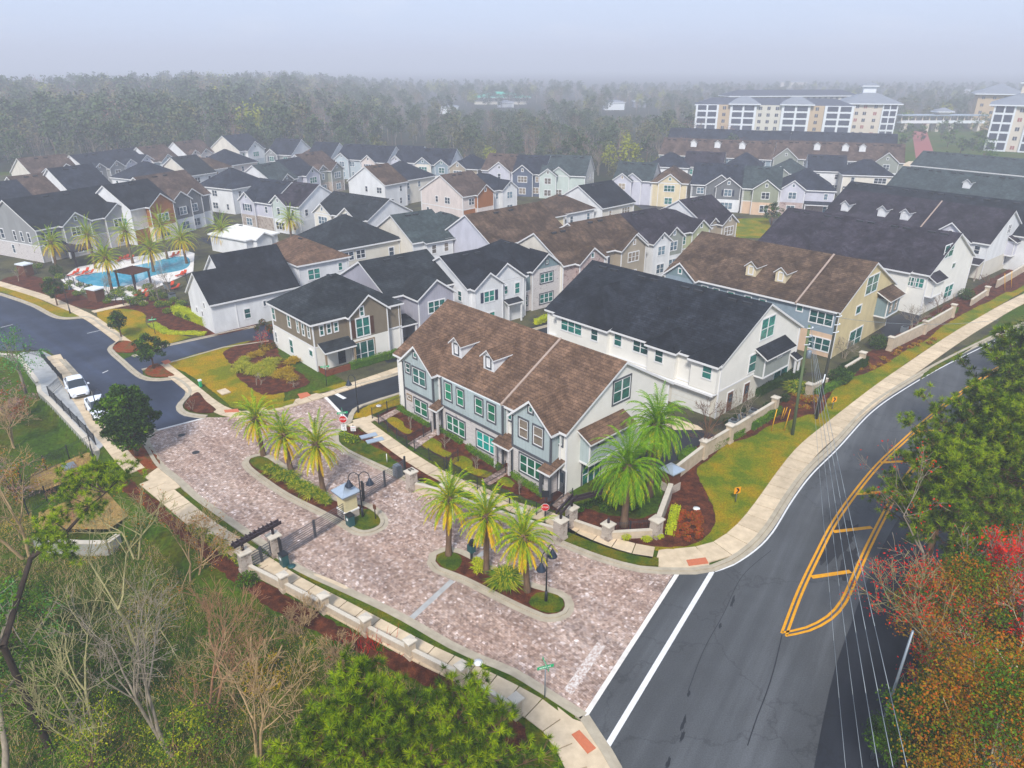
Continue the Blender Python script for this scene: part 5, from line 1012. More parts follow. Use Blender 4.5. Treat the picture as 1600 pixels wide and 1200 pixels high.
# ---- palms
palm((412, 713), (403, 655), 'date palm on the narrow upper end of the island before the gate, leftmost of three', 0)
palm((455, 737), (444, 682), 'date palm in the middle of the long mulched island behind the gatehouse', 1, 2.6)
palm((505, 770), (497, 697), 'date palm nearest the gatehouse on the long mulched island', 2, 3.1)
palm((701, 868), (693, 785), 'date palm on the grassy tip of the front island, left of the keypad post', 3, 2.75)
palm((760, 895), (763, 806), 'date palm in the middle of the front island between keypad and tuft', 4, 2.8)
palm((824, 925), (827, 840), 'date palm beside the street lamp on the front island', 5, 2.7)
palm((1014, 775), (1010, 668), 'tall arching palm against the gable end of the nearest townhouses', 6, 3.5, True)
palm((975, 822), (975, 735), 'bushy low palm with wide crown inside the corner wall', 7, 3.9, True)
for i, (b_, t_, L, lb) in enumerate([((90, 425), (84, 380), 2.9, 'yellowing palm at the far left of the pool'), ((150, 420), (147, 368), 3.2, 'yellowing palm behind the timber pergola by the pool'), ((208, 412), (204, 362), 2.9, 'golden-fringed palm above the red loungers'), ((262, 405), (258, 352), 3.1, 'darker green palm behind the far pool edge'), ((292, 412), (289, 373), 3.2, 'broad palm at the right end of the pool'), ((240, 425), (235, 390), 3.0, 'palm leaning over the pool terrace by the small shade roof'), ((175, 455), (169, 405), 2.6, 'thin-crowned palm in front of the pool fence'), ((350, 392), (347, 360), 3.0, 'palm beside the white-roofed pavilion'), ((455, 372), (453, 343), 2.9, 'lone palm between the houses left of centre')]):
    palm(b_, t_, lb, i % 4, L*1.22)
# ---- small garden trees
leafy(G(214, 712), 7.4, 5.0, 'dense dark evergreen oak beside the parked cars', 3, ('leaf_dark', 'leaf_dark', 'leaf_mid'), clumps=120, per=120, sz=.3, base=.18)
leafy(G(190, 527), 3.8, 2.8, 'small round oak at the first mulched street corner', 5, clumps=40, per=60, sz=.24, base=.35)
leafy(G(241, 577), 4.4, 4.0, 'spreading small oak at the mouth of the side street', 6, clumps=50, per=70, sz=.26, base=.35)
leafy(G(90, 478), 4.2, 3.6, 'dark olive street tree on the strip beside the pool path', 7, clumps=40, per=60, sz=.25, base=.35)
leafy(G(40, 612), 7.6, 6.0, 'airy emerald-green tree beside the retaining wall', 9, ('leaf_emerald', 'leaf_emerald', 'leaf_mid'), clumps=46, per=46, sz=.2, base=.3, trunk='bark_grey')
leafy(G(812, 352), 2.2, 3, 'x', 5) if False else None
leafy(G(1002, 355), 2.6, 3.0, 'rounded green shrub tree before the lilac-grey far house', 11, ('leaf_mid',), clumps=24, per=50, sz=.25, base=.05)
leafy(G(1205, 352), 5.5, 4.5, 'dark street tree beside the green corner lawn', 12, clumps=40, per=50, sz=.3, base=.2)
leafy(G(1285, 322), 3.0, 2.6, 'small yellow-green tree before the mauve brick house', 13, ('leaf_light',), clumps=24, per=50, sz=.22, base=.3)
BT = [((1108, 672), 5.0, 'crape myrtle between the garages and the white boundary wall', 3), ((1160, 668), 5.6, 'bare crape myrtle against the white gable end with the grey bay', 3), ((1098, 712), 5.0, 'bare crape myrtle behind the tall arching palm', 3), ((1425, 522), 5.6, 'bare crape myrtle outside the wall by the cream gable, left of two', 4), ((1465, 490), 5.0, 'bare crape myrtle outside the wall by the cream gable, right of two', 3), ((1318, 560), 3.8, 'bare shrubby tree at the foot of the cream gable end', 5), ((1540, 455), 4.5, 'thin bare tree by the low wall steps up the main road', 3)]
for i, (p, H, lb, st) in enumerate(BT): bare_tree(G(*p), H, lb, 40+i, 'bark_grey' if i % 2 else 'bark_brown', 3, st, .45, None, 'crape myrtles in winter', H*.012, mn=.012)
for i, (p, H, lb) in enumerate([((248, 470), 5.5, 'tall bare tree at the near corner of the pool garden'), ((268, 460), 6.0, 'bare multi-stem tree between pool garden and clubhouse'), ((170, 460), 4.5, 'pale bare tree beside the small shade roof by the pool'), ((28, 440), 3.5, 'slim bare tree at the left end of the pool path'), ((58, 428), 3.5, 'slim bare tree beside the left shade kiosk'), ((372, 500), 2.6, 'small pink-budded tree before the clubhouse wall'), ((408, 545), 3.4, 'russet winter tree beside the taupe corner house'), ((403, 602), 2.6, 'pale bare sapling in the ornamental grass bed'), ((458, 606), 2.6, 'pale bare sapling before the brick porch wall'), ((302, 640), 2.4, 'tiny staked sapling on the mulched street corner'), ((641, 672), 2.4, 'thin sapling in the first fenced front garden'), ((697, 700), 2.4, 'thin sapling in the second fenced front garden'), ((742, 732), 2.4, 'thin sapling in the third fenced front garden'), ((812, 772), 2.4, 'thin sapling in the last front garden by the steps'), ((1008, 318), 3.0, 'pink-leaved sapling before the lilac-grey far house')]):
    bare_tree(G(*p), H, lb, 60+i, 'bark_grey', 3 if H > 3 else 2, 3 if H > 4 else 2, .45, 'leaf_red' if 'pink' in lb or 'russet' in lb else None, None, .035+H*.006, mn=.01, nl=2, lsz=.12, name='bare_tree' if H > 3 else 'sapling', cat='tree')
# ---- shrubs and hedges
hedge((1110, 705), (1160, 678), 'clipped hedge outside the white wall, nearest the corner kiosk', .8, .8); hedge((1172, 672), (1216, 645), 'clipped hedge outside the wall beside the yellow pole markers', .9, .9, z=.05)
hedge((1064, 722), (1086, 712), 'short clipped hedge beside the kiosk roof', 1.2, .9); hedge((1275, 620), (1330, 592), 'clipped hedge outside the low wall near the power poles', .8, .8); hedge((1432, 518), (1492, 488), 'clipped hedge below the bare myrtles outside the wall', .8, .8)
hedge((1046, 838), (1056, 796), 'lime-green hedge strip beside the stepped corner wall', .75, .6, ('hedge_lime',)); hedge((548, 578), (622, 556), 'clipped hedge below the triple window of the taupe house', .9, .9)
hedge((275, 490), (332, 512), 'tall lime-green clipped hedge beside the pool garden', 1.3, 1.3, ('hedge_lime',)); hedge((238, 508), (262, 522), 'low lime ground hedge curving past the street sign', 1.2, .35, ('hedge_lime',)); hedge((262, 522), (322, 523), 'low lime ground hedge along the side street', 1.0, .35, ('hedge_lime',))
hedge((1180, 620), (1252, 585), 'dark hedge below the grey bay of the white row', 1.0, 1.0, ('leaf_dark',)); hedge((622, 640), (672, 668), 'low hedge under the first ground-floor window of the nearest row', .6, .5); hedge((686, 672), (722, 695), 'low hedge under the second ground-floor window of the nearest row', .6, .5); hedge((730, 702), (782, 735), 'low hedge under the bright aqua window', .6, .5); hedge((800, 745), (850, 778), 'low hedge before the last ground-floor window', .6, .5)
hedge((836, 508), (862, 498), 'small hedge before the pale aqua house', .9, .8, ('hedge_lime',)); hedge((1312, 590), (1350, 570), 'dark hedge below the cream gable end', 1.2, 1.3, ('leaf_dark',))
# more planting between walk and pool
def scatter(pts, lab, sx, sz, mats, n, leaf, tuft, group, cat, name, z=.08, seed=1, dens=1):
    for i, p in enumerate(pts):
        s = R.uniform(.8, 1.25); o = shrub(p, lab, sx, sx, sz, mats, n, leaf, seed+i % 3, tuft, name, cat, group, z, R.uniform(0, 6)); o.scale = (s, s, s*R.uniform(.85, 1.15))
scatter([(372+R.uniform(0, 62), 562+R.uniform(0, 26)) for _ in range(26)], 'pale ornamental grass clump in the bed before the taupe corner house', 1.2, 1.0, ('grass_tuft',), 240, .12, True, 'ornamental grass clumps by the taupe house', 'ornamental grass', 'grass_clump')
scatter([(392+R.uniform(0, 70), 545+R.uniform(0, 50)) for _ in range(14)], 'golden-brown ornamental grass clump beside the brick porch wall', 1.1, .9, ('grass_gold',), 200, .1, True, 'golden grass clumps by the taupe house', 'ornamental grass', 'grass_clump')
scatter([(425+t*85+R.uniform(-4, 4), 735+t*50+R.uniform(-4, 4)) for t in [i/15 for i in range(16)]], 'feathery green grass clump in the long island behind the gatehouse', 1.1, .8, ('grass_tuft', 'hedge'), 200, .1, True, 'grass clumps in the long island', 'ornamental grass', 'grass_clump', .1)
scatter([(745, 880), (752, 886), (750, 892)], 'low lime grass clump beside the middle palm of the front island', .9, .6, ('hedge_lime', 'grass_tuft'), 220, .1, True, 'low clumps on the front island', 'ornamental grass', 'grass_clump', .1)
shrub((789, 912), 'big shaggy green grass mound between two palms of the front island', 1.6, 1.6, 1.5, ('hedge', 'grass_tuft'), 900, .12, 9, True, 'grass_clump', 'ornamental grass', None, .1)
shrub((551, 692), 'low bright green shrub below the stop sign', 1.6, 1.3, .8, ('leaf_mid', 'hedge_lime'), 700, .13, 4)
shrub((387, 912), 'rounded dark green shrub outside the pergola pillar', 1.6, 1.6, 1.2, ('leaf_mid', 'leaf_dark'), 900, .13, 5, z=-.2)
shrub((978, 844), 'small lime shrub outside the corner wall', .8, .8, .6, ('hedge_lime',), 350, .11, 6); shrub((1010, 846), 'lime shrub in the mulch near the corner pillar', .9, .7, .4, ('hedge_lime',), 350, .11, 7); shrub((1029, 842), 'spreading lime shrub at the foot of the corner pillar', .9, .6, .4, ('hedge_lime',), 350, .11, 8)
shrub((1370, 545), 'big rounded dark bush beside the cream gable', 2.6, 2.2, 2.0, ('leaf_dark', 'leaf_mid'), 1500, .18, 9); shrub((1508, 468), 'round dark bush outside the wall up the main road', 2.6, 2.6, 1.8, ('leaf_dark', 'leaf_mid'), 1300, .18, 10); shrub((1310, 600), 'big dark bush behind the low wall by the poles', 2.8, 2.2, 2.0, ('leaf_dark', 'leaf_mid'), 1500, .18, 11)
shrub((1245, 612), 'spiky green bush between the two power poles', 2.2, 2.2, 1.7, ('leaf_mid', 'grass_tuft'), 900, .2, 12, True); shrub((1325, 582), 'small conical green bush by the low wall', 1.2, 1.2, 1.4, ('leaf_dark',), 700, .14, 13)
scatter([(1062+R.uniform(-8, 34), 812+R.uniform(-10, 36)) for _ in range(38)], 'rust-red foliage plant in the triangular corner bed', .55, .4, ('shrub_red',), 130, .16, False, 'rust-red plants in the corner bed', 'plant', 'bedding_plant', .06)
scatter([(1250+R.uniform(-10, 30), 628+R.uniform(-10, 12)) for _ in range(12)] + [(1345+t*110+R.uniform(-5, 5), 582-t*50+R.uniform(-8, 4)) for t in [i/15 for i in range(16)]], 'russet dry plant in the mulch outside the boundary wall', .8, .5, ('shrub_red', 'grass_gold'), 130, .14, True, 'russet plants along the boundary wall', 'plant', 'bedding_plant', .06)
scatter([(60, 420), (30, 425), (75, 440), (105, 452), (120, 462), (135, 458), (125, 448), (150, 462), (172, 468), (188, 464), (200, 470), (215, 462), (232, 452), (180, 460), (205, 455), (250, 480), (262, 478), (275, 486), (285, 495), (262, 490), (300, 500), (225, 478), (240, 470), (310, 478), (325, 486), (140, 452), (158, 458), (190, 455), (168, 474), (210, 476), (222, 470), (236, 462), (246, 462), (256, 466), (272, 472), (284, 478), (110, 444), (95, 436)], 'mixed green garden shrub in the beds around the pool', 1.6, .9, ('leaf_mid', 'hedge_lime', 'leaf_light'), 500, .18, False, 'shrubs around the pool garden', 'shrub', 'shrub')
shrub((90, 430), 'round dark shrub at the left of the pool pergola', 2.4, 2.4, 1.9, ('leaf_dark',), 900, .18, 15)
scatter([(415+R.uniform(-14, 20), 520+R.uniform(-12, 28)) for _ in range(9)], 'dark shrub at the side wall of the taupe house', 1.0, .9, ('leaf_dark', 'leaf_mid', 'shrub_red'), 350, .15, False, 'shrubs beside the taupe house', 'shrub', 'shrub')
scatter([(1150, 658), (1135, 664), (1165, 650), (1200, 640), (1225, 628)], 'dark shrub inside the wall beside the white townhouse row', 1.0, .8, ('leaf_dark',), 350, .14, False, 'shrubs inside the boundary wall', 'shrub', 'shrub')
scatter([(905+i*13, 800-(i % 3)*6) for i in range(8)], 'dark leafy plant below the bushy palm inside the corner wall', .9, .8, ('leaf_mid', 'leaf_dark'), 350, .16, False, 'plants inside the corner wall', 'plant', 'plant')
scatter([(300+i*14, 855-30+i*9) for i in range(8)], 'tufty green plant in the mulch below the lower walk', 1.0, .6, ('leaf_mid', 'grass_tuft'), 260, .12, True, 'plants below the lower walk', 'plant', 'plant', -.1)
# ---------------------------------------------------------------- big trees near the camera
def needles(b, p, d, r, n=56, L=.27, w=.013, mi=0):
    for i in range(n):
        v = (rv(r)+d*.9); v.normalize(); s = v.cross(rv(r)).normalized()*w; q = p+v*L*r.uniform(.7, 1.1); b.poly([p-s, p+s, q], mi)
def pine(label, crown_px, zt, H, Wd, seed, nb=60, clus=7, mats=('pine_needles', 'pine_dark'), L=.3, n=58, z0=.45, lean=0, name='pine_tree', w=.015, trunk='bark_brown', gz=0.0):
    """pine whose crown top stands at height H, under the photo point crown_px"""
    x, y = G(crown_px[0], crown_px[1], zt); r = random.Random(seed); t = MB(); c = MB(); o = empty(name, (x, y, gz)); tag(o, label, 'pine tree')
    t.tube((0, 0, -.5), (0, 0, H*.5), .24+H*.006, .18, 8); t.tube((0, 0, H*.5), (0, 0, H-.4), .18, .05, 7)
    for i in range(nb):
        f = i/nb; z = H*z0+(H-H*z0)*f; az = i*2.4+r.uniform(-.4, .4); ln = Wd/2*(1-.72*f**1.6)*r.uniform(.45, 1.2); d = Vector((math.cos(az), math.sin(az), .12+.5*f)).normalized(); p = Vector((0, 0, z-.4)); segs = 5; pr = p; rad = .06*(1-.5*f)
        for k in range(segs):
            d = (d+rv(r, .12)+Vector((0, 0, .06))).normalized(); q = pr+d*ln/segs; t.tube(pr, q, rad, rad*.75, 4, 0, False); rad *= .75
            if k >= 1:
                for m in range(clus if k > 2 else clus//2):
                    sd = (d+rv(r, .75)).normalized(); e = q+sd*r.uniform(.25, .95); e.z += .12; t.tube(q, e, .02, .008, 3, 0, False); needles(c, e, sd, r, n, L*r.uniform(.8, 1.3), w, 0 if r.random() < .55 else 1)
            pr = q
        needles(c, pr, d, r, n, L, w)
    t.build('trunk', [trunk], o); c.build('crown', list(mats), o); return o
pine('large bright green pine rising at the bottom of the picture below the lower walk', (560, 1072), 13, 13.8, 8.6, 11, 62, 8, gz=-1.5)
pine('lower bright green pine right of the large one, at the bottom edge', (715, 1095), 11, 11.5, 6.8, 12, 48, 8, gz=-.6)
pine('bright green pine crown at the bottom left of the large pine', (385, 1215), 12, 12.5, 6.8, 13, 46, 7, gz=-1.5)
pine('wide pine overhanging the curve of the main road at the right edge', (1600, 668), 11, 11.8, 15.5, 14, 130, 13, L=.36, n=44, w=.022)
pine('smaller pine spreading over the yellow hatching in front of the wide pine', (1492, 728), 10, 10.8, 8.6, 15, 70, 11, L=.34, n=44, w=.02)
pine('dark pine at the right edge beyond the wide pine', (1650, 560), 12, 14, 12, 16, 80, 10, L=.5, n=34, w=.035, mats=('pine_dark', 'pine_needles'))
def branchy(label, base, z, H, seed, **k): return bare_tree(G(base[0], base[1], z), H, label, seed, z=z, **k)
# lone pine bough reaching in from the left
r = random.Random(5); t = MB(); c = MB(); X, Y = G(40, 900, 10); o = empty('pine_tree', (X-1.2, Y-1.0, -1.7)); tag(o, 'slanting dark-trunked pine with a tufted green head, left of the lower walk', 'pine tree')
def at(px, py, z): x, y = G(px, py, z); return Vector((x-X+1.2, y-Y+1.0, z+1.7))
path = [Vector((0, 0, -.3)), at(5, 1010, 6.5), at(48, 872, 8.5), at(105, 830, 9.3), at(140, 790, 9.9), at(165, 770, 10.2)]
for i in range(len(path)-1): t.tube(path[i], path[i+1], .2-.033*i, .2-.033*(i+1), 7, 0, False)
for (px, py, z) in [(108, 740, 10.6), (130, 735, 10.7), (150, 728, 10.6), (165, 735, 10.5), (185, 745, 10.4), (120, 760, 10.2), (150, 755, 10.4), (172, 760, 10.3), (105, 775, 9.8), (90, 800, 9.6), (75, 830, 9.4), (60, 845, 9.2), (95, 845, 9.2), (130, 800, 9.8), (150, 790, 9.9), (200, 735, 10.3), (70, 860, 9.0), (110, 862, 8.9), (140, 745, 10.8), (122, 748, 10.5), (84, 815, 9.5)]:
    e = at(px, py, z); s = min(path[2:], key=lambda q: (q-e).length); t.tube(s, e, .05, .02, 4, 0, False)
    for m in range(20):
        q = e+rv(r, .32); needles(c, q, (q-s).normalized(), r, 44, .34, .02, 0 if r.random() < .7 else 1)
t.build('trunk', ['bark_dark'], o); c.build('crown', ['pine_needles', 'pine_dark'], o)
# bare trees of the basin
gz = -1.7
plain('bark_tan', '#a38d70', .95, .05, 0, .25, 5); plain('bark_olive', '#989270', .95, .05, 0, .25, 5); plain('bark_rust', '#8f705a', .95, .05, 0, .25, 5)
BB = [((225, 1040), 15.0, 'tall pale bare tree standing in the basin below the lower walk', 'bark_olive', 1, None), ((262, 1185), 14.0, 'mossy bare tree at the bottom left, draped with grey moss', 'bark_grey', 2, None),
    ((150, 1190), 12.5, 'bare tree with lichen-pale limbs in the lower left corner', 'bark_olive', 2, None), ((400, 1190), 10.5, 'leaning bare tree left of the large pine', 'bark_tan', 2, None),
    ((330, 1130), 10.5, 'thin bare tree between the mossy one and the leaning one', 'bark_rust', 2, None), ((40, 870), 13.0, 'tall bare tree at the left edge by the fenced enclosure', 'bark_tan', 2, None),
    ((470, 1010), 5.0, 'low twiggy bare tree just outside the white wall', 'bark_tan', 3, None), ((110, 830), 8.0, 'slim twiggy tree beside the fenced enclosure', 'bark_rust', 2, None),
    ((300, 930), 8.0, 'bare tree with a few tan leaves at the foot of the lower walk', 'bark_tan', 2, 'leaf_orange'), ((215, 880), 8.5, 'bare tree before the low retaining wall of the small yard', 'bark_olive', 2, 'leaf_orange'),
    ((530, 1060), 4.6, 'low twiggy tree beside the scarlet twigs', 'bark_tan', 3, None), ((20, 700), 7.0, 'bare tree above the grass at the left edge', 'bark_tan', 3, None)]
for i, (p, H, lb, mt, st, lv) in enumerate(BB):
    bare_tree(G(p[0], p[1], gz), H, lb, 100+i, mt, 4, st, .5, lv, None, .05+H*.0065, z=gz, mn=.0115, nl=1, lsz=.13, grav=.05)
rr = random.Random(9); b = MB(); P_ = Vector((*G(575, 1010), -.2))
for i in range(70): d = Vector((rr.gauss(0, .5), rr.gauss(0, .5), 1)).normalized(); s0 = Vector((rr.gauss(0, 1.1), rr.gauss(0, .6), 0)); b.tube(s0, s0+d*rr.uniform(.5, 1.3), .02, .008, 3, 0, False)
o = b.build('scarlet_shrub', ['stop_red_twig' if False else 'leaf_red']); o.location = P_; tag(o, 'scarlet-twigged shrub outside the fourth stretch of white wall', 'shrub')
bare_tree(G(-5, 1210, 0), 15, 'thick leaning grey trunk at the bottom left corner', 131, 'bark_grey', 3, 1, .35, 'leaf_mid', None, .22, (.05, .3), z=gz, nl=6, lsz=.25)
leafy(G(30, 1020, 0), 6.5, 6.0, 'dark leafy evergreen at the left edge below the pine bough', 21, ('leaf_mid', 'leaf_dark', 'leaf_emerald'), z=gz, clumps=70, per=90, sz=.17, base=.2)
leafy(G(60, 1110, 0), 6.5, 6.5, 'glossy green tree near the bottom left corner', 22, ('leaf_mid', 'leaf_mid', 'leaf_dark'), z=gz, clumps=70, per=90, sz=.15, base=.2)
leafy(G(140, 1190, 0), 5.5, 5.5, 'yellow-green sapling thicket at the bottom left', 23, ('leaf_light', 'leaf_mid'), z=gz, clumps=50, per=60, sz=.13, base=.15)
leafy(G(20, 760, 0), 5, 6, 'russet leafy tree at the left edge beside the enclosure', 24, ('leaf_orange', 'far_twig'), z=gz, clumps=40, per=60, sz=.16, base=.15)
leafy(G(152, 752, 0), 2.6, 2.2, 'dark ivy-green bush at the end of the retaining wall', 25, ('leaf_mid', 'leaf_dark', 'leaf_light'), z=gz, clumps=24, per=80, sz=.15, base=.02)
leafy(G(10, 640, 0), 5, 6, 'maroon-leaved tree at the left edge above the wall', 26, ('shrub_red', 'far_twig'), z=gz, clumps=40, per=60, sz=.2, base=.1)
for i, (p, H, W_, ms, lb) in enumerate([((30, 960), 3, 4, ('leaf_mid', 'leaf_dark'), 'low leafy thicket at the left edge'), ((300, 1180), 3, 5, ('leaf_mid', 'leaf_light'), 'green thicket below the mossy tree'), ((200, 1080), 2.4, 4, ('leaf_dark', 'leaf_mid'), 'dark thicket in the middle of the basin'), ((420, 1060), 2.2, 4, ('leaf_mid', 'grass_gold'), 'olive thicket outside the white wall')]):
    leafy(G(p[0], p[1], gz), H, W_, lb, 30+i, ms, z=gz, clumps=40, per=70, sz=.14, base=.02, name='thicket', cat='thicket')
# undergrowth that nobody could count
def scrub(name, poly, zf, n, mats, seed, hmax=.7, leaf=(.05, .13)):
    r = random.Random(seed); xs_ = [p[0] for p in poly]; ys_ = [p[1] for p in poly]; b = MB(); k = 0
    while k < n:
        x, y = r.uniform(min(xs_), max(xs_)), r.uniform(min(ys_), max(ys_))
        if not inpoly(x, y, poly): continue
        k += 1; q = mnoise.noise(Vector((x*.25, y*.25, 1))); h = max(.03, hmax*(q+.45)); p = Vector((x, y, zf(x, y)+r.random()*h)); mi = int(max(0, min(len(mats)-1, (mnoise.noise(Vector((x*.18, y*.18, 7)))+.5+r.gauss(0, .16))*len(mats))))
        if r.random() < .14: d = Vector((r.gauss(0, .7), r.gauss(0, .7), 1)).normalized()*r.uniform(.2, .9); s = Vector((.009, 0, 0)); b.poly([p-s, p+s, p+d], len(mats))
        else: leafq(b, p, r.uniform(*leaf), r, mi)
    tag(b.build(name, list(mats)+['bark_tan']), kind='stuff')
lowp = GP([(-40, 1260), (-40, 860), (60, 860), (150, 850), (230, 850), (300, 920), (380, 960), (440, 985), (520, 1030), (600, 1065), (690, 1120), (700, 1260)], -1)
scrub('undergrowth', lowp, ground_z, 90000, ('leaf_dark', 'leaf_dark', 'leaf_mid', 'leaf_dark', 'bark_brown', 'grass_gold', 'leaf_mid'), 4)
scrub('undergrowth', GP([(-60, 860), (-60, 760), (40, 770), (60, 850)], -1), ground_z, 8000, ('leaf_mid', 'bark_rust', 'grass_gold'), 6, .8)
scrub('undergrowth', GP([(1440, 1260), (1445, 1080), (1490, 900), (1560, 770), (1700, 640), (1900, 640), (1900, 1260)]), lambda x, y: 0, 30000, ('leaf_dark', 'leaf_mid', 'leaf_orange', 'bark_rust'), 5, .9, (.08, .2))
# right-hand trees
bare_tree(G(1480, 1030, 0), 13.5, 'red-budded maple with pale bare limbs on the right verge', 201, 'bark_grey', 5, 1, .5, 'leaf_red', None, .2, nl=4, lsz=.15, mn=.011)
bare_tree(G(1462, 985, 0), 15.5, 'tall grey bare tree in front of the pines at the road edge', 202, 'bark_grey', 4, 2, .5, 'leaf_red', None, .14, nl=2, lsz=.14, mn=.012)
bare_tree(G(1450, 1080, 0), 10.5, 'slim red-flecked bare tree at the road edge above the orange cypress', 204, 'bark_olive', 4, 2, .5, 'leaf_red', None, .12, nl=3, lsz=.13, mn=.011)
bare_tree(G(1600, 1150, 0), 11.5, 'lichen-streaked bare tree rising out of the orange cypress', 205, 'bark_pale', 4, 2, .5, 'leaf_red', None, .14, nl=3, lsz=.14, mn=.011)
leafy(G(1520, 1290, 0), 10.5, 8.8, 'orange and green cypress filling the bottom right corner', 41, ('leaf_orange', 'leaf_orange', 'leaf_mid'), name='cypress_tree', cat='cypress', clumps=280, per=190, sz=.15, base=.12, trunk='bark_pale')
leafy(G(1475, 1060, 0), 9.0, 6.8, 'orange-leaved cypress at the road edge under the red maple', 42, ('leaf_orange', 'leaf_orange', 'leaf_mid'), name='cypress_tree', cat='cypress', clumps=190, per=170, sz=.15, base=.12, trunk='bark_pale')
leafy(G(1600, 960, 0), 10.0, 8.5, 'olive and rust cypress at the right edge', 43, ('leaf_orange', 'leaf_mid'), name='cypress_tree', cat='cypress', clumps=150, per=140, sz=.14, base=.12)
leafy(G(1402, 1230, 0), 7.0, 4.0, 'dark green cedar at the road edge at the bottom', 44, ('leaf_dark', 'leaf_mid'), name='cedar_tree', cat='cedar', clumps=80, per=130, sz=.13, base=.1)
leafy(G(1650, 800, 0), 8, 8, 'deep green broadleaf tree under the wide pine at the right edge', 45, ('pine_dark', 'leaf_dark'), clumps=80, per=80, sz=.2, base=.1)
leafy(G(1600, 600, 0), 9, 7, 'dark pine-green tree at the right edge above the wide pine', 46, ('pine_dark', 'pine_needles'), clumps=80, per=80, sz=.22, base=.15)
# ---------------------------------------------------------------- the woods
def far_mesh(seed, kind):
    r = random.Random(seed); b = MB(); t = MB()
    if kind == 'pine':
        t.tube((0, 0, -1), (0, 0, .92), .012, .006, 4)
        for i in range(22):
            p = Vector((r.gauss(0, .10), r.gauss(0, .10), r.uniform(.58, 1.0)))
            for j in range(22): leafq(b, p+rv(r, .04), r.uniform(.05, .09), r)
    elif kind == 'bare':
        t.tube((0, 0, -1), (0, 0, .6), .012, .006, 4)
        for i in range(30): a = Vector((0, 0, r.uniform(.3, .7))); d = Vector((r.gauss(0, .16), r.gauss(0, .16), r.uniform(.12, .35))); t.tube(a, a+d, .004, .0015, 3, 0, False)
        for i in range(160): leafq(b, Vector((r.gauss(0, .13), r.gauss(0, .13), r.uniform(.4, 1.0))), r.uniform(.015, .04), r)
    else:
        t.tube((0, 0, -1), (0, 0, .6), .014, .008, 4)
        for i in range(26):
            v = rv(r); v.normalize(); p = Vector((v.x*.22, v.y*.22, .62+v.z*.32))
            for j in range(20): leafq(b, p+rv(r, .055), r.uniform(.05, .1), r)
    return t, b
FK = [('pine', 'far_pine'), ('pine', 'far_pine'), ('round', 'far_leaf'), ('round', 'far_pine'), ('bare', 'far_twig'), ('bare', 'far_red'), ('round', 'far_gold')]
fm = []
for i, (k, m_) in enumerate(FK):
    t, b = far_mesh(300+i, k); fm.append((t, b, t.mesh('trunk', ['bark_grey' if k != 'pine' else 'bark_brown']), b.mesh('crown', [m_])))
FL = ['tall pine at the near edge of the foggy woods', 'tall pine at the near edge of the foggy woods', 'olive broadleaf tree at the near edge of the foggy woods', 'dark broadleaf tree at the near edge of the foggy woods', 'bare grey-brown tree at the near edge of the foggy woods', 'reddish bare tree at the near edge of the foggy woods', 'yellow-green tree at the near edge of the foggy woods']
edge = [(-420, 300), (-260, 262), (-190, 246), (-150, 262), (-118, 284), (-85, 285), (-55, 270), (-20, 255), (15, 240), (32, 224), (42, 240), (66, 262), (84, 276), (100, 300), (112, 340), (130, 420)]
def edge_y(x):
    for a, c in zip(edge, edge[1:]):
        if a[0] <= x <= c[0]: return a[1]+(c[1]-a[1])*(x-a[0])/(c[0]-a[0])
    return 1e9
def tall(x, y):
    px = 800+F_PX*x/y; k = max(0, min(1, (640-px)/160)); return (15.0+9.5*k)*(.8+.2*max(0, min(1, (y-280)/260)))
fr = random.Random(77); n = 0
while n < 290:
    x = fr.uniform(-330, 112); y = edge_y(x)+fr.random()**1.3*75
    if y > 330 or abs(x/y) > .78: continue
    i = fr.choices(range(7), (3, 3, 3, 4, 5, 3, 1))[0]; H = tall(x, y)*fr.uniform(.62, 1.05); t, b, tm, bm = fm[i]
    if y-edge_y(x) < 14: H *= fr.uniform(.5, .85)
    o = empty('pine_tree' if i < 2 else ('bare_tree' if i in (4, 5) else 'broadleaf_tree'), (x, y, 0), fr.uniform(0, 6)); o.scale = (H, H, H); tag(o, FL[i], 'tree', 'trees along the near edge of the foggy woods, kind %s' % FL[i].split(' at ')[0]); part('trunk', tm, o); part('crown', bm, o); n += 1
import numpy as np
def merged(name, spec, mats):
    V, Fs, M = [], [], []; off = 0
    for (x, y, H, rz, i) in spec:
        for part_i, b in ((0, fm[i][0]), (1, fm[i][1])):
            v = np.array(b.v)*H; c, s = math.cos(rz), math.sin(rz); w = np.stack([v[:, 0]*c-v[:, 1]*s+x, v[:, 0]*s+v[:, 1]*c+y, v[:, 2]], 1); V.append(w)
            f = np.array([q for q in b.f if len(q) == 4], dtype=np.int64)+off; Fs.append(f); M.append(np.full(len(f), 0 if part_i == 0 else 1+i, dtype=np.int32)); off += len(v)
    V = np.concatenate(V); Fs = np.concatenate(Fs); M = np.concatenate(M); me = bpy.data.meshes.new(name); me.vertices.add(len(V)); me.vertices.foreach_set('co', V.ravel().astype(np.float32)); me.loops.add(len(Fs)*4); me.loops.foreach_set('vertex_index', Fs.ravel().astype(np.int32)); me.polygons.add(len(Fs)); me.polygons.foreach_set('loop_start', np.arange(0, len(Fs)*4, 4, dtype=np.int32)); me.polygons.foreach_set('material_index', M)
    for m_ in mats: me.materials.append(MAT[m_])
    me.update(); me.validate(); return link(bpy.data.objects.new(name, me))
bld = [(90, 300, 340, 440), (330, 210, 420, 330), (-70, 545, 60, 640), (95, 180, 205, 300)]
spec = []
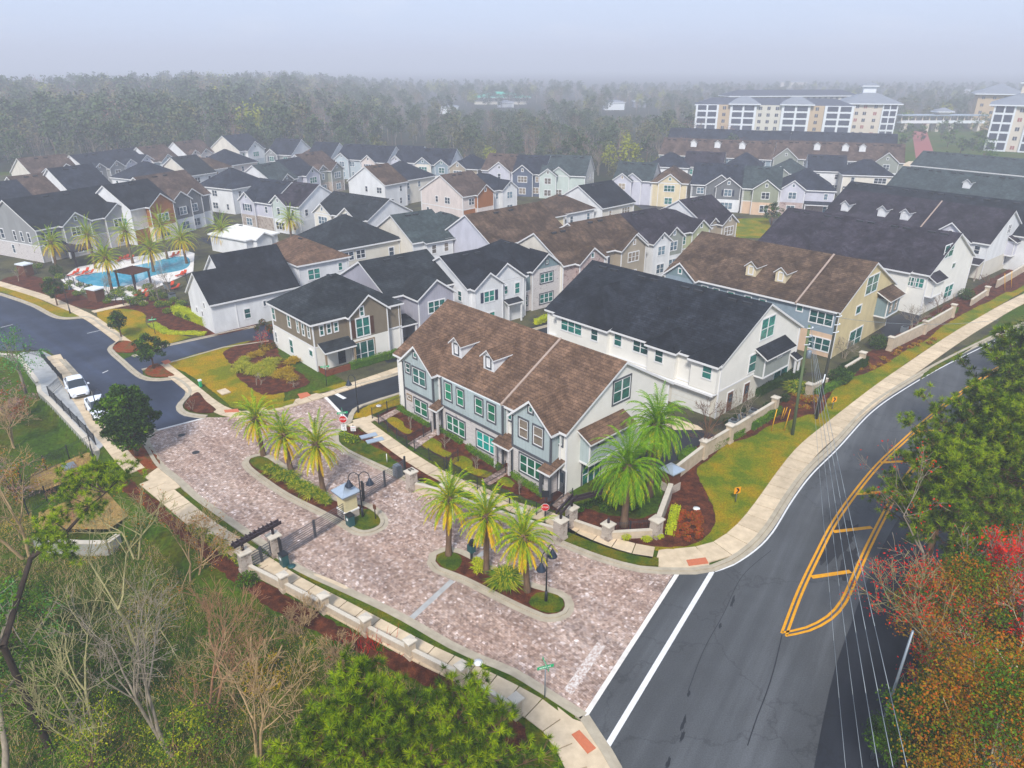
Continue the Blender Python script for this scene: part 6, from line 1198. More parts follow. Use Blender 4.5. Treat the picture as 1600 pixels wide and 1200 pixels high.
for k in range(3600):
    y = 250+fr.random()**1.05*850; x = fr.uniform(-.8, .8)*y
    if y < edge_y(x)+70 and x < 112: continue
    if y < 270: continue
    if x > 105 and y < 330 and not (x > 200 and y > 262 and x < 330): continue
    if any(a < x < c and b_ < y < d for a, b_, c, d in bld): continue
    H = tall(x, y)*fr.uniform(.7, 1.08)
    if x > 80: H = fr.uniform(8, 13)
    if -.078 < x/y < .045 and 300 < y < 560: H = min(H, max(4, 33.4-.0535*y))
    if .11 < x/y < .2 and 300 < y < 520: H = min(H, max(4, 32-.058*y))
    i = fr.choices(range(7), (3, 3, 3, 4, 5, 3, 1))[0]; spec.append((x, y, H, fr.uniform(0, 6), i))
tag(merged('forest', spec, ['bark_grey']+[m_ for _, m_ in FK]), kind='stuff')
# ================================================================ walls, gates, street furniture
plain('metal_dark', '#26292e', .45, .4, .3); plain('metal_grey', '#7d858c', .45, .4, .4, .08); plain('metal_white', '#d6dade', .4, .4, 0, .04); plain('metal_blue_roof', '#aab5c0', .35, .5, .4, .06)
plain('gate_metal', '#4a4d52', .45, .4, .3); plain('pergola', '#2e2428', .6, .3); plain('lamp_shade', '#1f2937', .4, .4); plain('box_green', '#2a4a4c', .5, .3); plain('stop_red', '#b01f2a', .4, .4, 0, .03); plain('sign_green', '#1f9a6a', .4, .4, 0, .03); plain('sign_white', '#e2e2e2', .5, .3, 0, .02); plain('sign_yellow', '#d99a1c', .5, .3, 0, .03); plain('black', '#101113', .5)
plain('pole_wood', '#5f6b50', .85, .1, 0, .25, 3, (1, 1, .1)); plain('pole_dark', '#3a3c36', .85, .1, 0, .2, 3, (1, 1, .1)); plain('yellow_guard', '#d8a625', .5); plain('wire', '#8d9498', .5, .3, .3, .02); plain('lounger_red', '#a84430', .7); plain('brick_edge', '#84443a', .8)
brickwash('cream_stucco', '#cfc5a4', '#c3b998', .45); plain('stone_cap', '#beb7ab', .8, .1, 0, .08); plain('wall_stone', '#b3a695', .85, .1, 0, .16, 2)
def pillar(px, label, h=1.6, w=.62, mat='w_stone', post=0, cap='stone_cap', z=.05, group='stone gate and wall pillars', loc=None):
    x, y = loc or G(*px); o = empty('stone_pillar', (x, y, z), math.radians(-46)); tag(o, label, 'pillar', group); b = MB(); b.box((-w/2, -w/2, -.3), (w/2, w/2, h)); b.box((-w/2-.05, -w/2-.05, -.3), (w/2+.05, w/2+.05, .25)); b.build('shaft', [mat], o)
    c = MB(); k = w/2+.1; c.box((-k, -k, h), (k, k, h+.1)); c.ext([(-k, -k, h+.1), (k, -k, h+.1), (k, k, h+.1), (-k, k, h+.1)], (0, 0, .001)); 
    c.poly([(-k, -k, h+.1), (k, -k, h+.1), (0, 0, h+.2)]); c.poly([(k, -k, h+.1), (k, k, h+.1), (0, 0, h+.2)]); c.poly([(k, k, h+.1), (-k, k, h+.1), (0, 0, h+.2)]); c.poly([(-k, k, h+.1), (-k, -k, h+.1), (0, 0, h+.2)]); c.build('cap', [cap], o)
    if post: q = MB(); q.tube((0, 0, h+.15), (0, 0, h+post), .11, n=6); q.build('post', ['pergola'], o)
    return o
def lowwall(pts, label, h=1.0, w=.21, mat='wall_stone', group=None, z=-.1, name='low_wall'):
    P = [G(*p) if not isinstance(p[0], float) else p for p in pts]; b = MB(); c = MB()
    for i in range(len(P)-1): ribbon(b, [P[i], P[i+1]], -w/2, w/2, h, h+.4); ribbon(c, [P[i], P[i+1]], -w/2-.03, w/2+.03, h+.07, .07)
    cx, cy = P[0]; o = empty(name, (cx, cy, z)); tag(o, label, 'wall', group)
    for m_, nm, mt in ((b, 'wall', mat), (c, 'coping', 'stone_cap')):
        m_.v = [(x-cx, y-cy, zz) for x, y, zz in m_.v]; m_.build(nm, [mt], o)
    return o
LW = [(386, 892), (445, 922), (508, 955), (573, 990), (642, 1026), (722, 1066), (806, 1118)]
LWn = ['next to the pergola', 'second from the pergola', 'third from the pergola', 'fourth from the pergola, beside the scarlet twigs', 'fifth from the pergola, just above the large pine', 'almost hidden behind the large pine', 'at the corner end near the green street sign']
for i, p in enumerate(LW):
    if i: pillar(p, 'pale stone pillar on the lower boundary wall, '+LWn[i], 1.25, .5, 'wall_stone', group='pillars of the lower boundary wall')
    if i < 6: lowwall([p, LW[i+1]], 'low pale wall stretch below the walk, '+['from the pergola', 'second from the pergola', 'third from the pergola', 'fourth, over the scarlet twigs', 'fifth, partly behind the pine', 'last, mostly behind the pine'][i], .75, group='stretches of the lower boundary wall')
pillar((386, 893), 'stone pillar carrying the outer end of the dark pergola beam', 1.7, .75, post=.9); pillar((432, 867), 'stone pillar carrying the inner end of the pergola beam beside the swing gate', 1.7, .75, post=.9)
def pergola(p, q, z, label, over=.7, raft=True):
    a = G(*p); c = G(*q); o = empty('pergola_beam', (a[0], a[1], z)); tag(o, label, 'pergola beam', 'dark pergola beams'); d = Vector((c[0]-a[0], c[1]-a[1], 0)); L = d.length; d.normalize(); s = Vector((-d.y, d.x, 0))
    b = MB()
    for k in (-.17, .17): e0 = d*-over+s*k; e1 = d*(L+over)+s*k; u = s*.05; b.ext([tuple(e0-u), tuple(e1-u), tuple(e1+u), tuple(e0+u)][::1], (0, 0, .26), 0, 0)
    b.build('beam', ['pergola'], o)
    for i in range(int((L+1)/.35) if raft else 0):
        e = d*(-over+.2+i*.35); m_ = MB(); u = s*.32; w = d*.04; m_.ext([tuple(e-u-w+Vector((0, 0, .24))), tuple(e-u+w+Vector((0, 0, .24))), tuple(e+u+w+Vector((0, 0, .24))), tuple(e+u-w+Vector((0, 0, .24)))], (0, 0, .08), 0, 0); m_.build('rafter', ['pergola'], o)
pergola((386, 893), (432, 867), 2.55, 'dark timber beam across two stone pillars at the left pedestrian gate')
def gate(p, q, h, label, n=8, name='swing_gate', z=.15, mat='gate_metal', vert=False, group='metal driveway gates', posts=True):
    a = G(*p); c = G(*q); d = Vector((c[0]-a[0], c[1]-a[1], 0)); L = d.length; d.normalize(); o = empty(name, (a[0], a[1], z), math.atan2(d.y, d.x)); tag(o, label, 'gate', group); b = MB()
    for i in range(n): zz = .12+(h-.12)*i/(n-1); b.tube((0, 0, zz), (L, 0, zz), .036, n=4, sm=False)
    b.build('rails', [mat], o)
    for u in (0, L/2-.06, L/2+.06, L): f = MB(); f.box((u-.04, -.04, 0), (u+.04, .04, h+.12)); f.build('stile', [mat], o)
    if posts:
        for u in (-.14, L+.14): f = MB(); f.box((u-.07, -.07, -.1), (u+.07, .07, h+.35)); f.build('gate_post', ['metal_dark'], o)
    return o
gate((443, 873), (540, 813), 1.5, 'long closed slatted gate between the pergola pillar and the gatehouse'); gate((570, 782), (632, 744), 1.5, 'shorter closed slatted gate right of the gatehouse with round operator')
gate((395, 889), (425, 871), 1.25, 'small slatted pedestrian gate under the pergola beam', 6, 'pedestrian_gate', group='pedestrian gates')
# gatehouse
x, y = G(545, 806); o = empty('gatehouse', (x, y, .1), math.radians(-46)); tag(o, 'small cream gatehouse with pale blue pyramid metal roof on the island', 'gatehouse')
b = MB(); b.box((-.95, -.95, 0), (.95, .95, .8), 1); b.box((-.85, -.85, .8), (.85, .85, 2.75), 0); b.box((-1.0, -1.0, .75), (1.0, 1.0, .87), 2); b.build('wall', ['cream_stucco', 'w_stone', 'trim'], o)
b = MB(); k = 1.3; Z = 2.75
for A in ([(-k, -k), (k, -k)], [(k, -k), (k, k)], [(k, k), (-k, k)], [(-k, k), (-k, -k)]): b.poly([(A[0][0], A[0][1], Z), (A[1][0], A[1][1], Z), (0, 0, Z+.8)], 0)
b.box((-k, -k, Z-.14), (k, k, Z), 1); b.tube((0, 0, Z+.7), (0, 0, Z+.95), .06, .02, 6, 0)
for sx in (-1, 1):
    for sy in (-1, 1): b.tube((sx*k, sy*k, Z+.01), (0, 0, Z+.82), .03, n=4, mi=0)
b.build('roof', ['metal_blue_roof', 'metal_grey'], o); o.scale = (.68, .68, .86)
# hut by the corner wall
x, y = G(1047, 765); o = empty('kiosk', (x, y, .0), math.radians(-52)); tag(o, 'small brown hut with grey-blue pyramid metal roof on the corner wall', 'hut')
b = MB(); b.box((-.8, -.8, 0), (.8, .8, .9), 1); b.box((-.72, -.72, .9), (.72, .72, 2.3), 0); b.build('wall', ['wood', 'w_stone'], o); b = MB(); k = 1.05; Z = 2.35
for A in ([(-k, -k), (k, -k)], [(k, -k), (k, k)], [(k, k), (-k, k)], [(-k, k), (-k, -k)]): b.poly([(A[0][0], A[0][1], Z), (A[1][0], A[1][1], Z), (0, 0, Z+.5)], 0)
b.box((-k, -k, Z-.1), (k, k, Z), 0); b.build('roof', ['metal_blue_roof'], o); o.scale = (.75, .75, .9)
# right-hand entrance wall
P0 = pillar((644, 765), 'stone pillar with house-shaped emblem on its cap beside the shorter gate', 1.75, .75)
b = MB(); b.box((-.2, -.2, 1.97), (.2, -.12, 1.99)); b.box((-.2, -.2, 1.97), (-.12, .2, 1.99)); b.box((-.2, .12, 1.97), (.2, .2, 1.99)); b.box((0, -.2, 1.97), (.07, .05, 1.99)); b.build('emblem', ['black'], P0)
for i, (p, t_) in enumerate([((697, 779), 'behind the left palm of the front island'), ((756, 800), 'behind the middle palm of the front island'), ((813, 820), 'behind the right palm of the front island')]): pillar(p, 'short stone pillar in the wall '+t_, 1.3, .6, group='pillars of the upper entrance wall')
lowwall([(650, 768), (697, 780)], 'curved white-topped wall stretch beside the emblem pillar', .9, group='stretches of the upper entrance wall'); lowwall([(700, 781), (756, 800)], 'white-topped wall stretch between the first two short pillars', .7, group='stretches of the upper entrance wall'); lowwall([(759, 801), (813, 820)], 'white-topped wall stretch between the last two short pillars', .7, group='stretches of the upper entrance wall'); lowwall([(816, 821), (872, 836)], 'white-topped wall stretch meeting the inner pergola pillar', .7, group='stretches of the upper entrance wall')
pillar((875, 842), 'stone pillar left of the right pedestrian gate, carrying the dark beam', 1.7, .78, post=.9); pillar((892, 822), 'stone pillar behind the right pedestrian gate, carrying the dark beam', 1.7, .7, post=.9); pillar((949, 842), 'stone pillar with dark post halfway along the corner wall', 1.3, .7, post=.6); pillar((1024, 838), 'stone pillar at the corner where the wall turns up to the hut', 1.5, .75)
pergola((875, 842), (892, 822), 2.55, 'dark timber beam over the right pedestrian gate', .5, False); pergola((893, 820), (942, 806), 2.3, 'long dark beam running from the right gate towards the bushy palm', .3, False); gate((878, 838), (889, 825), 1.2, 'dark pedestrian gate at the right entrance walk', 6, 'pedestrian_gate', group='pedestrian gates', mat='metal_dark')
lowwall([(896, 824), (945, 841)], 'pale wall stretch between the gate pillar and the dark-posted pillar', .8, group='stretches of the corner wall'); lowwall([(953, 843), (1020, 839)], 'pale wall stretch below the bushy palm', .8, group='stretches of the corner wall'); lowwall([(1026, 833), (1046, 778)], 'stepped wall stretch rising to the hut', 1.5, .35, 'w_stone', group='stretches of the corner wall')
# boundary wall along the main road
SEG = [((1055, 750), (1098, 716), 1.5, 'hidden behind the short hedge beside the hut'), ((1098, 716), (1138, 692), 1.7, 'behind the first clipped hedge'), ((1138, 692), (1208, 648), 1.7, 'beside the rear garages of the white row'), ((1262, 620), (1290, 606), 1.3, 'just left of the power poles'), ((1318, 590), (1344, 574), 1.5, 'below the cream gable end'), ((1389, 548), (1442, 522), 1.7, 'along the alley behind the cream-ended row'), ((1442, 522), (1486, 496), 1.7, 'behind the two bare myrtles'), ((1516, 478), (1540, 462), 1.1, 'stepping up past the round dark bush'), ((1556, 450), (1600, 424), 1.4, 'at the right edge of the picture')]
for p, q, hh, t_ in SEG: lowwall([p, q], 'pale boundary wall stretch '+t_, hh, .25, group='stretches of the boundary wall by the main road')
for p, hh, t_ in (((1098, 716), 1.8, 'where the wall bends above the grass'), ((1138, 692), 1.9, 'halfway along the wall beside the garages'), ((1208, 648), 1.95, 'ending the wall beside the garages'), ((1262, 620), 1.5, 'nearest the left power pole'), ((1344, 574), 1.9, 'ending the sloped stretch below the cream gable'), ((1389, 548), 1.8, 'starting the wall along the alley'), ((1442, 522), 1.8, 'between the two bare myrtles'), ((1486, 496), 1.9, 'beyond the two bare myrtles'), ((1540, 462), 1.4, 'by the thin tree near the steps'), ((1093, 716), 1.6, 'x')):
    if t_ != 'x': pillar(p, 'stone pillar of the road-side boundary wall '+t_, hh, .6, 'wall_stone', group='pillars of the boundary wall by the main road')
# garden fences
def fence(pts, label, h=1.15, mat='metal_dark', step=.14, name='picket_fence', group='black garden fences', z=.1, pst=1.9):
    P = [G(*p) for p in pts]; cx, cy = P[0]; o = empty(name, (cx, cy, z)); tag(o, label, 'fence', group); b = MB(); posts = []
    for i in range(len(P)-1):
        a, c = P[i], P[i+1]; L = math.hypot(c[0]-a[0], c[1]-a[1]); n = max(2, int(L/step)); f = lambda t: (a[0]+(c[0]-a[0])*t-cx, a[1]+(c[1]-a[1])*t-cy)
        for zz in (.12, h-.14, h): b.tube((*f(0), zz), (*f(1), zz), .02, n=4, sm=False)
        for k in range(n+1): b.tube((*f(k/n), .05), (*f(k/n), h), .013, n=3, sm=False, caps=False)
        m_ = max(1, int(L/pst))
        for k in range(m_+(i == len(P)-2)): posts.append(f(k/m_))
    b.build('pickets', [mat], o)
    for x, y in posts: q = MB(); q.box((x-.04, y-.04, 0), (x+.04, y+.04, h+.12)); q.build('post', [mat], o)
    return o
fence([(628, 634), (582, 655)], 'black picket fence beside the first front garden, next to the street'); fence([(592, 664), (636, 700), (662, 684), (674, 677)], 'black picket fence round the first front garden'); fence([(648, 706), (746, 766), (790, 740)], 'long black picket fence round the two middle front gardens'); fence([(698, 733), (716, 722)], 'short black fence dividing the two middle gardens'); fence([(756, 772), (838, 806), (862, 792), (880, 778)], 'black picket fence round the last front garden beside the steps'); fence([(852, 808), (894, 780)], 'black handrail beside the path to the end townhouse door', .9)
fence([(948, 835), (1020, 828)], 'dark rail fence behind the corner wall', .9)
# retaining wall and railing at the left
rp = [(0, 612), (60, 618), (72, 640), (75, 650), (118, 705), (150, 715)]
def retain(pts, label, h, w=.4, ztop=.12): return lowwall(pts, label, h, w, 'retain', 'grey retaining walls', ztop-h-.1, 'retaining_wall')
retain([(60, 600), (62, 612), (80, 628), (140, 692), (152, 705)], 'long grey retaining wall below the parked cars', 1.9); retain([(-10, 552), (28, 556), (59, 597)], 'grey retaining wall at the left edge above the grass basin', 1.9)
fence([(40, 552), (66, 560), (100, 600), (78, 620), (138, 682), (150, 696)], 'long black metal railing along the kerb beside the parked cars', 1.1, group='black railings by the parking', name='railing', pst=2.2)
retain([(50, 832), (120, 838), (165, 838), (182, 826)], 'low grey retaining wall of the sandy yard below the pine bough', 1.0, .4, -.5); sheet('yard', GP([(60, 800), (110, 780), (190, 740), (225, 760), (200, 805), (170, 826), (60, 826)], -.5), 'earth', -.55); sheet('yard', GP([(48, 740), (140, 705), (150, 735), (70, 765), (45, 765)], -.8), 'earth', -.85)
fence([(10, 752), (30, 740), (140, 690), (150, 735), (70, 770), (40, 790)], 'dark mesh fence round the sandy enclosure at the left', 1.5, 'metal_dark', .2, 'enclosure_fence', 'enclosure fences', -.9)
o = sheet('hatch_cover', GP([(95, 728), (115, 722), (121, 730), (101, 736)], -.8), 'metal_grey', -.7, 'thing', .12); tag(o, 'grey metal hatch on the sandy enclosure ground', 'hatch')
# ---- lamps
def lamp(px, top, label, arms=1, rz=0.0):
    x, y = G(*px); r_ = ray(*top); H = CAM_H+r_.z*y/r_.y; o = empty('street_lamp', (x, y, .05), rz); tag(o, label, 'street lamp', 'black gooseneck street lamps'); b = MB(); b.tube((0, 0, 0), (0, 0, .9), .12, .09, 8); b.tube((0, 0, .9), (0, 0, H), .06, .045, 8); b.build('pole', ['metal_dark'], o)
    for s in ((1, -1) if arms == 2 else (1,)):
        a = MB(); pts = [Vector((s*(.55-.55*math.cos(t)), 0, H-.3+.5*math.sin(t))) for t in [math.pi*i/7 for i in range(8)]]; pts += [Vector((s*1.1, 0, H-.5))]; a.path([(p.x*.75, p.y, p.z) for p in pts], .035, 5); ar = a.build('arm', ['metal_dark'], o)
        c = MB(); c.lathe([(.05, .12), (.12, .05), (.16, -.1), (.33, -.38), (.35, -.44), (.1, -.42)], (s*.825, 0, H-.55), 10); c.build('lamp_shade', ['lamp_shade'], ar)
lamp((567, 808), (567, 742), 'two-armed lamp beside the gatehouse on the island', 2, math.radians(10)); lamp((853, 940), (853, 862), 'two-armed lamp on the grassy tip of the front island', 2, math.radians(60)); lamp((157, 660), (152, 612), 'single-armed lamp in front of the lower parked car', 1, 0.2); lamp((560, 645), (558, 590), 'single-armed lamp beside the street corner by the front gardens', 1, math.pi*.9)
lamp((110, 490), (104, 445), 'single-armed lamp beside the pool path on the left', 1, 1.0)
# ---- signs
def sign_post(px, label, H=2.6, cat='sign', name='sign', z=.08, rz=0.0, mat='metal_grey'):
    x, y = G(*px); o = empty(name, (x, y, z), rz); tag(o, label, cat); b = MB(); b.tube((0, 0, 0), (0, 0, H), .04, n=6); b.build('post', [mat], o); return o
def text(parent, s, size, loc, rot, mat, name='lettering'):
    cu = bpy.data.curves.new(name, 'FONT'); cu.body = s; cu.size = size; cu.extrude = .004; cu.align_x = 'CENTER'; cu.align_y = 'CENTER'; cu.materials.append(MAT[mat]); cu.fill_mode = 'BOTH'; tmp = link(bpy.data.objects.new('tmp', cu)); dg = bpy.context.evaluated_depsgraph_get(); me = bpy.data.meshes.new_from_object(tmp.evaluated_get(dg)); bpy.data.objects.remove(tmp); o = link(bpy.data.objects.new(name, me)); o.parent = parent; o.location = loc; o.rotation_euler = rot; return o
FR = (math.pi/2, 0, 0)
def octo(o, z, t='STOP', y=-.06, r=.38, mat='stop_red'):
    b = MB(); pts = [(r*math.cos(math.pi/8+i*math.pi/4), 0, z+r*math.sin(math.pi/8+i*math.pi/4)) for i in range(8)]; b.ext([(p[0], y, p[2]) for p in pts], (0, .03, 0)); b.build('plate', [mat], o)
    b = MB(); k = [(p[0]*1.07, y+.004, z+(p[2]-z)*1.07) for p in pts]; b.ext(k, (0, .02, 0)); b.build('rim', ['sign_white'], o); text(o, t, r*.62, (0, y-.006, z), FR, 'sign_white')
def plate(o, w, h, z, mat, y=-.055, name='plate', rot=0): b = MB(); b.box((-w/2, 0, -h/2), (w/2, .02, h/2)); q = b.build(name, [mat], o, (0, y, z)); q.rotation_euler = (0, 0, rot); return q
def street_sign(o, H, a1='', a2=''):
    for i, (a, zz) in enumerate(((.3, H+.12), (.3+math.pi/2, H+.36))):
        b = MB(); b.box((-.5, -.012, -.1), (.5, .012, .1)); q = b.build('name_blade', ['sign_green'], o, (0, 0, zz), a)
        for s in (-1, 1):   # short white strokes of the unreadable street name
            w = MB()
            for k in range(7): w.box((-.36+k*.1, s*.013, -.04), (-.36+k*.1+.065, s*.017, .04))
            w.build('lettering', ['sign_white'], q)
o = sign_post((540, 692), 'red stop sign with green street names and white 15 plate at the upper walk', 3.3); octo(o, 2.55); street_sign(o, 3.1); plate(o, .5, .65, 1.65, 'sign_white'); text(o, 'SPEED\nLIMIT', .13, (0, -.062, 1.83), FR, 'black'); text(o, '15', .34, (0, -.062, 1.52), FR, 'black')
o = sign_post((554, 690), 'small white notice on two dark posts right of the stop sign', 1.8, mat='metal_dark'); plate(o, .5, .55, 1.4, 'sign_white'); text(o, 'NOTICE', .11, (0, -.062, 1.5), FR, 'stop_red')
for i in range(3): plate(o, .36, .03, 1.36-i*.08, 'metal_grey', -.064, 'text_line')
o = sign_post((851, 1092), 'crossed green street name blades at the lower corner of the entrance', 2.3); street_sign(o, 2.3)
o = sign_post((511, 604), 'green street name sign at the corner by the taupe house', 2.3, mat='metal_dark'); street_sign(o, 2.3)
o = sign_post((243, 523), 'green street name sign on the lawn beside the lime hedge', 2.0, mat='metal_dark'); street_sign(o, 2.0)
o = sign_post((851, 822), 'small stop sign near the steps with the back of a dark square plate above it', 3.2, mat='metal_dark'); octo(o, 1.75, r=.33); plate(o, .62, .62, 3.0, 'metal_dark', -.05)
for p, lb in (((1149, 785), 'yellow chevron sign on the grass inside the bend'), ((1300, 640), 'yellow chevron sign on the grass beside the power pole')):
    o = sign_post(p, lb, 1.3, rz=.3); plate(o, .62, .62, 1.15, 'sign_yellow'); b = MB()
    for q in (1, -1): b.ext([(-.16, -.06, 1.15+q*.26), (.02, -.06, 1.15+q*.26), (.2, -.06, 1.15), (.02, -.06, 1.15)], (0, .01, 0))
    b.build('chevron', ['black'], o)
# keypads and operators
def box_thing(px, label, cat, name, parts, z=.1, rz=-.8, group=None, loc=None):
    x, y = loc or G(*px); o = empty(name, (x, y, z), rz); tag(o, label, cat, group)
    for nm, a, c, mt in parts: b = MB(); b.box(a, c); b.build(nm, [mt], o)
    return o
box_thing((548, 822), 'dark green gate operator box beside the gatehouse', 'gate operator', 'gate_operator', [('cabinet', (-.3, -.25, 0), (.3, .25, .95), 'box_green'), ('lid', (-.33, -.28, .95), (.33, .28, 1.03), 'metal_dark'), ('label', (-.1, -.27, .55), (.1, -.25, .75), 'sign_white')], group='gate operator boxes')
box_thing((445, 884), 'dark green gate operator box beside the pergola pillar', 'gate operator', 'gate_operator', [('cabinet', (-.3, -.25, 0), (.3, .25, .95), 'box_green'), ('lid', (-.33, -.28, .95), (.33, .28, 1.03), 'metal_dark'), ('label', (-.1, -.27, .55), (.1, -.25, .75), 'sign_white')], group='gate operator boxes')
box_thing((622, 745), 'grey gate operator behind the shorter gate', 'gate operator', 'gate_operator', [('cabinet', (-.35, -.3, 0), (.35, .3, 1.0), 'metal_grey'), ('lid', (-.3, -.25, 1.0), (.3, .25, 1.15), 'metal_grey')], group='gate operator boxes')
box_thing((737, 876), 'dark keypad pedestal with hooded top on the front island', 'keypad post', 'keypad_post', [('post', (-.07, -.07, 0), (.07, .07, 1.0), 'metal_dark'), ('housing', (-.26, -.2, .75), (.26, .2, 1.35), 'box_green'), ('hood', (-.12, -.18, 1.35), (.2, .22, 1.75), 'metal_dark')])
box_thing((587, 812), 'slim dark card reader post at the tip of the gatehouse island', 'card reader', 'card_reader', [('post', (-.03, -.03, 0), (.03, .03, 1.0), 'metal_dark'), ('head', (-.14, -.06, .95), (.14, .06, 1.3), 'wood')])
box_thing((314, 605), 'teal fire hydrant on the dry lawn', 'hydrant', 'fire_hydrant', [('barrel', (-.14, -.14, 0), (.14, .14, .7), 'sign_green'), ('bonnet', (-.18, -.18, .7), (.18, .18, .85), 'metal_white'), ('nozzle', (-.26, -.07, .45), (.26, .07, .6), 'sign_green')])
box_thing((350, 614), 'pale square utility pad on the dry lawn', 'utility cover', 'utility_cover', [('cover', (-.7, -.5, 0), (.7, .5, .12), 'concrete')])
for i, (p, lb) in enumerate([((576, 683), 'grey-blue utility lid on the verge by the walk, upper of two'), ((586, 690), 'grey-blue utility lid on the verge by the walk, lower of two')]): box_thing(p, lb, 'utility cover', 'utility_cover', [('cover', (-.85, -.35, 0), (.85, .35, .1), 'metal_blue_roof')], rz=.5, group='utility lids by the walk')
for p, lb in (((747, 1038), 'white oval utility lid on the lower verge'), ((456, 887), 'pair of small teal irrigation lids on the lower verge'), ((1088, 797), 'white utility lid in the grass inside the bend'), ((605, 724), 'thin white marker stub in the grass verge'), ((592, 636), 'round pale cover in the corner lawn')):
    x, y = G(*p); b = MB(); b.lathe([(.3, 0), (.3, .06), (.05, .09)], n=10) if 'stub' not in lb else b.tube((0, 0, 0), (0, 0, .9), .04, n=5); o = b.build('access_cover' if 'stub' not in lb else 'marker_stub', ['sign_white' if 'teal' not in lb else 'box_green']); o.location = (x, y, .12); tag(o, lb, 'utility cover' if 'stub' not in lb else 'marker')
for i, (p, lb) in enumerate([((1145, 668), 'grey air-conditioning unit nearest the bare myrtle by the white row'), ((1160, 660), 'grey air-conditioning unit second by the white row'), ((1176, 652), 'grey air-conditioning unit third by the white row'), ((985, 755), 'grey air-conditioning unit half hidden behind the palms'), ((1002, 748), 'grey air-conditioning unit behind the tall arching palm'), ((1460, 505), 'grey air-conditioning unit behind the bare myrtles'), ((1412, 520), 'grey air-conditioning unit in the alley by the cream gable')]):
    x, y = G(*p); o = empty('air_conditioner', (x, y, .05), -.8); tag(o, lb, 'air conditioner', 'air-conditioning units behind the boundary wall'); b = MB(); b.box((-.4, -.4, 0), (.4, .4, .85)); b.build('casing', ['metal_grey'], o); b = MB(); b.lathe([(.34, .85), (.34, .9), (.1, .93)], n=10); b.build('fan_grille', ['metal_dark'], o)
# yellow pole guards and utility poles
def pole(base, top, label, mat='pole_wood', r0=.17, g='timber power poles', name='utility_pole'):
    x, y = G(*base); r_ = ray(*top); k = y/r_.y; H = CAM_H+r_.z*k; lx = r_.x*k-x; o = empty(name, (x, y, 0)); tag(o, label, 'power pole', g); b = MB(); b.tube((0, 0, -.5), (lx*.85, 0, H), r0, r0*.62, 9); b.build('shaft', [mat], o); return o, Vector((x+lx*.85, y, H))
p1, T1 = pole((1238, 680), (1264, 508), 'greenish timber power pole on the grass, left of two')
p2, T2 = pole((1275, 655), (1310, 490), 'dark timber power pole with pale cable guard, right of two', 'pole_dark')
b = MB(); 
for z in (-.5, -1.3): b.box((-.9, -.06, T1.z+z-.06), (.9, .06, T1.z+z+.06)) if False else None
for pp, T in ((p1, T1), (p2, T2)):
    q = T-Vector(pp.location)
    for dz in (.25, 1.1, 1.9): m_ = MB(); m_.tube((q.x-.25, -.2, q.z-dz), (q.x+.25, -.2, q.z-dz), .05, n=5); m_.lathe([(.05, 0), (.09, .08), (.05, .16)], (q.x+.25, -.2, q.z-dz), 7); m_.build('insulator', ['metal_white'], pp)
g = MB(); a = G(1273, 648); Q = Vector((T2.x-a[0]-.25, T2.y-a[1]-.3, T2.z*.45)); g.tube((0, 0, 0), tuple(Q), .06, .06, 6); o = g.build('cable_guard', ['metal_white']); o.location = (a[0], a[1], 0); tag(o, 'slanting pale metal cable guard leaning on the dark power pole', 'cable guard')
m_ = MB(); q = T1-Vector(p1.location); m_.lathe([(.2, 0), (.24, .1), (.24, .75), (.12, .85)], (q.x*.8+.35, -.1, q.z-3.3), 9); m_.build('transformer', ['metal_grey'], p1)
for p, t_, lb in (((1205, 674), (1214, 640), 'leftmost yellow guy-wire guard'), ((1220, 656), (1226, 638), 'second yellow guy-wire guard, left of a close pair'), ((1223, 655), (1230, 637), 'third yellow guy-wire guard, right of a close pair'), ((1225, 674), (1235, 640), 'rightmost yellow guy-wire guard'), ((1570, 455), (1570, 428), 'left yellow marker post near the upper bushes'), ((1580, 450), (1581, 424), 'right yellow marker post near the upper bushes')):
    x, y = G(*p); r_ = ray(*t_); k = y/r_.y; b = MB(); b.tube((0, 0, 0), (r_.x*k-x, 0, CAM_H+r_.z*k), .045, n=5); o = b.build('guy_guard', ['yellow_guard']); o.location = (x, y, .05); tag(o, lb+' planted in the grass' if 'guy' in lb else lb, 'guy guard', 'yellow guards on the guy wires')
NP = Vector((*G(1392, 985, 8.0), 8.0)); near = Vector((NP.x+1.6, NP.y-7.0, 11.5))
b = MB(); b.tube((0, 0, 0), (.15, 0, 9.0), .09, .06, 9); x, y = G(1362, 1185, 0); o = b.build('utility_pole', ['metal_grey']); o.location = (x, y, -.1); tag(o, 'pale grey power pole half buried in the orange cypress', 'power pole')
def wire(a, c, label, sag=.7, r_=.018):
    b = MB(); pts = [a.lerp(c, i/14)-Vector((0, 0, sag*4*(i/14)*(1-i/14))) for i in range(15)]; pts = [p-a for p in pts]; b.path([tuple(p) for p in pts], r_, 4); o = b.build('overhead_wire', ['wire']); o.location = a; tag(o, label, 'wire', 'overhead wires')
W_ = [((1266, 512), (1425, 1215)), ((1272, 515), (1402, 1215)), ((1278, 522), (1378, 1215)), ((1262, 540), (1352, 1215)), ((1256, 575), (1325, 1215))]
for i, (p, q) in enumerate(W_):
    a = T1+Vector((.1+.12*i, -.2, -.2-.55*i if i < 4 else -3)); z = 9.5-.4*i; x, y = G(q[0], q[1], z); c = Vector((x, y, z)); c2 = a+(c-a)*1.15; wire(a, c2, ['rightmost pale overhead wire crossing the main road', 'second pale overhead wire from the right crossing the road', 'third pale overhead wire from the right crossing the road', 'fourth thinner overhead wire over the road', 'leftmost dark overhead wire over the road'][i], .5, .017 if i < 3 else .011)
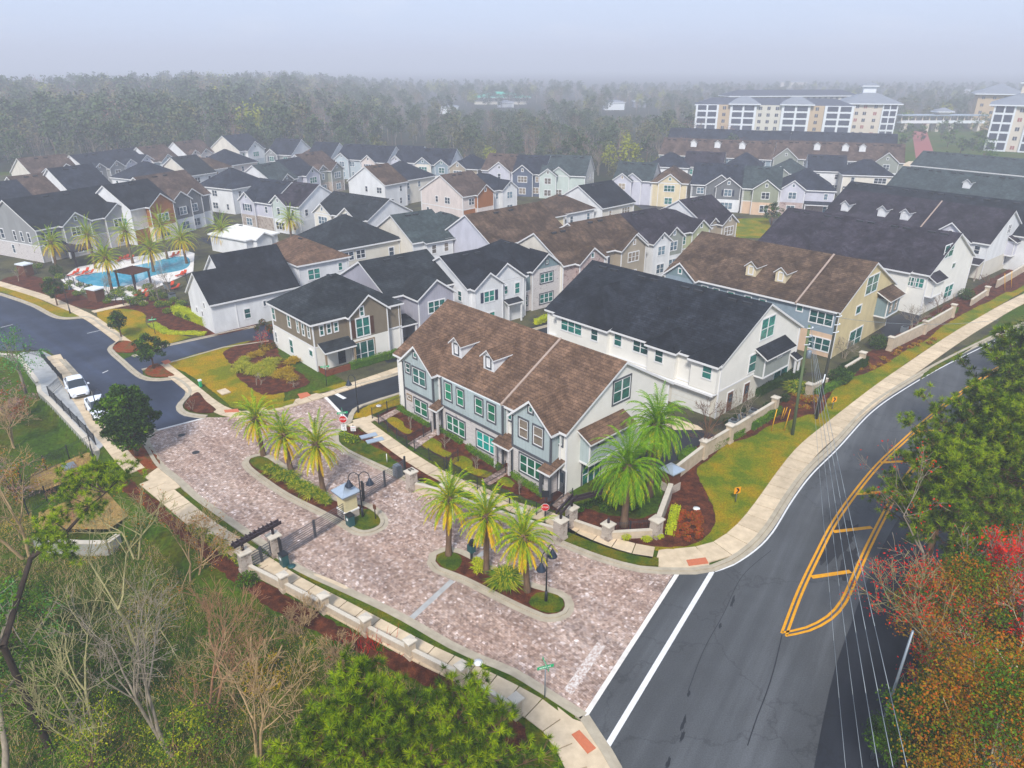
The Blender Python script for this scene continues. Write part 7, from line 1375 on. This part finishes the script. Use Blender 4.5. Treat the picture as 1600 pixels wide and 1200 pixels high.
wire(T1-Vector((0, 0, .5)), T2-Vector((0, 0, .4)), 'short wire linking the two power poles', .1); wire(T2-Vector((0, 0, .4)), Vector((*G(1560, 500, 9.0), 9.0)), 'wire running right from the dark pole past the cream gable', .6)
# tall dark pole far right
pole((1498, 420), (1522, 335), 'slim dark power pole before the fourth townhouse row', 'pole_dark', .12)
# ---- cars
def car(px, rz, label, paint='#dfe3ea', suv=False, z=0.02, k=1.0):
    nm = 'paint_'+paint[1:]
    if nm not in MAT: m_, t_, b_ = mk(nm, .25, .5); b_.inputs[0].default_value = lin(paint); b_.inputs['Coat Weight'].default_value = .6; mk('car_glass', .08, .6)[2].inputs[0].default_value = (.02, .03, .04, 1); mk('tyre', .8, .2)[2].inputs[0].default_value = (.015, .015, .015, 1); mk('rim', .35, .5, .6)[2].inputs[0].default_value = (.4, .4, .42, 1); mk('headlight', .15, .6)[2].inputs[0].default_value = (.6, .62, .65, 1); mk('tail', .3, .5)[2].inputs[0].default_value = (.4, .02, .02, 1)
    x, y = G(*px); o = empty('parked_car', (x, y, z), rz); o.scale = (k, k, k); tag(o, label, 'car', 'parked cars')
    # stations along x (front = +x): x, half width, z bottom, z shoulder
    S = [(-2.4, .72, .42, .78), (-2.3, .82, .3, .9), (-1.7, .9, .25, .96), (-.8, .92, .22, .93), (.4, .92, .22, .9), (1.2, .9, .24, .86), (1.9, .86, .26, .78), (2.28, .76, .32, .66), (2.4, .6, .4, .55)]; b = MB(); rows = []
    for X, w, z0, z1 in S: rows.append([(X, -w*.92, z0), (X, -w, z0+.18), (X, -w, (z0+z1)/2+.08), (X, -w*.93, z1), (X, -w*.5, z1+.05), (X, 0, z1+.07), (X, w*.5, z1+.05), (X, w*.93, z1), (X, w, (z0+z1)/2+.08), (X, w, z0+.18), (X, w*.92, z0)])
    b.grid(rows, 0); b.poly(rows[0][::-1], 0); b.poly(rows[-1], 0); b.build('body', [nm], o)
    C = [(-1.75, .68, .96), (-1.05, .64, 1.4), (-.2, .66, 1.46), (.35, .64, 1.42), (1.15, .72, .9)]; g = MB(); rr = [[(X, -.78 if Z < 1.2 else -w, Z), (X, 0, Z+(.04 if Z > 1.2 else .03)), (X, .78 if Z < 1.2 else w, Z)] for X, w, Z in C]
    top = MB(); top.grid(rr[1:4], 0); top.v = [(a, c, d+.015) for a, c, d in top.v]; top.build('roof_panel', [nm], o)
    g.grid(rr, 0, False)
    for s in (0, 2): pts = [rr[i][s] for i in range(5)]; low = [(1.15, rr[4][s][1]*1.0, .86), (-1.75, rr[0][s][1], .9)]; g.poly(pts+low if s else (pts+low)[::-1], 0)
    g.build('windows', ['car_glass'], o)
    for X in (-.28,):
        for s in (-1, 1): q = MB(); q.tube((X, s*.8, .93), (X-.02, s*.665, 1.44), .035, n=4); q.build('pillar', [nm], o)
    for X in (-1.45, 1.45):
        for s in (-1, 1):
            t_ = MB(); t_.tube((X, s*.7, .33), (X, s*.93, .33), .33, n=14); w = t_.build('tyre', ['tyre'], o); q = MB(); q.tube((X, s*.9, .33), (X, s*.945, .33), .2, n=10); q.build('rim', ['rim'], w)
    for s in (-1, 1):
        q = MB(); q.box((2.2, s*.42, .56), (2.37, s*.72, .7)); q.build('headlight', ['headlight'], o); q = MB(); q.box((-2.38, s*.45, .68), (-2.3, s*.75, .82)); q.build('tail_light', ['tail'], o); q = MB(); q.box((.72, s*.9, .9), (.9, s*1.08, 1.02)); q.build('mirror', [nm], o)
    q = MB(); q.box((2.36, -.38, .45), (2.43, .38, .55)); q.build('grille', ['black'], o); return o
car((122, 612), math.radians(-52), 'white saloon parked first behind the railing', k=1.12); car((157, 645), math.radians(-50), 'white saloon parked behind the lamp, half under the dark oak', k=1.12)
car((1463, 274), 1.4, 'small blue car on the far plaza road', '#4a6aa8'); car((1322, 318), .4, 'pale car between the far houses beside the black townhouse roof', '#c9ccd0'); car((1478, 272), 1.4, 'silver car beside the small blue one on the far plaza', '#b9c0c8')
# ---- pool furniture
def lounger_mesh():
    b = MB(); b.box((-.3, -.95, .25), (.3, .35, .34)); b.ext([(-.3, .35, .34), (.3, .35, .34), (.3, .95, .85), (-.3, .95, .85)], (0, 0, -.08), 0, 0)
    for sx in (-.26, .26):
        for sy in (-.85, .3): b.tube((sx, sy, 0), (sx, sy, .27), .03, n=4)
    return b.mesh('lounger', ['lounger_red'])
LM = lounger_mesh()
for i, p in enumerate([(112, 432), (120, 428), (127, 431), (135, 426), (141, 429), (186, 409), (191, 407), (198, 405), (204, 406), (268, 448), (275, 452), (216, 462), (224, 460), (228, 466), (281, 432), (288, 430), (276, 400), (270, 402)]):
    o = link(bpy.data.objects.new('sun_lounger', LM)); x, y = G(*p); o.location = (x, y, .08); o.scale = (.85,)*3; o.rotation_euler = (0, 0, math.radians(-25)+(.4 if i % 2 else 0)); tag(o, ['orange-red lounger at the left end of the pool', 'orange-red lounger beyond the left end of the pool', 'orange-red lounger on the terrace near the clubhouse'][0 if i < 5 else (1 if i < 9 else 2)], 'lounger', ['loungers at the left end of the pool', 'loungers beyond the pool', 'loungers near the clubhouse'][0 if i < 5 else (1 if i < 9 else 2)])
def shelter(px, w, d, h, label, roofm='wood', rz=-.45, thick=.18, solid=False, pm='pergola'):
    x, y = G(*px); o = empty('shelter', (x, y, .05), rz); tag(o, label, 'shelter'); 
    if solid: b = MB(); b.box((-w/2+.15, -d/2+.15, 0), (w/2-.15, d/2-.15, h)); b.build('wall', ['wood'], o)
    else:
        for sx in (-1, 1):
            for sy in (-1, 1): b = MB(); b.box((sx*(w/2-.2)-.12, sy*(d/2-.2)-.12, 0), (sx*(w/2-.2)+.12, sy*(d/2-.2)+.12, h)); b.build('post', [pm], o)
    b = MB(); b.box((-w/2, -d/2, h), (w/2, d/2, h+thick))
    if roofm == 'wood':
        for i in range(int(w/.4)): b.box((-w/2+i*.4+.1, -d/2-.2, h+thick), (-w/2+i*.4+.2, d/2+.2, h+thick+.12))
    b.build('roof', [roofm], o)
shelter((212, 450), 4.4, 3.4, 2.8, 'timber-roofed shade shelter over the pool edge'); shelter((118, 412), 6.5, 4, 2.8, 'long timber pergola at the left end of the pool', 'pergola'); shelter((152, 470), 2.4, 1.8, 1.9, 'brown kiosk with flat pale roof in front of the pool fence', 'metal_white', solid=True); shelter((42, 430), 2.4, 1.8, 1.9, 'brown kiosk with flat pale roof at the left beside the garden', 'metal_white', solid=True)
fence([(102, 440), (150, 462), (205, 482), (262, 465)], 'black metal fence along the front of the pool', 1.3, step=.3, group='pool fences'); fence([(300, 470), (292, 440)], 'black fence beside the clubhouse porch', 1.3, step=.3, group='pool fences')
for p, lb in (((262, 452), 'dark square block beside the pool shelter'), ((270, 468), 'blue-grey box in the garden by the clubhouse')): box_thing(p, lb, 'box', 'equipment_box', [('casing', (-.5, -.4, 0), (.5, .4, .9), 'metal_grey'), ('lid', (-.55, -.45, .9), (.55, .45, 1.0), 'metal_dark')])
o = empty('bollard_rail', (*G(360, 512), .05), -.7); tag(o, 'yellow utility rail at the edge of the side street', 'rail')
for u in (-.9, .9): b = MB(); b.tube((u, 0, 0), (u, 0, 1.1), .07, n=6); b.build('post', ['yellow_guard'], o)
b = MB(); b.tube((-.9, 0, 1.0), (.9, 0, 1.0), .05, n=6); b.build('bar', ['yellow_guard'], o)
# ================================================================ hotel, walkway bridge, far buildings, haze
plain('h_cream', '#c6c3ba', .8, .1, 0, .04, .3); plain('h_gold', '#b5a48d', .8, .1, 0, .04, .3); plain('h_pink', '#c9c1b6', .8, .1, 0, .04, .3); plain('h_roof', '#82868d', .6, .3, .2, .08, .3); plain('h_roofdark', '#4c4f58', .7, .2, 0, .1, .3); plain('h_glass', '#3d404c', .3, .4, 0, .2, .4); plain('copper_green', '#5fae9a', .6, .2, 0, .06, .1); plain('h_redwin', '#93605a', .6, .2)
def block(name, label, cat, L_, R_, zt, dep, floors, bays, mats, roof='flat', he=None, group=None):
    """long storeyed block seen from its front: L_, R_ = photo points of the eave ends at height zt"""
    a = Vector((*G(*L_, zt), 0)); c = Vector((*G(*R_, zt), 0)); d = c-a; W = d.length; ang = math.atan2(d.y, d.x); o = empty(name, (a.x, a.y, 0), ang); tag(o, label, cat, group); b = MB(); b.box((0, 0, -1), (W, dep, zt)); b.build('wall', [mats[0]], o); fh = zt/floors
    x = 0; tot = sum(w for _, w in bays)
    for kind, w in bays:
        w = w/tot*W; pr = {'g': 1.2, 'c': .0, 'o': .05, 't': .6}[kind]
        if kind in 'got' : q = MB(); q.box((x, -pr, 0), (x+w, 0, zt-(.0 if kind != 'g' else .02))); q.build('bay', [{'g': 'metal_white', 'o': 'h_gold', 't': 'h_pink'}[kind]], o)
        for f in range(floors):
            z = f*fh+.5
            if kind == 'g':
                for k in range(2): q = MB(); q.box((x+w*(.09+.45*k), -pr-.05, z+.1), (x+w*(.46+.45*k), -pr+.05, z+fh-.75)); q.build('balcony_screen', ['h_glass'], o)
            else:
                n = max(1, int(w/3.6))
                for k in range(n):
                    u = x+(k+.5)*w/n; q = MB(); q.box((u-.75, -pr-.06, z+.4), (u+.75, -pr+.02, z+1.9), 0); q.box((u-.05, -pr-.09, z+.4), (u+.05, -pr-.05, z+1.9), 1); q.build('window', ['h_glass' if (k+f) % 3 or kind != 't' else 'h_redwin', 'metal_white'], o)
        x += w
    return o, W, zt
def hiproof(o, x0, x1, y0, y1, z, rise, mat, ov=1.2, name='roof'):
    b = MB(); x0 -= ov; x1 += ov; y0 -= ov; y1 += ov; w, d = x1-x0, y1-y0; h = min(w, d)/2
    A, B, C, D = (x0, y0, z), (x1, y0, z), (x1, y1, z), (x0, y1, z); ym = (y0+y1)/2; xm = (x0+x1)/2
    if w >= d: P, Q = (x0+h, ym, z+rise), (x1-h, ym, z+rise); F_ = [(A, B, Q, P), (B, C, Q), (C, D, P, Q), (D, A, P)]
    else: P, Q = (xm, y0+h, z+rise), (xm, y1-h, z+rise); F_ = [(A, B, P), (B, C, Q, P), (C, D, Q), (D, A, P, Q)]
    for f in F_: b.poly(f, 0)
    b.box((x0, y0, z-.5), (x1, y1, z-.01), 1); b.build(name, [mat, 'metal_white'], o)
o, W, zt = block('hotel', 'long cream hotel block with white-framed balcony bays beyond the houses', 'hotel', (1088, 163), (1335, 166), 15.5, 16, 5, [('g', 3.2), ('o', 1.6), ('g', 3.6), ('c', 3.4), ('g', 3.8), ('o', 1.9), ('g', 3.8)], ['h_cream'])
s = W/21.3; hiproof(o, 0, W, 1, 16, zt, 3.0, 'h_roofdark', .8); hiproof(o, s*4.8, s*8.6, -1.2, 8, zt+.6, 3.2, 'h_roof', 1.0, 'tower_roof'); hiproof(o, s*11.8, s*15.8, -1.2, 8, zt+.6, 3.2, 'h_roof', 1.0, 'tower_roof')
o, W, zt = block('hotel', 'taller right wing of the hotel with grey hipped roof and orange windows', 'hotel', (1322, 161), (1404, 162), 16, 22, 5, [('t', 3), ('t', 1.6), ('g', 1.9)], ['h_pink']); hiproof(o, 0, W, 0, 22, zt, 5.5, 'h_roof', 2); b = MB(); b.box((W*.35, 9, zt+3), (W*.6, 13, zt+8)); b.build('cupola', ['metal_white'], o); hiproof(o, W*.35, W*.6, 9, 13, zt+8, 1.5, 'h_roof', 1, 'cupola_roof')
o, W, zt = block('hotel', 'rear wing of the hotel with dark ridge roof above the balcony block', 'hotel', (1140, 150), (1340, 149), 17, 14, 5, [('c', 1)], ['h_cream']); hiproof(o, 0, W, 0, 14, zt, 3, 'h_roofdark', 1)
o, W, zt = block('apartment_building', 'tall balcony building with grey roof cut by the right edge', 'building', (1555, 163), (1680, 166), 18.5, 26, 5, [('g', 2.2), ('t', 1.2), ('g', 2.2), ('t', 2)], ['h_pink']); hiproof(o, 0, W, 0, 26, zt, 6, 'h_roof', 2); b = MB(); b.box((8, 10, zt+3), (13, 15, zt+8.5)); b.build('cupola', ['h_pink'], o); hiproof(o, 8, 13, 10, 15, zt+8.5, 1.5, 'h_roof', 1, 'cupola_roof')
o, W, zt = block('apartment_building', 'gold-walled building with broad grey roof behind the right-edge tower', 'building', (1530, 146), (1600, 147), 19, 20, 5, [('o', 1), ('c', 1)], ['h_gold']); hiproof(o, 0, W, 0, 20, zt, 5, 'h_roof', 2)
# walkway bridge
a = G(1405, 206, 0); c = G(1535, 206, 0); o = empty('walkway_bridge', (a[0], a[1], 0), math.atan2(c[1]-a[1], c[0]-a[0])); tag(o, 'covered walkway bridge with blue-grey roof over the red brick road', 'bridge'); W = math.hypot(c[0]-a[0], c[1]-a[1]); b = MB(); b.box((0, 0, 4.4), (W, 5, 5.0)); b.box((0, 0, 5.0), (W, .2, 5.9)); b.build('deck', ['metal_white'], o); b = MB(); b.box((-1, -1, 8.2), (W+1, 6, 8.8)); b.build('roof', ['metal_blue_roof'], o)
for i in range(13): b = MB(); x = W*i/12; b.box((x-.25, .1, 5), (x+.25, .5, 8.2)); b.build('column', ['h_pink'], o)
for x in (W*.07, W*.33, W*.45, W*.62, W*.95): b = MB(); b.box((x-.8, .3, 0), (x+.8, 4.5, 4.4)); b.build('pier', ['h_pink'], o)
b = MB(); b.box((W*.44, .5, 8.8), (W*.56, 5, 10.5)); b.build('lantern', ['h_pink'], o); hiproof(o, W*.42, W*.58, 0, 5.5, 10.5, 1.8, 'h_roof', 1, 'lantern_roof')
# distant buildings
a = G(782, 152, 6.0); o = empty('arena', (a[0], a[1], 0)); tag(o, 'distant arena with broad pale green tiered roof rising from the woods', 'arena'); b = MB(); b.box((-24, -4, 0), (24, 18, 6)); b.build('wall', ['h_cream'], o); hiproof(o, -27, 27, -6, 20, 6, 2.6, 'copper_green', 1); hiproof(o, -14, 14, 0, 14, 8.2, 2.4, 'copper_green', 1, 'upper_roof')
for i, (p, w, h, lb, mt) in enumerate([((960, 172), 16, 6, 'white low building among the trees left of the hotel', 'metal_white'), ((1000, 168), 10, 5, 'small grey building among the trees beside the white one', 'h_roof'), ((985, 150), 12, 5, 'faint pale house in the fog left of the hotel', 'h_cream'), ((700, 178), 14, 5, 'pale low building glimpsed through the woods at centre', 'metal_white'), ((790, 168), 14, 4, 'pale low building below the green-roofed arena', 'metal_white'), ((1505, 150), 14, 7, 'white flat-roofed building beyond the walkway bridge', 'metal_white'), ((1240, 138), 40, 9, 'long faint pale building in the fog behind the hotel', 'h_pink')]):
    x, y = G(*p); o = empty('far_building', (x, y, 0)); tag(o, lb, 'building'); b = MB(); b.box((-w/2, 0, 0), (w/2, 12, h)); b.build('wall', [mt], o); hiproof(o, -w/2, w/2, 0, 12, h, 1.6, 'h_roof', .6)
for i, (p, h) in enumerate([((1440, 220), 8), ((1480, 230), 8), ((1500, 240), 7), ((1520, 235), 9), ((1535, 250), 9), ((1415, 222), 9), ((1408, 236), 8), ((1475, 258), 5), ((1505, 262), 5), ((1545, 262), 6), ((1470, 215), 9), ((1490, 215), 9), ((1410, 205), 11), ((1545, 225), 12), ((1530, 212), 12)]):
    leafy(G(*p), h, h*.85, 'round dark tree beside the red brick road near the walkway bridge', 50+i % 3, ('leaf_dark', 'leaf_mid'), group='trees beside the red brick road', clumps=26, per=36, sz=.55, base=.12)
# haze: one closed box round the camera and the scene
m, t, b = mk('haze', 1); t.nodes.remove(b); pv = N_(t, 'ShaderNodeVolumePrincipled'); pv.inputs['Color'].default_value = (.76, .78, .86, 1); pv.inputs['Density'].default_value = HAZE; pv.inputs['Anisotropy'].default_value = 0.0; t.links.new(pv.outputs[0], t.nodes['Material Output'].inputs['Volume'])
b = MB(); b.box((-3600, -70, -4), (3600, 6100, HAZE_TOP)); tag(b.build('haze', ['haze']), kind='stuff')
